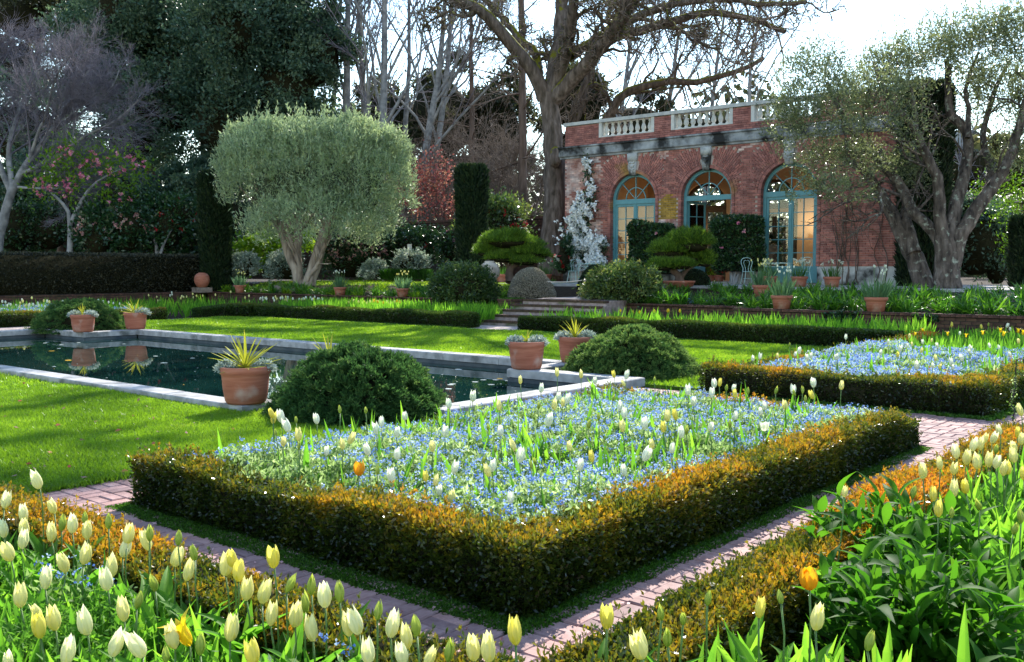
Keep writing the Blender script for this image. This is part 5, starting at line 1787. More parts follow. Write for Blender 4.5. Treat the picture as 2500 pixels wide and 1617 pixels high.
bonsai('flat topped bonsai pine in front of the second yew column', (1245, 680), 34, [([(1245, 690, 0), (1243, 665, 0), (1252, 645, .1), (1235, 620, 0)], .17, .07), ([(1248, 655, 0), (1275, 638, -.1), (1305, 632, 0)], .08, .03), ([(1245, 650, 0), (1215, 628, .2), (1195, 620, 0)], .07, .03), ([(1245, 640, 0), (1265, 610, .1), (1270, 590, 0)], .07, .03), ([(1235, 625, 0), (1220, 600, .1)], .06, .03)],
       [(1240, 590, 64, 22), (1225, 632, 38, 12, -.4), (1282, 640, 36, 11, -.5), (1205, 612, 46, 16, .4), (1290, 618, 40, 18, -.3), (1265, 600, 55, 18, .5), (1185, 618, 24, 10), (1320, 626, 22, 10)], 231, 1.0)
bonsai('cloud pruned bonsai pine in a shallow terracotta bowl', (1655, 690), 30.2, [([(1662, 692, 0), (1655, 672, 0), (1640, 655, 0), (1650, 625, .1)], .13, .06), ([(1658, 688, .1), (1668, 665, .1), (1690, 650, 0), (1715, 640, 0)], .09, .03), ([(1650, 660, 0), (1625, 650, -.2), (1600, 648, 0)], .05, .02), ([(1652, 630, 0), (1670, 605, 0), (1680, 585, 0)], .06, .03), ([(1648, 632, 0), (1625, 620, 0)], .05, .02)],
       [(1690, 595, 48, 28), (1635, 615, 45, 20, .2), (1615, 652, 32, 13, -.3), (1700, 630, 40, 16, .3), (1660, 650, 34, 11, -.4), (1722, 645, 18, 9, 0), (1655, 588, 26, 14, .5)], 232, 1.0)
bowl = thing('bonsai_bowl', 'shallow wide terracotta bowl holding the bonsai pine', 'pot', tuple(at(1655, 700, 30.2)))
c = at(1655, 703, 30.2)
e = MB()
e.lathe([(.30, 0), (.46, .05), (.50, .16), (.53, .17), (.53, .22), (.47, .22), (.46, .17), (.01, .16)], c, 28)
e.obj('body', M['terracotta'], bowl)

# ------------------------------------------------------------------ box hedges round the beds
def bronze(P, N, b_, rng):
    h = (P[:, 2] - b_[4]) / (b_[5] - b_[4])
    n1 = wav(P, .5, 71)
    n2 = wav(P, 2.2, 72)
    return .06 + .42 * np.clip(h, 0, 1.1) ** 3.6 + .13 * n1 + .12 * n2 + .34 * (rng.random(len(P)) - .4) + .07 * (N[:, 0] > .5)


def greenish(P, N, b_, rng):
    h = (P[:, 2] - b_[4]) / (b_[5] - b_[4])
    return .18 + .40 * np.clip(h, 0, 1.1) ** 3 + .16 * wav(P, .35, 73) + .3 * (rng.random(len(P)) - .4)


def dark_bronze(P, N, b_, rng):
    return bronze(P, N, b_, rng) - .04


HT = .33
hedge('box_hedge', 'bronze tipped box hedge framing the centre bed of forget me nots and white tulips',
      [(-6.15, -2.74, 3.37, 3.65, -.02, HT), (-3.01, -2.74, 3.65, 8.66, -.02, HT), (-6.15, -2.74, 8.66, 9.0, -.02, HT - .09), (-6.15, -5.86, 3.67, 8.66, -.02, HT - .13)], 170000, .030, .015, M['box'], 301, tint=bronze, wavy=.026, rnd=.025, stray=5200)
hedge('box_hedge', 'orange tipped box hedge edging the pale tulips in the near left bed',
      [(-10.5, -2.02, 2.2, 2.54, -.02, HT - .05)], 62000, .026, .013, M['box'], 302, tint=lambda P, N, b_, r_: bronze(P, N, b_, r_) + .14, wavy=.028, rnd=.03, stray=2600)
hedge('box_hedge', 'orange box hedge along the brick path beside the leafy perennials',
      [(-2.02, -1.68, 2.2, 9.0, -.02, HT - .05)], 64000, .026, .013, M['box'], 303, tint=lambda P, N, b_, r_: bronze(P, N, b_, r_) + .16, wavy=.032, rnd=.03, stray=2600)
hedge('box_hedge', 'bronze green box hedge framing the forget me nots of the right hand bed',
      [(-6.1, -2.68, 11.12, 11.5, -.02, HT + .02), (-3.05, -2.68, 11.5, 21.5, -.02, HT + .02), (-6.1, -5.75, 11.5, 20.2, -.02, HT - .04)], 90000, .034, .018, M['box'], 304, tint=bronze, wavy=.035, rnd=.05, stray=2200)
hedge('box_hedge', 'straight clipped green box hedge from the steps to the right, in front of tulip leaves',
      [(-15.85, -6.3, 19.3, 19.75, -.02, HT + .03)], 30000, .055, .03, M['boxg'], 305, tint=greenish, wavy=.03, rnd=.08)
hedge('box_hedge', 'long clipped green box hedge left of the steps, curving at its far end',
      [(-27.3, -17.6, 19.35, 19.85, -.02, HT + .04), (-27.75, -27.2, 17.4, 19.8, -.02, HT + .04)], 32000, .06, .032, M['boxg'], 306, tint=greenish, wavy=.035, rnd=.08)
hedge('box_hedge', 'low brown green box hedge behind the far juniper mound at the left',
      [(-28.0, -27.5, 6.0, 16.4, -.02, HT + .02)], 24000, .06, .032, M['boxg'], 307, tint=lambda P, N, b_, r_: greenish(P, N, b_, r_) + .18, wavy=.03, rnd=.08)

# moss and weeds along the foot of the hedges
rng = rng_of(310)
mb = MB()
for x0, x1, y0, y1, n in [(-6.2, -2.64, 3.2, 3.44, 22000), (-2.80, -2.60, 3.2, 9.0, 22000), (-6.1, -2.6, 11.0, 11.15, 3500), (-2.7, -2.55, 11.1, 16, 3000), (-15.8, -6.3, 19.05, 19.32, 3500), (-27.2, -17.6, 19.1, 19.38, 3500)]:
    P = np.c_[rng.uniform(x0, x1, n), rng.uniform(y0, y1, n), np.full(n, -.01)]
    far_ = 1.0 if y0 < 10 else 1.8
    mb.leaves(P, rng.normal(size=(n, 3)) * .7 + [0, 0, .8], .03 * far_, .018 * far_, rng, 0, rng.random(n))
kind(mb.obj('ground_cover', M['moss']), 'stuff')

# ------------------------------------------------------------------ grass of the lawns
rng = rng_of(320)
mb = MB()
N_ = 330000
xy = []
for x0, y0, x1, y1 in LAWN:
    a = (x1 - x0) * (y1 - y0)
    k = int(N_ * a / 150)
    xy.append(np.c_[rng.uniform(x0, x1, k), rng.uniform(y0, y1, k)])
xy = np.concatenate(xy)
dist = np.hypot(xy[:, 0], xy[:, 1])
keep = rng.random(len(xy)) < np.clip(12.0 / dist, .12, 1) ** 1.2
near = np.c_[rng.uniform(-13, -6.95, 110000), rng.uniform(2.56, 6.24, 110000)]
xy = np.concatenate([xy[keep], near])
# fringe hanging over the edges by the paths
fr = np.concatenate([np.c_[-6.95 + rng.normal(size=5000) * .03, rng.uniform(2.5, 8, 5000)], np.c_[rng.uniform(-26, -7, 6000), 18.6 + rng.normal(size=6000) * .04]])
xy = np.concatenate([xy, fr])
n = len(xy)
d = np.hypot(xy[:, 0], xy[:, 1])
w = .006 * np.clip(d / 8, 1, 3.2)
h = (.03 + .028 * rng.random(n)) * (1 + .25 * wav(np.c_[xy, xy[:, :1] * 0], .6, 4)) * np.clip(.9 + d / 80, 1, 1.3)
a = rng.uniform(0, 6.283, n)
P0 = np.c_[xy, np.full(n, .008)]
sd_ = np.c_[np.cos(a), np.sin(a), np.zeros(n)] * w[:, None]
tip = P0 + np.c_[rng.normal(size=(n, 2)) * .45, np.ones(n)] * h[:, None]
V = np.stack([P0 - sd_, P0 + sd_, tip], 1).reshape(-1, 3)
t_ = np.clip(.38 + .22 * wav(np.c_[xy, xy[:, :1] * 0], .35, 6) + .12 * wav(np.c_[xy, xy[:, :1] * 0], 1.7, 7) + .3 * (rng.random(n) - .4), 0, 1)
mb.add(V, np.arange(3 * n).reshape(-1, 3), 0, t_)
kind(mb.obj('grass', M['grass']), 'stuff')
mb = MB()
n = 9000
P = np.c_[rng.uniform(-36, -21, n), rng.uniform(25.8, 31, n), np.zeros(n)]
P[:, 2] = zup(P[:, 0], P[:, 1]) + .01
mb.leaves(P, rng.normal(size=(n, 3)) * .4 + [0, 0, 1], .09, .03, rng, 0, .3 + .6 * rng.random(n))
kind(mb.obj('grass', M['grass']), 'stuff')


# ------------------------------------------------------------------ forget-me-nots
def forget(name, rects, nfl, nlf, seed, s=1.0, hole=None, hmin=.23, hmax=.37, lf=.044):
    rng = rng_of(seed)
    A = np.array([(r_[2] - r_[0]) * (r_[3] - r_[1]) for r_ in rects])
    fb, lb = MB(), MB()

    def pts(n):
        i = rng.choice(len(rects), n, p=A / A.sum())
        R_ = np.array(rects)[i]
        return np.c_[R_[:, 0] + (R_[:, 2] - R_[:, 0]) * rng.random(n), R_[:, 1] + (R_[:, 3] - R_[:, 1]) * rng.random(n)]

    def hgt(p):
        q = np.c_[p, p[:, :1] * 0]
        return hmin + (hmax - hmin) * (.5 + .35 * wav(q, .55, seed + 1) + .32 * wav(q, 2.2, seed + 2))
    # leafy mass
    p = pts(nlf)
    z = hgt(p) * (rng.random(nlf) ** .45)
    P = np.c_[p, z]
    lb.leaves(P, rng.normal(size=(nlf, 3)) * .8 + [0, 0, .6], lf * s * (.6 + .8 * rng.random(nlf)), lf * .36 * s, rng, 0, np.clip(.2 + .6 * z / hmax + .5 * (rng.random(nlf) - .45), 0, 1))
    # sprays of florets
    p = pts(nfl)
    dens = wav(np.c_[p, p[:, :1] * 0], .45, seed + 3) + .5 * wav(np.c_[p, p[:, :1] * 0], 1.4, seed + 4)
    p = p[dens > -.65 + .5 * (rng.random(nfl) - .5)]
    n = len(p)
    z = hgt(p) + .015 + .035 * rng.random(n)
    tone = rng.random(n) ** .75
    k = 6
    Q = np.repeat(np.c_[p, z], k, 0) + rng.normal(size=(n * k, 3)) * np.array([.009, .009, .007]) * s
    D = rng.normal(size=(n * k, 3))
    D[:, 2] *= .35
    fb.leaves(Q, D, .0135 * s, .0135 * s, rng, 0, np.clip(np.repeat(tone, k) * .75 + .25 * rng.random(n * k), 0, 1))
    o = kind(fb.obj(name, [M['blue']]), 'stuff')
    o2 = kind(lb.obj(name + '_leaves', [M['forget']]), 'stuff')


forget('forget_me_nots', [(-5.92, 3.54, -2.92, 8.74)], 5000, 170000, 331)
forget('forget_me_nots', [(-5.8, 11.5, -3.05, 16.2), (-3.05, 13.5, -2.8, 16)], 4600, 60000, 332, 1.6)
forget('forget_me_nots', [(-34.0, 8.0, -28.1, 16.0)], 2500, 14000, 333, 3.0)
forget('forget_me_nots', [(-2.6, 1.7, -2.0, 2.12), (-4.3, 1.8, -3.9, 2.12)], 70, 900, 334, 1.0, hmin=.2, hmax=.34)
forget('forget_me_nots', [(-15.6, 19.8, -8.0, 21.2)], 900, 9000, 335, 2.6, hmin=.12, hmax=.25)


# ------------------------------------------------------------------ tulips
def bloom_mesh(name, kind_, m, seed, L=.066, R_=.023):
    """Six tepals, three inside three, each a curved strip with its own edge."""
    rng = rng_of(seed)
    mb = MB()
    nu, nv = 8, 4
    u = np.linspace(0, 1, nu)
    for k in range(6):
        inner = k >= 3
        a0 = (k % 3) * 2 * math.pi / 3 + (math.pi / 3 if inner else 0) + rng.normal() * .06
        ll = L * (1 + rng.normal() * .07) * (.96 if inner else 1.0)
        if kind_ == 'closed':
            rad = R_ * np.interp(u, [0, .12, .35, .6, .85, 1], [.25, .74, 1.04, .96, .70, .50 + .25 * rng.random()])
        elif kind_ == 'cup':
            rad = R_ * np.interp(u, [0, .12, .35, .6, .85, 1], [.3, .82, 1.12, 1.12, .95, .72])
        elif kind_ == 'bud':
            rad = R_ * np.interp(u, [0, .15, .4, .65, .88, 1], [.22, .55, .75, .64, .34, .12])
        elif kind_ == 'open':
            rad = R_ * np.interp(u, [0, .12, .35, .6, .85, 1], [.3, .85, 1.2, 1.35, 1.55, 1.6])
        else:  # lily flowered: waisted, tips bent outwards
            rad = R_ * np.interp(u, [0, .15, .35, .6, .82, 1], [.3, .8, .95, .8, 1.25, 2.5 + rng.random()])
        rad = rad * (.9 if inner else 1.0) + .0012 * (0 if inner else 1)
        wid = np.interp(u, [0, .2, .45, .75, .92, 1], [.25, .78, 1.05, .78, .36, .03]) * (1.02 if kind_ != 'lily' else .62)
        z = ll * np.interp(u, [0, 1], [0, 1]) if kind_ != 'lily' else ll * np.interp(u, [0, .82, 1], [0, .86, .97])
        v = np.linspace(-1, 1, nv + 1)
        ang = a0 + v[None] * (wid[:, None] * 1.02)
        rr = rad[:, None] * (1 - .10 * (v[None] ** 2) * (1 if not inner else .3))
        V = np.stack([rr * np.cos(ang), rr * np.sin(ang), z[:, None] - .02 * ll * v[None] ** 2], -1).reshape(-1, 3)
        i, j = np.meshgrid(np.arange(nu - 1), np.arange(nv), indexing='ij')
        a = i * (nv + 1) + j
        F = np.stack([a, a + 1, a + nv + 2, a + nv + 1], -1).reshape(-1, 4)
        tt = np.clip(.25 + .6 * (i / nu) * .6 + .25 * np.abs(j - nv / 2 + .5) / nv + .15 * rng.random() + .2 * (not inner), 0, 1).reshape(-1)
        mb.add(V, F, 0, tt)
    return mb.mesh(name, m)


BL = {}
for i_ in range(6):
    BL['I', i_] = bloom_mesh('ivory_bloom', 'closed', M['ivory'], 460 + 3 * i_, .072, .0165 + .0012 * (i_ % 3))
    BL['W', i_] = bloom_mesh('white_bloom', 'cup' if i_ % 3 else 'closed', M['white'], 400 + i_, .068 + .004 * (i_ % 3), .0185)
    BL['P', i_] = bloom_mesh('cream_bloom', 'closed', M['cream'], 410 + i_, .072, .016 + .0012 * (i_ % 3))
    BL['Y', i_] = bloom_mesh('lemon_bloom', 'closed' if i_ % 3 else 'cup', M['lemon'], 420 + i_, .070, .017)
    BL['B', i_] = bloom_mesh('bud_bloom', 'bud', M['bud'], 430 + i_, .062, .0185)
    BL['L', i_] = bloom_mesh('lily_bloom', 'lily', M['yellow'], 440 + i_, .075, .018)
    BL['O', i_] = bloom_mesh('orange_bloom', 'closed' if i_ % 3 else 'cup', M['orange'], 450 + i_, .068, .023)
    BL['K', i_] = bloom_mesh('cream_bloom', 'cup', M['cream'], 455 + i_, .072, .0185)
BL['Z', 0] = bloom_mesh('white_bloom', 'open', M['white'], 461, .06, .021)
STEM, LEAF = {}, []
for i_ in range(4):
    rng = rng_of(470 + i_)
    mb = MB()
    b_ = rng.normal(size=2) * .02
    P = np.array([(b_[0] * math.sin(s * 2.2), b_[1] * s, s) for s in np.linspace(0, 1, 6)])
    P[-1, :2] = 0
    P[:, :2] -= P[0, :2] * 0
    mb.tube(P, np.linspace(.0042, .0034, 6), 6, t=.35 + .3 * rng.random())
    STEM[i_] = mb.mesh('tulip_stem', M['stem'])
for i_ in range(6):
    rng = rng_of(480 + i_)
    mb = MB()
    n = 1
    nu = 8
    u = np.linspace(0, 1, nu + 1)
    L = .26 + .06 * rng.random()
    el = .55 + .45 * rng.random()
    x = L * (math.cos(el + .45) * u + (.28 + .25 * rng.random()) * u ** 2.4 * (.6 + .5 * rng.random()))
    z = L * math.sin(el + .45) * (u - (.28 * rng.random()) * u ** 3)
    w = (.026 + .012 * rng.random()) * np.interp(u, [0, .15, .4, .7, .9, 1], [.45, .8, 1, .75, .35, .02])
    y = .012 * np.sin(u * (3 + 3 * rng.random()) + rng.random() * 6)
    tw = .5 * u * rng.normal()
    V = []
    for s in (-1, -.45, 0, .45, 1):
        V.append(np.c_[x - np.abs(s) * w * .0, y + s * w * np.cos(tw), z + (abs(s) ** 1.5) * w * .55 + s * w * np.sin(tw) * .6])
    V = np.concatenate(V)
    k = nu + 1
    F = np.array([(a * k + q, a * k + q + 1, (a + 1) * k + q + 1, (a + 1) * k + q) for a in range(4) for q in range(nu)])
    mb.add(V, F, 0, np.repeat([.45, .62, .62, .45], nu) + .18 * (rng.random() - .5))
    LEAF.append(mb.mesh('tulip_leaf', M['tulipleaf']))

KINDS_ = {'I': 'ivory white', 'W': 'white', 'P': 'pale cream', 'Y': 'lemon yellow', 'B': 'green tinged closed', 'L': 'bright yellow pointed petalled', 'O': 'orange', 'Z': 'wide open white', 'K': 'pale cream'}
trng = rng_of(500)
TULIPS = []


def tulip(px, py, c, h, bounds, where, group, zr=(.40, .30, .62), label=None, lean=.10, sc=None):
    """A tulip whose bloom is centred on photograph pixel (px, py); h = its height there."""
    x0, x1, y0, y1 = bounds
    zs = [zr[0] + s * k * .02 for k in range(0, 14) for s in (1, -1)]
    best = None
    for z in zs:
        if z < zr[1] or z > zr[2]:
            continue
        p = gr(px, py, z)
        if x0 <= p[0] <= x1 and y0 <= p[1] <= y1:
            best = p
            break
    if best is None:
        p = gr(px, py, zr[0])
        best = np.array([min(max(p[0], x0), x1), min(max(p[1], y0), y1), zr[0]])
    d = float((best - EYEP) @ _fw)
    real = 1.12 * h * d / FPX
    s = float(np.clip(real / .072, .6, 1.3)) if sc is None else sc
    ht = best[2] - .033 * s
    dx = trng.normal(size=2) * lean * .5
    root = thing('tulip', label or f'{KINDS_[c]} tulip {where}', 'tulip', (best[0] - dx[0] * ht, best[1] - dx[1] * ht, 0), group)
    ax, ay = -dx[1], dx[0]
    tilt = (math.atan(ax), math.atan(ay), 0)
    i = int(trng.integers(0, 6))
    st = put('stem', STEM[int(trng.integers(0, 4))], root, local=True, scale=(1, 1, ht))
    st.rotation_euler = (math.atan(-dx[1]), math.atan(dx[0]), 0)
    b_ = put('bloom', BL.get((c, i), BL.get((c, 0))), root, local=True, loc=(dx[0] * ht, dx[1] * ht, ht - .004), scale=(s, s, s))
    b_.rotation_euler = (math.atan(-dx[1]) + trng.normal() * .16, math.atan(dx[0]) + trng.normal() * .16, trng.uniform(0, 6.28))
    nl = 2 if d > 6 else 3
    for k in range(nl):
        q = put('leaf', LEAF[int(trng.integers(0, 6))], root, local=True, loc=(0, 0, .01 + .02 * k), scale=float(.8 + .4 * trng.random()) * min(1.0, ht / .38))
        q.rotation_euler = (0, 0, trng.uniform(0, 6.28))
    TULIPS.append(root)
    return root


def leafmass(name, rects, n, seed, m='tulipleaf', L=.26, W=.045, z=0.0, droop=.18, lean=.35, tone=(.2, .9), nseg=5, zf=None, keel=0.0):
    rng = rng_of(seed)
    A = np.array([(r_[2] - r_[0]) * (r_[3] - r_[1]) for r_ in rects])
    i = rng.choice(len(rects), n, p=A / A.sum())
    R_ = np.array(rects)[i]
    # three to four leaves spring from each bulb
    k = max(1, n // 3)
    bx = np.c_[R_[:k, 0] + (R_[:k, 2] - R_[:k, 0]) * rng.random(k), R_[:k, 1] + (R_[:k, 3] - R_[:k, 1]) * rng.random(k)]
    j = rng.integers(0, k, n)
    P = np.c_[bx[j] + rng.normal(size=(n, 2)) * .012, np.full(n, z)]
    if zf is not None:
        P[:, 2] = zf(P[:, 0], P[:, 1])
    D = np.c_[rng.normal(size=(n, 2)) * lean, np.ones(n)]
    mb = MB()
    mb.straps(P, D, L * (.65 + .6 * rng.random(n)), W * (.6 + .7 * rng.random(n)), droop * rng.random(n) * 1.6, nseg, 0, np.clip(tone[0] + (tone[1] - tone[0]) * rng.random(n), 0, 1), rng, keel, [.45, .85, 1, .85, .5, .02] if nseg == 5 else None)
    return kind(mb.obj(name, M[m]), 'stuff')


# -- near left bed (zoom of [0,1050,900,1617], 0.378 px per unit)
NLB = (-9.0, -1.7, .25, 2.15)
L1 = [(255, 315, 'W', 115), (25, 445, 'W', 105), (155, 530, 'W', 140), (350, 478, 'P', 105), (25, 630, 'W', 145), (140, 700, 'W', 130), (155, 630, 'P', 110), (330, 655, 'P', 120), (395, 590, 'B', 110), (465, 600, 'W', 155),
      (550, 555, 'B', 90), (560, 640, 'P', 130), (698, 578, 'B', 105), (70, 775, 'K', 150), (425, 845, 'P', 150), (540, 795, 'P', 130), (790, 750, 'W', 150), (820, 665, 'P', 125), (965, 655, 'B', 110), (960, 705, 'P', 140),
      (1148, 685, 'B', 105), (1260, 780, 'B', 110), (1125, 815, 'K', 120), (1205, 900, 'P', 145), (1455, 865, 'P', 170), (1505, 820, 'Y', 110), (1540, 905, 'Y', 130), (1770, 810, 'Y', 140), (290, 950, 'W', 140), (130, 1065, 'P', 160),
      (720, 875, 'P', 130), (695, 960, 'W', 165), (1000, 970, 'B', 125), (880, 1085, 'B', 120), (800, 1150, 'P', 155), (260, 1255, 'Y', 180), (260, 1160, 'P', 100), (355, 1205, 'P', 190), (565, 1235, 'W', 210), (1590, 1020, 'P', 175),
      (1690, 1040, 'P', 150), (1745, 1180, 'P', 150), (1850, 975, 'B', 130), (2010, 985, 'B', 140), (1975, 1105, 'B', 140), (2100, 1060, 'W', 200), (2195, 1030, 'B', 150), (1905, 1185, 'P', 180), (2020, 1275, 'P', 190), (725, 1370, 'W', 220),
      (925, 1375, 'W', 200), (1130, 1320, 'P', 180), (1290, 1370, 'B', 150), (1485, 1275, 'P', 175), (2255, 1240, 'P', 170), (2320, 1230, 'W', 210), (425, 1420, 'W', 170), (50, 1470, 'W', 120), (1640, 1430, 'Y', 160), (1070, 1440, 'B', 110)]
L2 = [(585, 1155, 'B', 130), (670, 1250, 'W', 240), (840, 1245, 'B', 150), (780, 1330, 'P', 150), (530, 1430, 'W', 150), (755, 1440, 'W', 140), (900, 1450, 'P', 130), (1210, 1390, 'P', 230), (1305, 1400, 'P', 200), (1480, 1295, 'Y', 170), (1040, 1410, 'B', 150), (1575, 1450, 'B', 120)]
for n_, (x, y, c, h) in enumerate(L1):
    lab = {0: 'tallest white tulip rising above the brick path from the near left bed'}.get(n_)
    tulip(.378 * x, 1050 + .378 * y, c.replace('W', 'I'), .378 * h, NLB, 'in the near left bed behind the orange tipped hedge', 'tulips in the near left bed', label=lab)
for x, y, c, h in L2:
    tulip(700 + .378 * x, 1050 + .378 * y, c.replace('W', 'I'), .378 * h, NLB, 'in the near left bed behind the orange tipped hedge', 'tulips in the near left bed', zr=(.42, .30, .75))
tulip(.378 * 1225, 1050 + .378 * 1300, 'L', .378 * 190, NLB, '', None, label='bright yellow tulip with flaring pointed petals at the bottom left')
leafmass('tulip_leaves', [(-8.5, .6, -1.9, 2.12)], 4200, 511, L=.34, W=.052, droop=.25, lean=.34, keel=.3, tone=(.15, .85))

# -- near right bed (zoom of [1500,1050,2500,1617], 0.42 px per unit)
NRB = (-1.63, 3.0, 1.2, 9.0)
R1 = [(160, 1240, 'P', 160), (275, 1050, 'B', 95), (540, 965, 'B', 95), (310, 1190, 'B', 120), (840, 1030, 'Y', 110), (1170, 1080, 'P', 150), (1470, 1210, 'B', 130), (1730, 350, 'B', 80), (1855, 370, 'Y', 80), (1885, 455, 'Y', 90), (1975, 335, 'P', 95),
      (2045, 320, 'Y', 85), (1795, 235, 'P', 90), (1895, 190, 'P', 70), (1970, 215, 'P', 75), (1990, 120, 'W', 95), (2045, 155, 'P', 110), (2080, 80, 'W', 80), (2125, 75, 'P', 75), (2145, 45, 'P', 60), (2195, 35, 'W', 80), (2110, 180, 'P', 85),
      (2175, 170, 'P', 100), (2215, 180, 'W', 75), (2260, 215, 'P', 90), (2290, 220, 'Y', 70), (2325, 145, 'P', 90), (2330, 95, 'P', 70), (2365, 50, 'P', 65), (2215, 105, 'B', 60), (2130, 420, 'B', 80), (2365, 490, 'B', 90), (1335, 355, 'P', 60), (2380, 250, 'Y', 70), (2345, 12, 'Y', 60), (2245, -5, 'W', 60), (2369, -120, 'P', 90), (400, 1080, 'B', 90), (970, 960, 'B', 90), (2320, 560, 'B', 80), (1960, 470, 'B', 70)]
for n_, (x, y, c, h) in enumerate(R1):
    tulip(1500 + .42 * x, 1050 + .42 * y, c.replace('W', 'I'), .42 * h, NRB, 'in the right hand bed behind the dark leafy perennials', 'tulips in the near right bed', zr=(.50, .30, .74))
tulip(700 + .378 * 2070, 1050 + .378 * 1200, 'Y', .378 * 150, (-2.3, -1.5, 1.4, 4), '', None, zr=(.45, .3, .8), label='lemon yellow tulip leaning left over the near end of the orange hedge')
tulip(700 + .378 * 2300, 1050 + .378 * 1380, 'P', .378 * 190, (-1.7, -1.0, 1.4, 4), '', None, zr=(.45, .3, .8), label='plump cream tulip just right of the leaning lemon one at the bottom')
tulip(1500 + .42 * 1135, 1050 + .42 * 855, 'O', .42 * 130, (-1.3, 1, 1.6, 6), '', None, zr=(.48, .3, .75), label='single orange yellow tulip in front of the dark leafy perennials')
leafmass('tulip_leaves', [(-1.62, 1.7, .2, 3.4), (-1.62, 5.0, 1.6, 8.9), (-.9, 4.0, 1.0, 6.0)], 4600, 512, L=.40, W=.052, droop=.28, lean=.34, tone=(.25, .95), keel=.3)

# -- centre bed (zoom of [700,600,1700,1250], 0.4221 px per unit)
CB_ = (-5.75, -3.12, 3.78, 8.6)
C1 = [(12, 1040, 'W', 75), (55, 1000, 'B', 45), (175, 1000, 'W', 55), (70, 1090, 'P', 75), (308, 940, 'B', 50), (457, 945, 'B', 45), (685, 980, 'W', 55), (940, 910, 'W', 60), (1075, 870, 'W', 60), (1230, 920, 'P', 60), (1352, 775, 'P', 45), (1470, 820, 'W', 55),
      (1565, 730, 'P', 55), (1703, 742, 'P', 45), (1895, 740, 'Y', 40), (1783, 775, 'W', 45), (1962, 745, 'W', 50), (1955, 790, 'P', 40), (1615, 885, 'W', 60), (1570, 870, 'W', 45), (1595, 905, 'P', 50), (1545, 915, 'P', 65), (1455, 920, 'B', 45), (1927, 930, 'W', 50),
      (1953, 965, 'W', 80), (1885, 875, 'B', 45), (2127, 770, 'B', 35), (1945, 1040, 'P', 70), (2070, 1025, 'W', 75), (1745, 1025, 'B', 60), (1513, 1010, 'W', 65), (1805, 985, 'B', 45), (1235, 1065, 'W', 65), (1165, 1045, 'B', 40), (915, 1070, 'W', 60), (548, 1020, 'W', 50),
      (522, 1055, 'W', 60), (635, 1080, 'W', 50), (360, 1105, 'P', 80), (322, 1145, 'P', 60), (228, 1185, 'W', 50), (473, 1172, 'W', 70), (638, 1200, 'W', 70), (843, 1157, 'K', 60), (527, 1290, 'B', 60), (608, 1330, 'W', 75), (965, 1280, 'W', 65), (805, 1330, 'Y', 60),
      (857, 1355, 'P', 60), (880, 1408, 'W', 60), (955, 1445, 'P', 75), (1135, 1235, 'B', 55), (1190, 1265, 'W', 75), (1172, 1295, 'P', 75), (1317, 1150, 'P', 70), (1347, 1210, 'W', 80), (1205, 1170, 'B', 45), (1440, 1235, 'B', 55), (1415, 1260, 'B', 50), (1637, 1155, 'P', 60),
      (1768, 1215, 'Y', 65), (1692, 1265, 'W', 65), (1952, 1300, 'W', 60), (2065, 1200, 'W', 80), (2115, 1140, 'P', 60), (1293, 1455, 'W', 65), (-80, 965, 'Y', 55), (-30, 985, 'W', 70), (-80, 995, 'Y', 60), (-20, 1130, 'P', 55), (-60, 1075, 'B', 45), (70, 1150, 'B', 50)]
C2 = [(340, 795, 'W', 50), (325, 850, 'W', 60), (370, 790, 'Y', 45), (450, 820, 'W', 40), (220, 895, 'W', 55), (190, 835, 'W', 55), (463, 855, 'Y', 50), (410, 815, 'B', 45), (608, 955, 'W', 50), (632, 925, 'W', 45), (463, 980, 'W', 50), (798, 830, 'W', 60), (808, 845, 'B', 45), (852, 830, 'B', 45),
      (915, 790, 'W', 60), (913, 858, 'Y', 50), (867, 880, 'B', 45), (753, 920, 'P', 55), (1075, 805, 'P', 50), (430, 1025, 'B', 50), (68, 980, 'P', 65), (120, 975, 'Y', 60), (48, 1045, 'Y', 60), (147, 1075, 'W', 70), (180, 1060, 'B', 60), (315, 1040, 'W', 60), (695, 830, 'B', 45), (535, 835, 'B', 45), (95, 1170, 'W', 55)]
for x, y, c, h in C1:
    tulip(700 + .4221 * x, 600 + .4221 * y, c, .4221 * h, CB_, 'among the blue forget me nots of the centre bed', 'tulips in the centre bed', zr=(.50, .36, .72), lean=.06)
for x, y, c, h in C2:
    tulip(1600 + .4221 * x, 600 + .4221 * y, c, .4221 * h, CB_, 'among the blue forget me nots of the centre bed', 'tulips in the centre bed', zr=(.50, .36, .72), lean=.06)
tulip(1600 + .4221 * 630, 600 + .4221 * 1040, 'Z', .4221 * 60, CB_, '', None, zr=(.44, .3, .6), label='wide open white tulip near the right corner of the centre bed')
tulip(700 + .4221 * 418, 600 + .4221 * 1285, 'O', .4221 * 95, CB_, '', None, zr=(.44, .3, .6), label='single deep orange tulip among the white ones of the centre bed')
leafmass('tulip_leaves', [(-5.8, 3.8, -3.1, 8.6)], 900, 513, L=.46, W=.055, lean=.24, droop=.16, keel=.28, tone=(.05, .8))

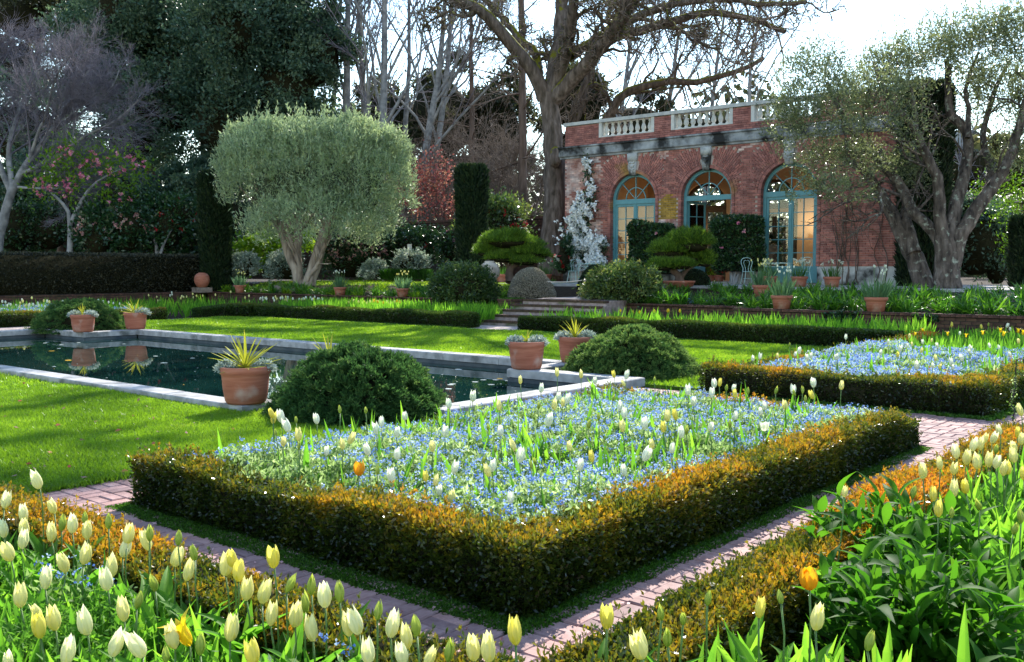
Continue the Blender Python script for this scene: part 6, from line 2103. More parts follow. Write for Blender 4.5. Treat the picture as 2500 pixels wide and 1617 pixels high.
# -- right bed (zoom of [2000,700,2500,1020], 0.21 px per unit)
RB_ = (-5.7, 1.0, 11.55, 21.6)
R2 = [(310, 580, 'W', 60), (712, 760, 'W', 60), (935, 720, 'W', 80), (910, 785, 'Y', 60), (1020, 680, 'W', 50), (1087, 665, 'P', 50), (1205, 640, 'W', 50), (1375, 680, 'W', 60), (1185, 735, 'P', 60), (1740, 720, 'W', 70), (1755, 750, 'W', 50), (1665, 820, 'W', 80), (1535, 875, 'W', 75), (1140, 915, 'W', 95), (1355, 825, 'P', 70),
      (1395, 920, 'P', 60), (1425, 890, 'B', 60), (1560, 935, 'W', 50), (810, 1040, 'W', 65), (1990, 685, 'W', 50), (2090, 705, 'W', 50), (2215, 780, 'W', 60), (2320, 630, 'P', 60), (2180, 450, 'W', 50), (1965, 435, 'B', 50), (1890, 465, 'Y', 50), (1540, 440, 'Y', 60), (2220, 490, 'W', 45), (210, 815, 'W', 55), (1050, 570, 'P', 50),
      (795, 640, 'W', 45), (1635, 540, 'W', 45), (1305, 620, 'P', 40), (2110, 505, 'L', 60), (2140, 545, 'L', 55), (2310, 510, 'L', 70), (2370, 530, 'L', 55), (1905, 535, 'L', 50), (1495, 545, 'L', 45), (1210, 500, 'L', 40), (1115, 545, 'L', 40), (1705, 570, 'L', 40)]
R3 = [(1072, 305, 'W', 40), (1127, 285, 'W', 45), (1265, 280, 'P', 40), (1357, 190, 'B', 35), (1400, 265, 'W', 40), (1432, 240, 'W', 55), (1500, 295, 'W', 45), (1527, 278, 'W', 40), (1727, 290, 'W', 45)]
for x, y, c, h in R2:
    tulip(2000 + .21 * x, 700 + .21 * y, c, .21 * h, RB_, 'in the right hand bed beyond the brick crossing', 'tulips in the bed beyond the brick crossing', zr=(.50, .36, .72), lean=.06)
for x, y, c, h in R3:
    tulip(1500 + .315 * x, 780 + .315 * y, c, .315 * h, RB_, 'in the right hand bed beyond the brick crossing', 'tulips in the bed beyond the brick crossing', zr=(.50, .36, .72), lean=.06)
leafmass('tulip_leaves', [(-5.7, 16.2, 1.0, 21.6), (-5.7, 16.2, -2, 21.6)], 3200, 514, L=.42, W=.055, lean=.22, droop=.12, tone=(.15, .85))
leafmass('tulip_leaves', [(-5.7, 11.6, -2.8, 16.2)], 500, 515, L=.50, W=.05, lean=.22, droop=.12, tone=(.1, .7))
leafmass('tulip_leaves', [(-15.7, 19.9, -6.3, 21.2), (-10.9, 20.6, -6.3, 21.6)], 2000, 516, L=.56, W=.06, lean=.26, droop=.12, tone=(.4, 1))
leafmass('tulip_leaves', [(-27.1, 20.0, -18.2, 22.4)], 5600, 517, L=.58, W=.06, lean=.22, droop=.12, tone=(.3, 1))
leafmass('tulip_leaves', [(-35, 8.0, -28.1, 16.2), (-35.5, 17, -28, 22.5)], 2600, 518, L=.52, W=.06, lean=.22, droop=.12, tone=(.2, .8))


# far drifts of tulips along the back walls, joined
def drift(name, spots, seed, far=1.0):
    rng = rng_of(seed)
    by = {}
    for px, py, c in spots:
        by.setdefault(c, []).append((px, py))
    obs = []
    mats_ = []
    SM_ = [c for c in 'WPYL' if c in by]
    mb = MB()
    for c, mm in (('W', 'white'), ('P', 'cream'), ('Y', 'lemon'), ('L', 'yellow')):
        if c not in by:
            continue
        k = len(mats_)
        mats_.append(M[mm])
        for px, py in by[c]:
            q = ray(px, py)
            p = EYEP + q * ((-31.5 + rng.normal()) / q[0] if px < 300 else ((21.2 + .4 * rng.normal()) / q[1]))
            L = .075 * far
            mb.lathe([(.008, -L * .5), (.02 * far, -L * .3), (.026 * far, 0), (.02 * far, L * .3), (.006, L * .55)], p, 7, k, .5 + .3 * rng.random())
            mb.tube([(p[0], p[1], .05), (p[0], p[1], p[2] - L * .45)], .006, 3, len(SM_), .3, cap=False)
    return kind(mb.obj(name, mats_ + [M['stem']]), 'stuff')


r = rng_of(520)
sp = [(x + r.normal() * 4, 742 + (14 if 700 < x < 860 else 5) + r.normal() * 5 - 8 * (x < 300), 'W' if r.random() < .6 else 'P') for x in r.uniform(0, 300, 44)]
sp += [(x, 728 + r.normal() * 5, 'W' if r.random() < .5 else 'P') for x in r.uniform(300, 420, 14)]
sp += [(x, 728 + .02 * (x - 630) + r.normal() * 3.5, 'W' if r.random() < .6 else 'P') for x in r.uniform(625, 790, 46)]
sp += [(x, 740 + r.normal() * 4, r.choice(['Y', 'L', 'P'])) for x in r.uniform(830, 985, 36)]
sp += [(x, 725 + r.normal() * 4, 'P') for x in r.uniform(430, 620, 14)]
sp += [(x, 760 + r.normal() * 7, 'W') for x in r.uniform(0, 130, 34)]
sp += [(x, 762 + r.normal() * 5, 'L') for x in (1515, 1545, 1562, 1598, 1630, 1632, 1660)]
drift('tulips', sp, 521, 1.25)

# ------------------------------------------------------------------ juniper mounds
def juniper(label, c, R_, H, seed, n=1500, per=34, tone=(.1, .8), squash=1.0):
    rng = rng_of(seed)
    t = thing('juniper_mound', label, 'shrub', (c[0], c[1], 0), 'low juniper mounds in the pool corners')
    d = unit(rng.normal(size=(n, 3)))
    d[:, 2] = np.abs(d[:, 2]) ** 1.15
    d = unit(d)
    k = 1.04 + .07 * wav(d, 1.0, seed) + .07 * wav(d, 2.6, seed + 3)
    z = d[:, 2]
    prof_ = np.where(z < .35, 1.18 - .3 * z, 1.08 - .1 * z)     # skirts spread outwards
    P0 = np.c_[d[:, :2] * R_ * (k * prof_)[:, None] * .80, z * H * k * .86]
    D = unit(np.c_[d[:, :2] * 1.0, d[:, 2] * .55 + .25] + rng.normal(size=(n, 3)) * .3)
    L = (.15 + .10 * rng.random(n)) * R_
    u = rng.random((n, per)) ** .8
    C = P0[:, None] + D[:, None] * (L[:, None] * u)[..., None]
    C[..., 2] -= .45 * L[:, None] * u ** 2
    Q = C.reshape(-1, 3) + rng.normal(size=(n * per, 3)) * .012
    dirs = np.repeat(D, per, 0) + rng.normal(size=(n * per, 3)) * .55 + np.array([0, 0, .1])
    tt = np.clip(tone[0] + (tone[1] - tone[0]) * (.55 * np.repeat(rng.random(n), per) + .45 * u.reshape(-1)), 0, 1)
    Q += np.array([c[0], c[1], 0])
    Q[:, 2] = np.maximum(Q[:, 2], .02)
    e = MB()
    e.leaves(Q, dirs, .05, .015, rng, 0, tt)
    e.ball((c[0], c[1], -.02), (R_ * .84, R_ * .84, H * .86), 20, 10, 1, lump=.1, seed=seed, zmin=-.02)
    e.obj('foliage', [M['juniper'], M['core']], t)


juniper('large dark juniper mound at the near pool corner behind the front pot', (-8.07, 7.1), .86, .70, 601, 2300, 36, (.05, .8))
juniper('blue green juniper mound beside the two pots at the right pool corner', (-7.95, 12.4), .88, .68, 602, 2000, 34, (.3, 1.0))
juniper('rounded juniper mound behind the two pots at the far left pool corner', (-24.2, 12.0), 1.05, .80, 603, 1500, 30, (.15, .9))

# ------------------------------------------------------------------ terracotta pots
POT = MB()
POT.lathe([(.19, 0), (.205, .0), (.225, .03), (.247, .16), (.258, .30), (.262, .315), (.272, .33), (.28, .36), (.277, .40), (.268, .412), (.262, .41), (.255, .36), (.005, .35)], seg=36)
POT.F.append((np.array([list(range(36))[::-1]]), 0, np.array([.5])))
pot_me = POT.mesh('pot_body', M['terracotta'])
SMP = MB()
SMP.lathe([(.13, 0), (.14, .0), (.165, .16), (.168, .175), (.188, .18), (.195, .235), (.182, .24), (.172, .20), (.005, .19)], seg=28)
small_me = SMP.mesh('pot_body', M['terracotta'])
SOIL = MB()
SOIL.lathe([(.262, .362), (.12, .372), (.002, .375)], seg=20)
soil_me = SOIL.mesh('pot_soil', M['soil'])
YL = []
for i_ in range(3):
    mb = MB()
    u = np.linspace(0, 1, 7)
    w = .030 * np.array([.55, .8, 1, .95, .75, .45, .02])
    z = -.03 * i_ * u ** 2
    V = np.concatenate([np.c_[u, s * w * .5, z + abs(s) * w * .28] for s in (-1, 0, 1)])
    F = np.array([(a * 7 + q, a * 7 + q + 1, (a + 1) * 7 + q + 1, (a + 1) * 7 + q) for a in (0, 1) for q in range(6)])
    mb.add(V, F, 0, np.tile([.7, .55, .5, .5, .6, .85], 2) * .9)
    YL.append(mb.mesh('yucca_leaf', M['yucca']))


def yucca(label, x, y, z, n, L, seed, lay=0.0, group='spiky yellow yuccas in the pool pots'):
    rng = rng_of(seed)
    t = thing('yucca', label, 'plant', (x, y, z), group)
    for k in range(n):
        el = math.asin(min(.98, (k + .5) / n * 1.0)) * .95 + lay + rng.normal() * .07
        az = k * 2.39996 + rng.normal() * .12
        o = put('leaf', YL[k % 3], t, local=True, loc=(0, 0, .02 * k / n), scale=(L * (.75 + .4 * rng.random()), 1, 1))
        o.rotation_euler = (rng.normal() * .2, -el, az)
    return t


def silver(label, x, y, z, R_, n, seed, off=(0, 0)):
    rng = rng_of(seed)
    t = thing('dusty_miller', label, 'plant', (x + off[0], y + off[1], z), 'silvery leaves spilling from the pool pots')
    d = unit(rng.normal(size=(n, 3)))
    d[:, 2] = np.abs(d[:, 2])
    P = np.array([x + off[0], y + off[1], z]) + d * np.array([R_, R_, R_ * .75]) * (.35 + .6 * rng.random(n))[:, None]
    e = MB()
    e.leaves(P, d + rng.normal(size=(n, 3)) * .55, .055, .022, rng, 0, rng.random(n))
    e.obj('foliage', M['silver'], t)


def big_pot(label, x, y, seed, yl, sl, n=34, L=.36, sil=((.16, 0, .13),), lay=.12):
    rng = rng_of(seed)
    t = thing('terracotta_pot', label, 'flower pot', (x, y, .102), 'large terracotta pots round the pool', rot=(0, 0, rng.uniform(0, 6)))
    put('body', pot_me, t, local=True)
    put('soil', soil_me, t, local=True)
    if yl:
        yucca(yl, x, y, .475, n, L, seed + 1, lay)
    rt = np.array([math.cos(YAW), math.sin(YAW)])
    for i, (s, f, R_) in enumerate(sil):
        o = rt * s + np.array([-rt[1], rt[0]]) * f
        silver(sl[i], x, y, .47, R_, 700, seed + 3 + i, o)


big_pot('large terracotta pot on the near corner of the pool coping', -9.19, 6.42, 611, 'big yellow green yucca in the front terracotta pot', ['silver foliage at the left of the front yucca', 'silver foliage at the right of the front yucca'], 40, .42, ((-.19, -.03, .13), (.19, .02, .13)), .10)
big_pot('terracotta pot hidden behind the large front juniper mound', -9.2, 7.62, 612, 'yucca tips poking up behind the large front juniper', ['silver foliage poking up behind the large front juniper'], 16, .34, ((-.1, 0, .16),))
big_pot('terracotta pot with silver tufts on the inner corner of the right coping', -9.10, 11.3, 613, 'small reddish yellow yucca low between two silver tufts', ['left silver tuft in the inner pot of the right corner', 'right silver tuft in the inner pot of the right corner'], 9, .22, ((-.16, 0, .15), (.16, 0, .16)), .2)
big_pot('terracotta pot tucked against the right juniper mound', -9.15, 12.6, 614, 'yellow yucca in the pot tucked against the right juniper', ['silver foliage left of the yucca by the right juniper', 'silver foliage right of the yucca by the right juniper'], 26, .34, ((-.18, 0, .15), (.19, 0, .17)), .25)
big_pot('terracotta pot in front of the far left juniper mound', -22.45, 11.2, 615, 'short yellow yucca between silver tufts in the far left pot', ['left silver tuft in the pot before the far juniper', 'right silver tuft in the pot before the far juniper'], 18, .26, ((-.18, 0, .17), (.18, 0, .17)), .3)
big_pot('paler terracotta pot right of the far left juniper mound', -22.5, 12.55, 616, 'broad yellow green yucca in the paler far pot', ['silver foliage right of the yucca in the paler far pot'], 30, .42, ((.18, 0, .2),), .05)

# floating leaves and specks on the pool
rng = rng_of(620)
mb = MB()
n = 520
X = np.r_[rng.uniform(PX0 + .2, PX1 - .2, 360), rng.uniform(-24, PX0, 40), rng.uniform(PX1, AX1 - .1, 120)]
Y = np.r_[rng.uniform(PY0 + .2, PY1 - .2, 360), rng.uniform(AY0 + .2, AY1 - .2, 160)]
S_ = .004 + .012 * rng.random(n) ** 3
big = rng.random(n) < .04
S_[big] = .03 + .035 * rng.random(big.sum())
for (px, py) in [(1180, 928), (1160, 933), (1210, 928), (1100, 940), (1105, 938), (1095, 950), (1220, 925), (1240, 930), (740, 905), (720, 915), (760, 897), (110, 838), (150, 842), (30, 850), (60, 848), (380, 870), (470, 875), (115, 836)]:
    p = gr(px, py, -.09)
    X, Y, S_ = np.r_[X, p[0]], np.r_[Y, p[1]], np.r_[S_, .045]
n = len(X)
an = np.arange(7) / 7 * 2 * np.pi
V = np.stack([X[:, None] + S_[:, None] * np.cos(an) * 1.2, Y[:, None] + S_[:, None] * np.sin(an), np.full((n, 7), -.086)], -1).reshape(-1, 3)
tt = rng.random(n)
mi = (tt > .94).astype(int)
F = np.arange(7 * n).reshape(n, 7)
mb.add(V, F[mi == 0], 0, .5 + .5 * tt[mi == 0])
mb.add(V, F[mi == 1], 1, tt[mi == 1])
kind(mb.obj('floating_leaves', [M['silver'], M['orange']]), 'stuff')

# ------------------------------------------------------------------ strap leaved clumps on the upper beds
CL = {}
for nm, mm, L, W, n, lean, dr in [('a', 'strap', .50, .030, 60, .55, .35), ('b', 'strap', .44, .026, 70, .6, .4), ('c', 'lime', .36, .05, 60, .6, .3), ('d', 'strap', .58, .034, 52, .6, .38)]:
    for k in range(3):
        rng = rng_of(700 + 10 * k + ord(nm))
        mb = MB()
        P = np.c_[rng.normal(size=(n, 2)) * .07, np.zeros(n)]
        D = np.c_[rng.normal(size=(n, 2)) * lean, np.ones(n)]
        mb.straps(P, D, L * (.7 + .5 * rng.random(n)), W, dr * (.4 + rng.random(n)), 4, 0, np.clip(.15 + .75 * rng.random(n), 0, 1), rng)
        CL[nm, k] = mb.mesh('clump_' + nm, M[mm])
ORD = ['first', 'second', 'third', 'fourth', 'fifth', 'sixth', 'seventh', 'eighth', 'ninth', 'tenth', 'eleventh', 'twelfth', 'thirteenth', 'fourteenth', 'fifteenth', 'sixteenth', 'seventeenth', 'eighteenth', 'nineteenth', 'twentieth', 'twenty-first', 'twenty-second', 'twenty-third', 'twenty-fourth', 'twenty-fifth', 'twenty-sixth', 'twenty-seventh', 'twenty-eighth', 'twenty-ninth', 'thirtieth', 'thirty-first', 'thirty-second', 'thirty-third', 'thirty-fourth', 'thirty-fifth']


def clump_row(name, what, where, group, xs, y, jit, kinds, seed, zf=None, s=1.0):
    rng = rng_of(seed)
    for k, x in enumerate(xs):
        yy = y + rng.normal() * jit
        xx = x + rng.normal() * .08
        z = float(zup(xx, yy)) if zf is None else zf
        o = put(name, CL[kinds[int(rng.integers(0, len(kinds)))], int(rng.integers(0, 3))], None, loc=(xx, yy, z), rot=(0, 0, rng.uniform(0, 6.28)), scale=s * float(.8 + .4 * rng.random()))
        tag(o, f'{what}, {ORD[k]} from left, {where}', 'plant', group)


GA = 'strap leaved clumps on the terrace beds'
clump_row('agapanthus', 'glossy strap leaved clump', 'front row on tulip pot wall', GA, np.arange(-10.9, .5, .42), 22.6, .10, 'abd', 711, s=1.2)
clump_row('agapanthus', 'glossy strap leaved clump', 'second row behind tulip pots', GA, np.arange(-10.8, 1, .46), 23.4, .2, 'abd', 712, s=1.3)
clump_row('agapanthus', 'glossy strap leaved clump', 'third row under the terrace', GA, np.arange(-14.6, 0, .55), 24.6, .25, 'ab', 713, s=1.3)
clump_row('agapanthus', 'glossy strap leaved clump', 'along the set back wall', GA, np.arange(-15.2, -11.2, .36), 24.0, .10, 'ab', 714, s=1.1)
clump_row('agapanthus', 'grassy dark clump', 'at foot of terrace edge', GA, np.arange(-15.2, -3, .5), 26.1, .3, 'b', 715, s=1.0)
clump_row('leafy_clump', 'bright yellow green leafy clump', 'on wall below round olive', 'leafy clumps below the round olive', np.arange(-35.6, -19.6, .55), 23.95, .10, 'acd', 716, s=1.05)
clump_row('leafy_clump', 'yellow green leafy clump', 'second row below round olive', 'leafy clumps below the round olive', np.arange(-35.4, -20, .58), 24.7, .2, 'acc', 717, s=1.1)
clump_row('leafy_clump', 'dark grassy clump', 'beyond the small upper lawn', 'leafy clumps below the round olive', np.arange(-36, -23, .75), 31.4, .3, 'b', 718)
mb = MB()
rng = rng_of(719)
P = np.array([at(x, y, 27.5) for x, y in zip(rng.normal(1715, 18, 60), rng.normal(738, 3, 60))])
flowers(mb, P, .05, rng, petals=5)
kind(mb.obj('blue_flowers', M['blue']), 'stuff')
mb = MB()
P = np.array([at(x, y, 41.5) for x, y in zip(rng.uniform(870, 1050, 60), rng.normal(668, 7, 60))])
flowers(mb, P, .09, rng, petals=5)
kind(mb.obj('narcissus_blooms', M['white']), 'stuff')
mb = MB()
n = 1500
P = np.array([at(x, 682, 41.5) for x in rng.uniform(930, 1050, n)])
mb.straps(P, np.c_[rng.normal(size=(n, 2)) * .3, np.ones(n)], .6, .03, .2, 3, 0, rng.random(n) * .6, rng)
kind(mb.obj('narcissus_leaves', M['strap']), 'stuff')
# ivy hanging over the right wall
for k, (x0, x1, y0, y1, n) in enumerate([(2010, 2100, 760, 785, 500), (2030, 2070, 775, 800, 250), (2230, 2290, 768, 785, 220), (1860, 1900, 770, 790, 200)]):
    rng = rng_of(725 + k)
    r_ = [ray(x, y) for x, y in zip(rng.uniform(x0, x1, n), rng.uniform(y0, y1, n))]
    P = np.array([EYEP + q * (22.02 / q[1]) for q in r_]) + rng.normal(size=(n, 3)) * .02
    mb = MB()
    mb.leaves(P, rng.normal(size=(n, 3)) * .6 + [0, -.5, -.2], .07, .045, rng, 0, rng.random(n))
    o = mb.obj('ivy', M['camellia'])
    tag(o, ['large patch of ivy hanging over the tulip pot wall', 'small ivy tuft low on the wall under the larger ivy patch', 'ivy trailing over the wall below the twisted olive', 'ivy sprig on the wall below the first tulip pot'][k], 'ivy')


# ---- pots of tulips and narcissi on the walls and terrace
def tulip_pot(label, plabel, px, Y, z, s, seed, blooms, tall=.34, c='white', leaf='varieg_tulip', narc=False):
    rng = rng_of(seed)
    x = aty_(px, Y)
    t = thing('terracotta_pot', label, 'flower pot', (x, Y, z), 'terracotta pots of bulbs on the walls', scale=s)
    put('body', small_me, t, local=True)
    p = thing('potted_narcissus' if narc else 'potted_tulips', plabel, 'plant', (x, Y, z + .19 * s), 'bulbs growing in terracotta pots')
    mb = MB()
    n = 110 if narc else 70
    a = rng.uniform(0, 6.28, n)
    q = np.sqrt(rng.random(n)) * .15 * s
    P = np.c_[q * np.cos(a), q * np.sin(a), np.zeros(n)]
    D = np.c_[P[:, :2] * 2.2 + rng.normal(size=(n, 2)) * .12, np.ones(n)]
    mb.straps(P, D, tall * (.7 + .45 * rng.random(n)), .012 if narc else .042, .08, 4, 0, .1 + .6 * rng.random(n), rng)
    mb.obj('leaves', M['strap'] if narc else M['potleaf'], p, local=True)
    k = blooms
    mb = MB()
    st = MB()
    for i in range(k):
        a_, q_ = rng.uniform(0, 6.28), math.sqrt(rng.random()) * .16 * s
        h = tall * (1.05 + .35 * rng.random())
        b_ = np.array([q_ * math.cos(a_) * 1.4, q_ * math.sin(a_) * 1.4, h])
        st.tube([(b_[0] * .6, b_[1] * .6, 0), tuple(b_)], .004, 3, 0, .5, cap=False)
        if narc:
            flowers(mb, b_[None] + rng.normal(size=(3, 3)) * .02, .04, rng, petals=6)
        else:
            mb.lathe([(.006, -.03), (.018, -.012), (.02, .008), (.006, .036)], b_, 8, 0, rng.random())
    st.obj('stems', M['stem'], p, local=True)
    kind(mb.obj('blooms', M[c], p, local=True), 'stuff')


M['potleaf'] = leafmat('grey_tulip_leaf', [(0, (0.05, 0.12, 0.05)), (1, (0.17, 0.28, 0.14))], .4, .5, .3)
tulip_pot('terracotta pot on the wall below the third door', 'white tulips opening in the pot below the third door', 1911, 22.3, .622, 1.35, 731, 15, .56)
tulip_pot('terracotta pot on the wall nearest the twisted olive', 'budding white tulips in the pot nearest the twisted olive', 2142, 22.3, .622, 1.35, 732, 9, .56)
tulip_pot('terracotta pot half hidden in leaves left of the right wall pots', 'many cream tulips in the half hidden pot', 1862, 25.3, .80, 1.4, 733, 22, .56, 'cream')
tulip_pot('terracotta pot on the long wall, nearest the ball urn', 'budding tulips in the pot nearest the ball urn', 584, 23.72, .602, 1.25, 734, 12, .5, 'cream')
tulip_pot('terracotta pot on the long wall, just right of the olive trunks', 'tulips with three open white blooms right of the olive trunks', 829, 23.72, .602, 1.25, 735, 12, .5)
tulip_pot('terracotta pot on the long wall, nearest the big rhododendron', 'upright cream tulips in the pot nearest the big rhododendron', 983, 23.72, .602, 1.25, 736, 14, .5, 'cream')
tulip_pot('terracotta pot of narcissi behind the cafe table', 'white narcissi in front of the green doors by the cafe table', 1880, 28.6, 1.042, 1.3, 737, 16, .42, 'white', narc=True)
tulip_pot('terracotta pot of narcissi below the third green door', 'white narcissi below the right leaf of the third door', 1953, 27.9, 1.042, 1.3, 738, 16, .42, 'white', narc=True)
tulip_pot('terracotta pot of narcissi before the grey plinth', 'small bunch of white narcissi before the grey plinth', 2033, 27.9, 1.042, 1.3, 739, 8, .42, 'white', narc=True)
tulip_pot('terracotta pot of narcissi left of the clipped grey dome', 'white narcissi left of the clipped grey dome', 1228, 30.0, .98, 1.6, 740, 14, .40, 'white', narc=True)
tulip_pot('terracotta pot of narcissi behind the clipped grey dome', 'white narcissi behind the clipped grey dome near the oak', 1330, 31.2, 1.0, 1.5, 741, 12, .46, 'white', narc=True)

# ------------------------------------------------------------------ cafe chairs, tables and other small things
def cafe_chair(label, px, Y, rz):
    t = thing('cafe_chair', label, 'chair', (aty_(px, Y), Y, 1.04), 'pale green cafe chairs', rot=(0, 0, rz))
    m_ = M['iron_green']
    e = MB()
    e.lathe([(.001, .455), (.17, .458), (.195, .452), (.19, .44), (.001, .44)], seg=20)
    e.obj('seat', m_, t, local=True)
    for sx, sy in ((-1, -1), (1, -1)):
        e = MB()
        e.tube(poly([(sx * .13, sy * .12, .44), (sx * .15, sy * .15, .25), (sx * .19, sy * .20, 0)], 7), .0115, 6)
        e.obj('leg', m_, t, local=True)
    for sx in (-1, 1):
        e = MB()
        e.tube(poly([(sx * .15, .13, .46), (sx * .16, .17, .25), (sx * .20, .24, 0)], 7), .0115, 6)
        e.obj('leg', m_, t, local=True)
    e = MB()
    e.tube(poly([(-.15, .13, .45), (-.13, .17, .56), (-.19, .20, .74), (-.14, .23, .87), (0, .235, .905), (.14, .23, .87), (.19, .20, .74), (.13, .17, .56), (.15, .13, .45)], 26), .0115, 6)
    e.obj('back_frame', m_, t, local=True)
    e = MB()
    e.tube(poly([(-.05, .15, .45), (-.05, .18, .58), (-.10, .20, .73), (-.06, .225, .83), (0, .21, .80), (.06, .225, .83), (.10, .20, .73), (.05, .18, .58), (.05, .15, .45)], 24), .008, 6)
    e.obj('back_scroll', m_, t, local=True)
    e = MB()
    an = np.linspace(0, 2 * np.pi, 17)
    e.tube(np.c_[.155 * np.cos(an), .155 * np.sin(an), np.full(17, .22)], .007, 5)
    e.obj('ring_brace', m_, t, local=True)


cafe_chair('pale green bentwood style chair under the white flowering climber', 1400, 30.6, .25)
cafe_chair('pale green chair back showing between the clipped balls', 1497, 30.7, -.6)
cafe_chair('pale green bentwood style chair in front of the right camellia screen', 1828, 29.9, .75)
cafe_chair('pale green chair mostly hidden behind the potted narcissi', 1962, 29.9, -2.2)


def cafe_table(label, px, Y, w, rz):
    t = thing('cafe_table', label, 'table', (aty_(px, Y), Y, 1.04), 'pale green cafe tables', rot=(0, 0, rz))
    m_ = M['iron_green']
    e = MB()
    e.box((-w, -.3, .715), (w, .3, .735))
    e.obj('tabletop', m_, t, local=True, smooth=False)
    e = MB()
    for y in (-.28, .28):
        e.box((-w + .03, y - .008, .60), (w - .03, y + .008, .615))
        for x in np.linspace(-w + .08, w - .08, 3):
            e.box((x - .007, y - .007, .616), (x + .007, y + .007, .714))
    e.obj('apron', m_, t, local=True, smooth=False)
    for sx in (-1, 1):
        for sy in (-1, 1):
            e = MB()
            e.tube([(sx * (w - .04), sy * .26, .714), (sx * (w - .03), sy * .27, 0)], .012, 6)
            e.obj('leg', m_, t, local=True)


cafe_table('pale green metal table left of the first door', 1443, 30.75, .42, .1)
cafe_table('pale green metal table before the third green door', 1900, 30.1, .42, .3)

u_ = at(493, 684, 41)
t = thing('terracotta_urn', 'round terracotta ball urn on a stone pad at the wall corner', 'urn', (u_[0], u_[1], .72))
e = MB()
e.lathe([(.15, -.31), (.22, -.27), (.30, -.12), (.32, .02), (.29, .17), (.22, .26), (.14, .29), (.13, .31), (.10, .31), (.09, .27), (.001, .2)], (u_[0], u_[1], u_[2]), 28)
e.obj('body', M['terracotta'], t)
e = MB()
e.box((u_[0] - .3, u_[1] - .3, .58), (u_[0] + .3, u_[1] + .3, u_[2] - .31))
e.obj('stone_pad', M['rock'], t, smooth=False)
j_ = at(1195, 680, 33)
t = thing('stone_jar', 'large weathered round jar between bonsai pine and grey dome', 'jar', tuple(j_))
e = MB()
e.lathe([(.22, -.05), (.34, .1), (.36, .28), (.30, .44), (.2, .52), (.16, .54), (.17, .58), (.13, .59), (.12, .53), (.001, .5)], j_, 28)
e.obj('body', M['jar'], t)
s_ = at(1000, 640, 43)
t = thing('garden_sign', 'small white information sign on a post above the variegated bush', 'sign', tuple(s_))
e = MB()
e.tube([tuple(s_ - np.array([0, 0, .5])), tuple(s_ + np.array([0, 0, .25]))], .02, 6)
e.obj('post', M['frame_dark'], t)
rt2 = np.array([math.cos(YAW), math.sin(YAW), 0])
p_ = s_ + np.array([0, 0, .52])
e = MB()
e.boxes([p_], [(.095, .012, .27)], np.array([YAW]))
e.obj('panel', M['sign_white'], t, smooth=False)
e = MB()
e.boxes([p_ + np.array([.01, -.02, -.1])], [(.045, .004, .03)], np.array([YAW]))
e.obj('logo', M['frame_dark'], t, smooth=False)

a_, b_ = at(1330, 688, 30.6), at(1436, 683, 30.2)
mid = (a_ + b_) / 2 - np.array([0, 0, .04])
mb = MB()
mb.tube(poly([a_, mid, b_], 12), .014, 6)
tag(mb.obj('rope', M['rope']), 'pale rope stretched across the top of the steps', 'rope')

# rocks at the feet of the olives
for k, (px, py, d, rr, lab) in enumerate([(2258, 752, 25.6, (.42, .3, .30), 'mossy brown boulder at the foot of the twisted olive'), (2225, 742, 26.2, (.2, .2, .14), 'pale stone half hidden in leaves left of the mossy boulder'), (2335, 755, 25.4, (.28, .25, .2), 'dark stone right of the mossy boulder'), (2395, 755, 25.2, (.26, .22, .18), 'dark stone under the right strap leaves'),
                                       (688, 706, 39.6, (.34, .25, .26), 'rough reddish rock below the olive trunks'), (712, 710, 39.4, (.28, .25, .18), 'flat reddish rock below the olive trunks'), (740, 708, 39.4, (.24, .22, .16), 'small rock against the right olive trunk')]):
    c = at(px, py, d)
    mb = MB()
    mb.ball(c, rr, 16, 10, lump=.22, seed=800 + k)
    tag(mb.obj('rock', M['rock']), lab, 'rock')

# white flowering climber on the house wall
rng = rng_of(820)
spots = [(1432, 395, 7, 14), (1434, 425, 8, 16), (1440, 462, 12, 18), (1432, 490, 18, 14), (1420, 515, 24, 16), (1408, 545, 24, 20), (1412, 572, 30, 18), (1432, 600, 34, 18), (1458, 598, 26, 16), (1415, 622, 26, 14), (1460, 632, 20, 14), (1438, 640, 30, 16)]
W0 = aty_(1432, 31.4)
t = thing('flowering_climber', 'climber smothered in white flowers on the left corner of the pavilion', 'climber', (W0, 31.3, 1.04))
P, Pl = [], []
for x, y, rx, ry in spots:
    k = int(rx * ry * .9)
    for _ in range(k):
        q = ray(x + rng.normal() * rx * .55, y + rng.normal() * ry * .55)
        Yw = 31.34 - .28 * rng.random() ** 1.5 * (1 if y > 480 else .3)
        P.append(EYEP + q * (Yw / q[1]))
P = np.array(P)
e = MB()
sel = (rng.random(len(P)) < .62) & (wav(P, 1.6, 5) > -.12)
flowers(e, P[sel] - [0, .10, 0], .11, rng, petals=6)
kind(e.obj('blossoms', M['snow'], t), 'stuff')
e = MB()
Q = P + rng.normal(size=(len(P), 3)) * .08 + [0, .05, 0]
e.leaves(Q, rng.normal(size=Q.shape) + [0, -.4, -.2], .11, .055, rng, 0, rng.random(len(Q)))
e.obj('leaves', M['camellia'], t)
e = MB()
for k in range(4):
    pts = [np.array([W0 + .1 * k - .2, 31.36, 1.04])] + [EYEP + ray(x + 6 * rng.normal(), y) * (31.42 / ray(x, y)[1]) for x, y in [(1425, 600), (1415, 540), (1438, 470), (1433, 400)]]
    e.tube(poly(pts, 14, rng, .02), np.linspace(.035, .012, 14), 5)
e.obj('stems', M['bark_brown'], t)
# plants under the climber and the orange red bloom beside the oak
bush('lily_bush', 'dark leafy plants with one scarlet flower between oak and climber', PB([(1374, 640, 12, 36), (1378, 605, 10, 26)], 38), 900, .16, .07, M['camellia'], 825, 'shrub', None, None, [(M['red'], 4, .2), (M['white'], 10, .12)])
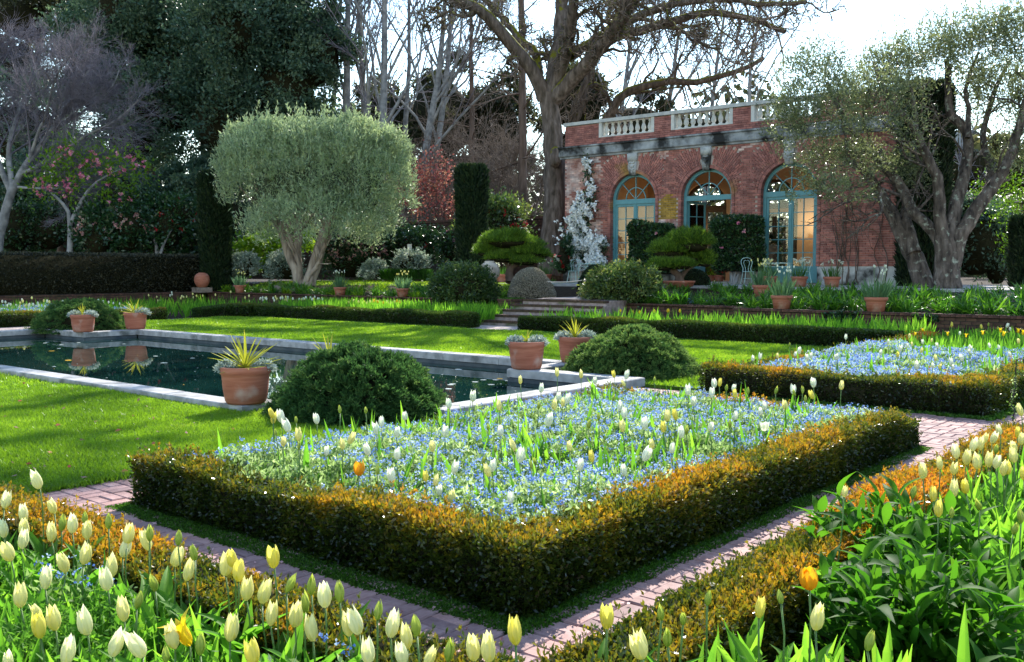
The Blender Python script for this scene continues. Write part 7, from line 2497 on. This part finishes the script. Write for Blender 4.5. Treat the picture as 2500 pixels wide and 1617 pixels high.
# leafless vines on the right pier of the house
rng = rng_of(830)
t = thing('bare_vine', 'leafless dark vines climbing the brick and plinth at the right', 'climber', (aty_(2080, 31.4), 31.42, 1.04))
vl = []
for k in range(10):
    x0 = rng.uniform(2025, 2185)
    pts = [(x0, 700)]
    for y in (660, 620, 570, 520, 480):
        pts.append((pts[-1][0] + rng.normal() * 9, y))
    P = [EYEP + ray(x, y) * (31.43 / ray(x, y)[1]) for x, y in pts]
    vl.append((poly(P, 12, rng, .015), np.linspace(.02, .006, 12)))
v2 = ramify(vl, rng, 6, .4, .7, .5, n=5, wob=.25, rmin=.008)
v2 = [(np.c_[P[:, 0], np.clip(P[:, 1], 31.36, 31.46), P[:, 2]], r_) for P, r_ in v2]
e = MB()
e.tubes(vl, 5)
e.tubes(v2, 3)
e.obj('stems', M['bark'], t)

# leafy perennials by the orange hedge: stems with long pointed leaves
PL = []
for i_ in range(4):
    rng = rng_of(840 + i_)
    mb = MB()
    u = np.linspace(0, 1, 7)
    w = np.array([.12, .6, .95, 1, .75, .4, .02]) * (.048 + .012 * rng.random())
    L = .16 + .05 * rng.random()
    x, z = L * u, -.05 * u ** 2 * (.5 + i_ * .5) + .015 * np.sin(u * 3)
    V = np.concatenate([np.c_[x, s * w * .5, z + abs(s) * w * .22] for s in (-1, 0, 1)])
    F = np.array([(a * 7 + q, a * 7 + q + 1, (a + 1) * 7 + q + 1, (a + 1) * 7 + q) for a in (0, 1) for q in range(6)])
    mb.add(V, F, 0, .35 + .35 * rng.random())
    PL.append(mb.mesh('perennial_leaf', M['peren']))
PLS = 1.0


def perennial(label, c, R_, H, stems_, seed, per=13):
    rng = rng_of(seed)
    t = thing('leafy_perennial', label, 'plant', (c[0], c[1], 0), 'dark leafy perennials in the near right bed')
    e = MB()
    for k in range(stems_):
        a = k * 2.4 + rng.normal() * .2
        q = math.sqrt((k + .5) / stems_) * R_
        h = H * (1 - .25 * (q / R_) ** 2) * (.85 + .25 * rng.random())
        b0 = np.array([q * math.cos(a) * .45, q * math.sin(a) * .45, 0])
        b1 = np.array([q * math.cos(a), q * math.sin(a), h])
        P = poly([b0, (b0 + b1) / 2 + [0, 0, .06], b1], 7, rng, .006)
        e.tube(P, np.linspace(.006, .004, 7), 5, 0, .4)
        for j in range(per):
            f = .25 + .75 * (j + .5) / per
            p = P[0] + 0
            g = f * 6
            i = min(int(g), 5)
            p = P[i] + (P[i + 1] - P[i]) * (g - i)
            az = j * 2.4 + k + rng.normal() * .3
            el = .05 + 1.0 * f ** 2 + rng.normal() * .2
            o = put('leaf', PL[int(rng.integers(0, 4))], t, local=True, loc=tuple(p), scale=float(.75 + .45 * rng.random()) * (1.0 if j < per - 3 else .8))
            o.rotation_euler = (rng.normal() * .35, -el, az)
    e.obj('stems', M['stem'], t, local=True)
    # inner leaves, too many to pick apart
    n = int(900 * R_ / .5)
    d = unit(rng.normal(size=(n, 3)))
    d[:, 2] = np.abs(d[:, 2])
    P = d * np.array([R_, R_, H * .95]) * (.35 + .6 * rng.random(n))[:, None]
    e = MB()
    e.straps(P, unit(d * .8 + rng.normal(size=(n, 3)) * .4 + [0, 0, .5]), .14 * (.7 + .5 * rng.random(n)), .034, .15, 3, 0, .15 + .7 * rng.random(n), rng, prof=[.3, 1, .8, .02])
    kind(e.obj('leaves', M['peren'], t, local=True), 'stuff')


perennial('leafy perennial with pointed leaves leaning over the orange hedge, the farther one', (-1.60, 4.85), .46, .43, 23, 851)
perennial('bushy dark leafy perennial nearer the camera in the right bed', (-1.22, 4.0), .46, .42, 23, 852)
perennial('leafy perennial in the lower right corner of the picture', (-.62, 3.7), .36, .24, 14, 853)
# feathery seedlings between the tulips
rng = rng_of(860)
mb = MB()
for cx, cy, R_, n in [(-2.75, 1.55, .28, 1600), (-1.25, 2.75, .25, 1800), (-3.6, 1.7, .25, 2200), (-.9, 6.2, .4, 2000), (-4.6, 1.6, .35, 1000)]:
    P = np.c_[cx + rng.normal(size=n) * R_ * .6, cy + rng.normal(size=n) * R_ * .6, .30 * rng.random(n) ** .6]
    mb.leaves(P, rng.normal(size=(n, 3)) + [0, 0, .5], .035, .009, rng, 0, .35 + .65 * rng.random(n))
kind(mb.obj('feathery_seedlings', M['seedling']), 'stuff')

# twining stake at the right edge
b0 = gr(2473, 1030, 0)
t = thing('plant_stake', 'thin dark stake twined with a small climber at the right edge', 'plant support', (b0[0], b0[1], 0))
e = MB()
P = poly([b0, b0 + [0, 0, .3], b0 + [.02, .0, .62], b0 + [.07, .0, .66], b0 + [.13, 0, .45], b0 + [.2, 0, .1]], 30, rng, .008)
e.tube(P, .008, 6)
e.obj('wire', M['iron_black'], t)
e = MB()
Q = np.repeat(P, 9, 0) + rng.normal(size=(270, 3)) * .012
e.leaves(Q, rng.normal(size=(270, 3)), .03, .016, rng, 0, rng.random(270))
e.obj('leaves', M['forget'], t)

# fallen leaves and petals on lawn and path
rng = rng_of(870)
mb = MB()
n = 150
P = np.c_[rng.uniform(-14, -7, n), rng.uniform(2.7, 6, n), np.full(n, .045)]
mb.leaves(P, rng.normal(size=(n, 3)) * [1, 1, .25], .05 * (.5 + rng.random(n)), .03, rng, 0, rng.random(n))
n = 160
P = np.c_[np.r_[rng.uniform(-6.5, -2.0, 90), rng.uniform(-2.66, -2.05, 70)], np.r_[rng.uniform(2.6, 3.2, 90), rng.uniform(2.6, 10, 70)], np.full(n, .014)]
mb.leaves(P, rng.normal(size=(n, 3)) * [1, 1, .1], .025 * (.5 + rng.random(n)), .016, rng, 1, rng.random(n))
kind(mb.obj('fallen_leaves', [M['redleaf'], M['palepink']]), 'stuff')

# inside the house: a wall lamp, an urn on a pedestal, pots of flowers by the open door
lampx = aty_(1592, 33.5)
t = thing('wall_lamp', 'small lit lamp on the warm wall inside the left door', 'lamp', (lampx, 36.9, 2.9))
e = MB()
e.ball((lampx, 36.92, 2.95), (.07, .07, .12), 10, 8)
em, nt_, bs_ = _new('lamp_glass')
bs_.inputs['Emission Color'].default_value = (1, .6, .25, 1)
bs_.inputs['Emission Strength'].default_value = 12
e.obj('lamp_shade', em, t)
for k, x in enumerate((lampx, -15.4)):  # second light has no lamp, added to warm the room
    ld = bpy.data.lights.new('lamp_and_fill_light', 'POINT')
    ld.energy = 14
    ld.color = (1, .62, .3)
    ld.shadow_soft_size = .12
    lo = bpy.data.objects.new('lamp_and_fill_light', ld)
    COL.objects.link(lo)
    lo.location = (x, 36.6, 3.0) if k == 0 else (x, 36.4, 3.4)
ux = aty_(1882, 33.2)
t = thing('stone_urn', 'dark stone urn of leaves on a pedestal inside the third door', 'urn', (ux, 33.2, 1.1))
e = MB()
e.lathe([(.2, 0), (.2, .1), (.12, .15), (.12, .7), (.18, .75), (.18, .8), (.06, .85), (.06, .95), (.2, 1.05), (.32, 1.2), (.36, 1.32), (.30, 1.32), (.01, 1.25)], (ux, 33.2, 1.1), 20)
e.obj('body', M['jar'], t)
e = MB()
clumps(e, [(np.array([ux, 33.2, 2.55]), np.array([.32, .32, .22]))], 500, .1, .05, rng, 40)
e.obj('foliage', M['camellia'], t)
for k, (px, dz, mm, lab) in enumerate([(1693, .0, 'pink', 'pot of pink flowers on the floor inside the open middle door, leftmost'), (1715, .0, 'palepink', 'pot of pale pink flowers in the middle of the open doorway'), (1735, .0, 'lime', 'pot of tall lime green leaves inside the open middle door'), (1757, .0, 'red', 'pot of dark red flowers inside the open door beside the screen')]):
    x = aty_(px, 33.0)
    t = thing('terracotta_pot', lab, 'flower pot', (x, 33.0, 1.102), 'flower pots inside the open door')
    put('body', small_me, t, local=True)
    e = MB()
    q = rng.normal(size=(240, 3)) * [.09, .09, .12] + [0, 0, .36]
    e.leaves(q, rng.normal(size=(240, 3)), .09, .05, rng, 0, rng.random(240))
    e.obj('leaves', M['lime'] if mm == 'lime' else M['camellia'], t, local=True)
    e = MB()
    flowers(e, rng.normal(size=(40, 3)) * [.10, .10, .08] + [0, 0, .5], .05, rng)
    e.obj('blossoms', M[mm], t, local=True)

# ------------------------------------------------------------------ labels that single out each tulip
CLS = {'ivory': 'ivory', 'white': 'white', 'pale': 'cream', 'lemon': 'lemon yellow', 'green': 'green budded', 'bright': 'flared yellow', 'wide': 'open white'}
byb = {}
for o in TULIPS:
    g = o.get('group')
    if g and not o['label'].startswith('tallest'):
        byb.setdefault(g, []).append(o)
for g, lst in byb.items():
    bed = g.replace('tulips in ', '').replace('the ', '').replace('brick ', '')
    dep = sorted(float(_fw @ (np.array(o.location) - EYEP)) for o in lst)
    q1, q2 = dep[len(dep) // 3], dep[2 * len(dep) // 3]
    zone = {}
    for o in lst:
        v = np.array(o.location) - EYEP
        d = float(_fw @ v)
        zn = 'front' if d < q1 else ('middle' if d < q2 else 'back')
        zone.setdefault((o['label'].split()[0], zn), []).append((float(_rt @ v) / d, o))
    for (c, zn), m_ in zone.items():
        m_.sort(key=lambda a: a[0])
        for k, (_, o) in enumerate(m_):
            o['label'] = f'{CLS.get(c, c)} tulip, {ORD[k]} {CLS.get(c, c)} from left, {zn} third of {bed}'
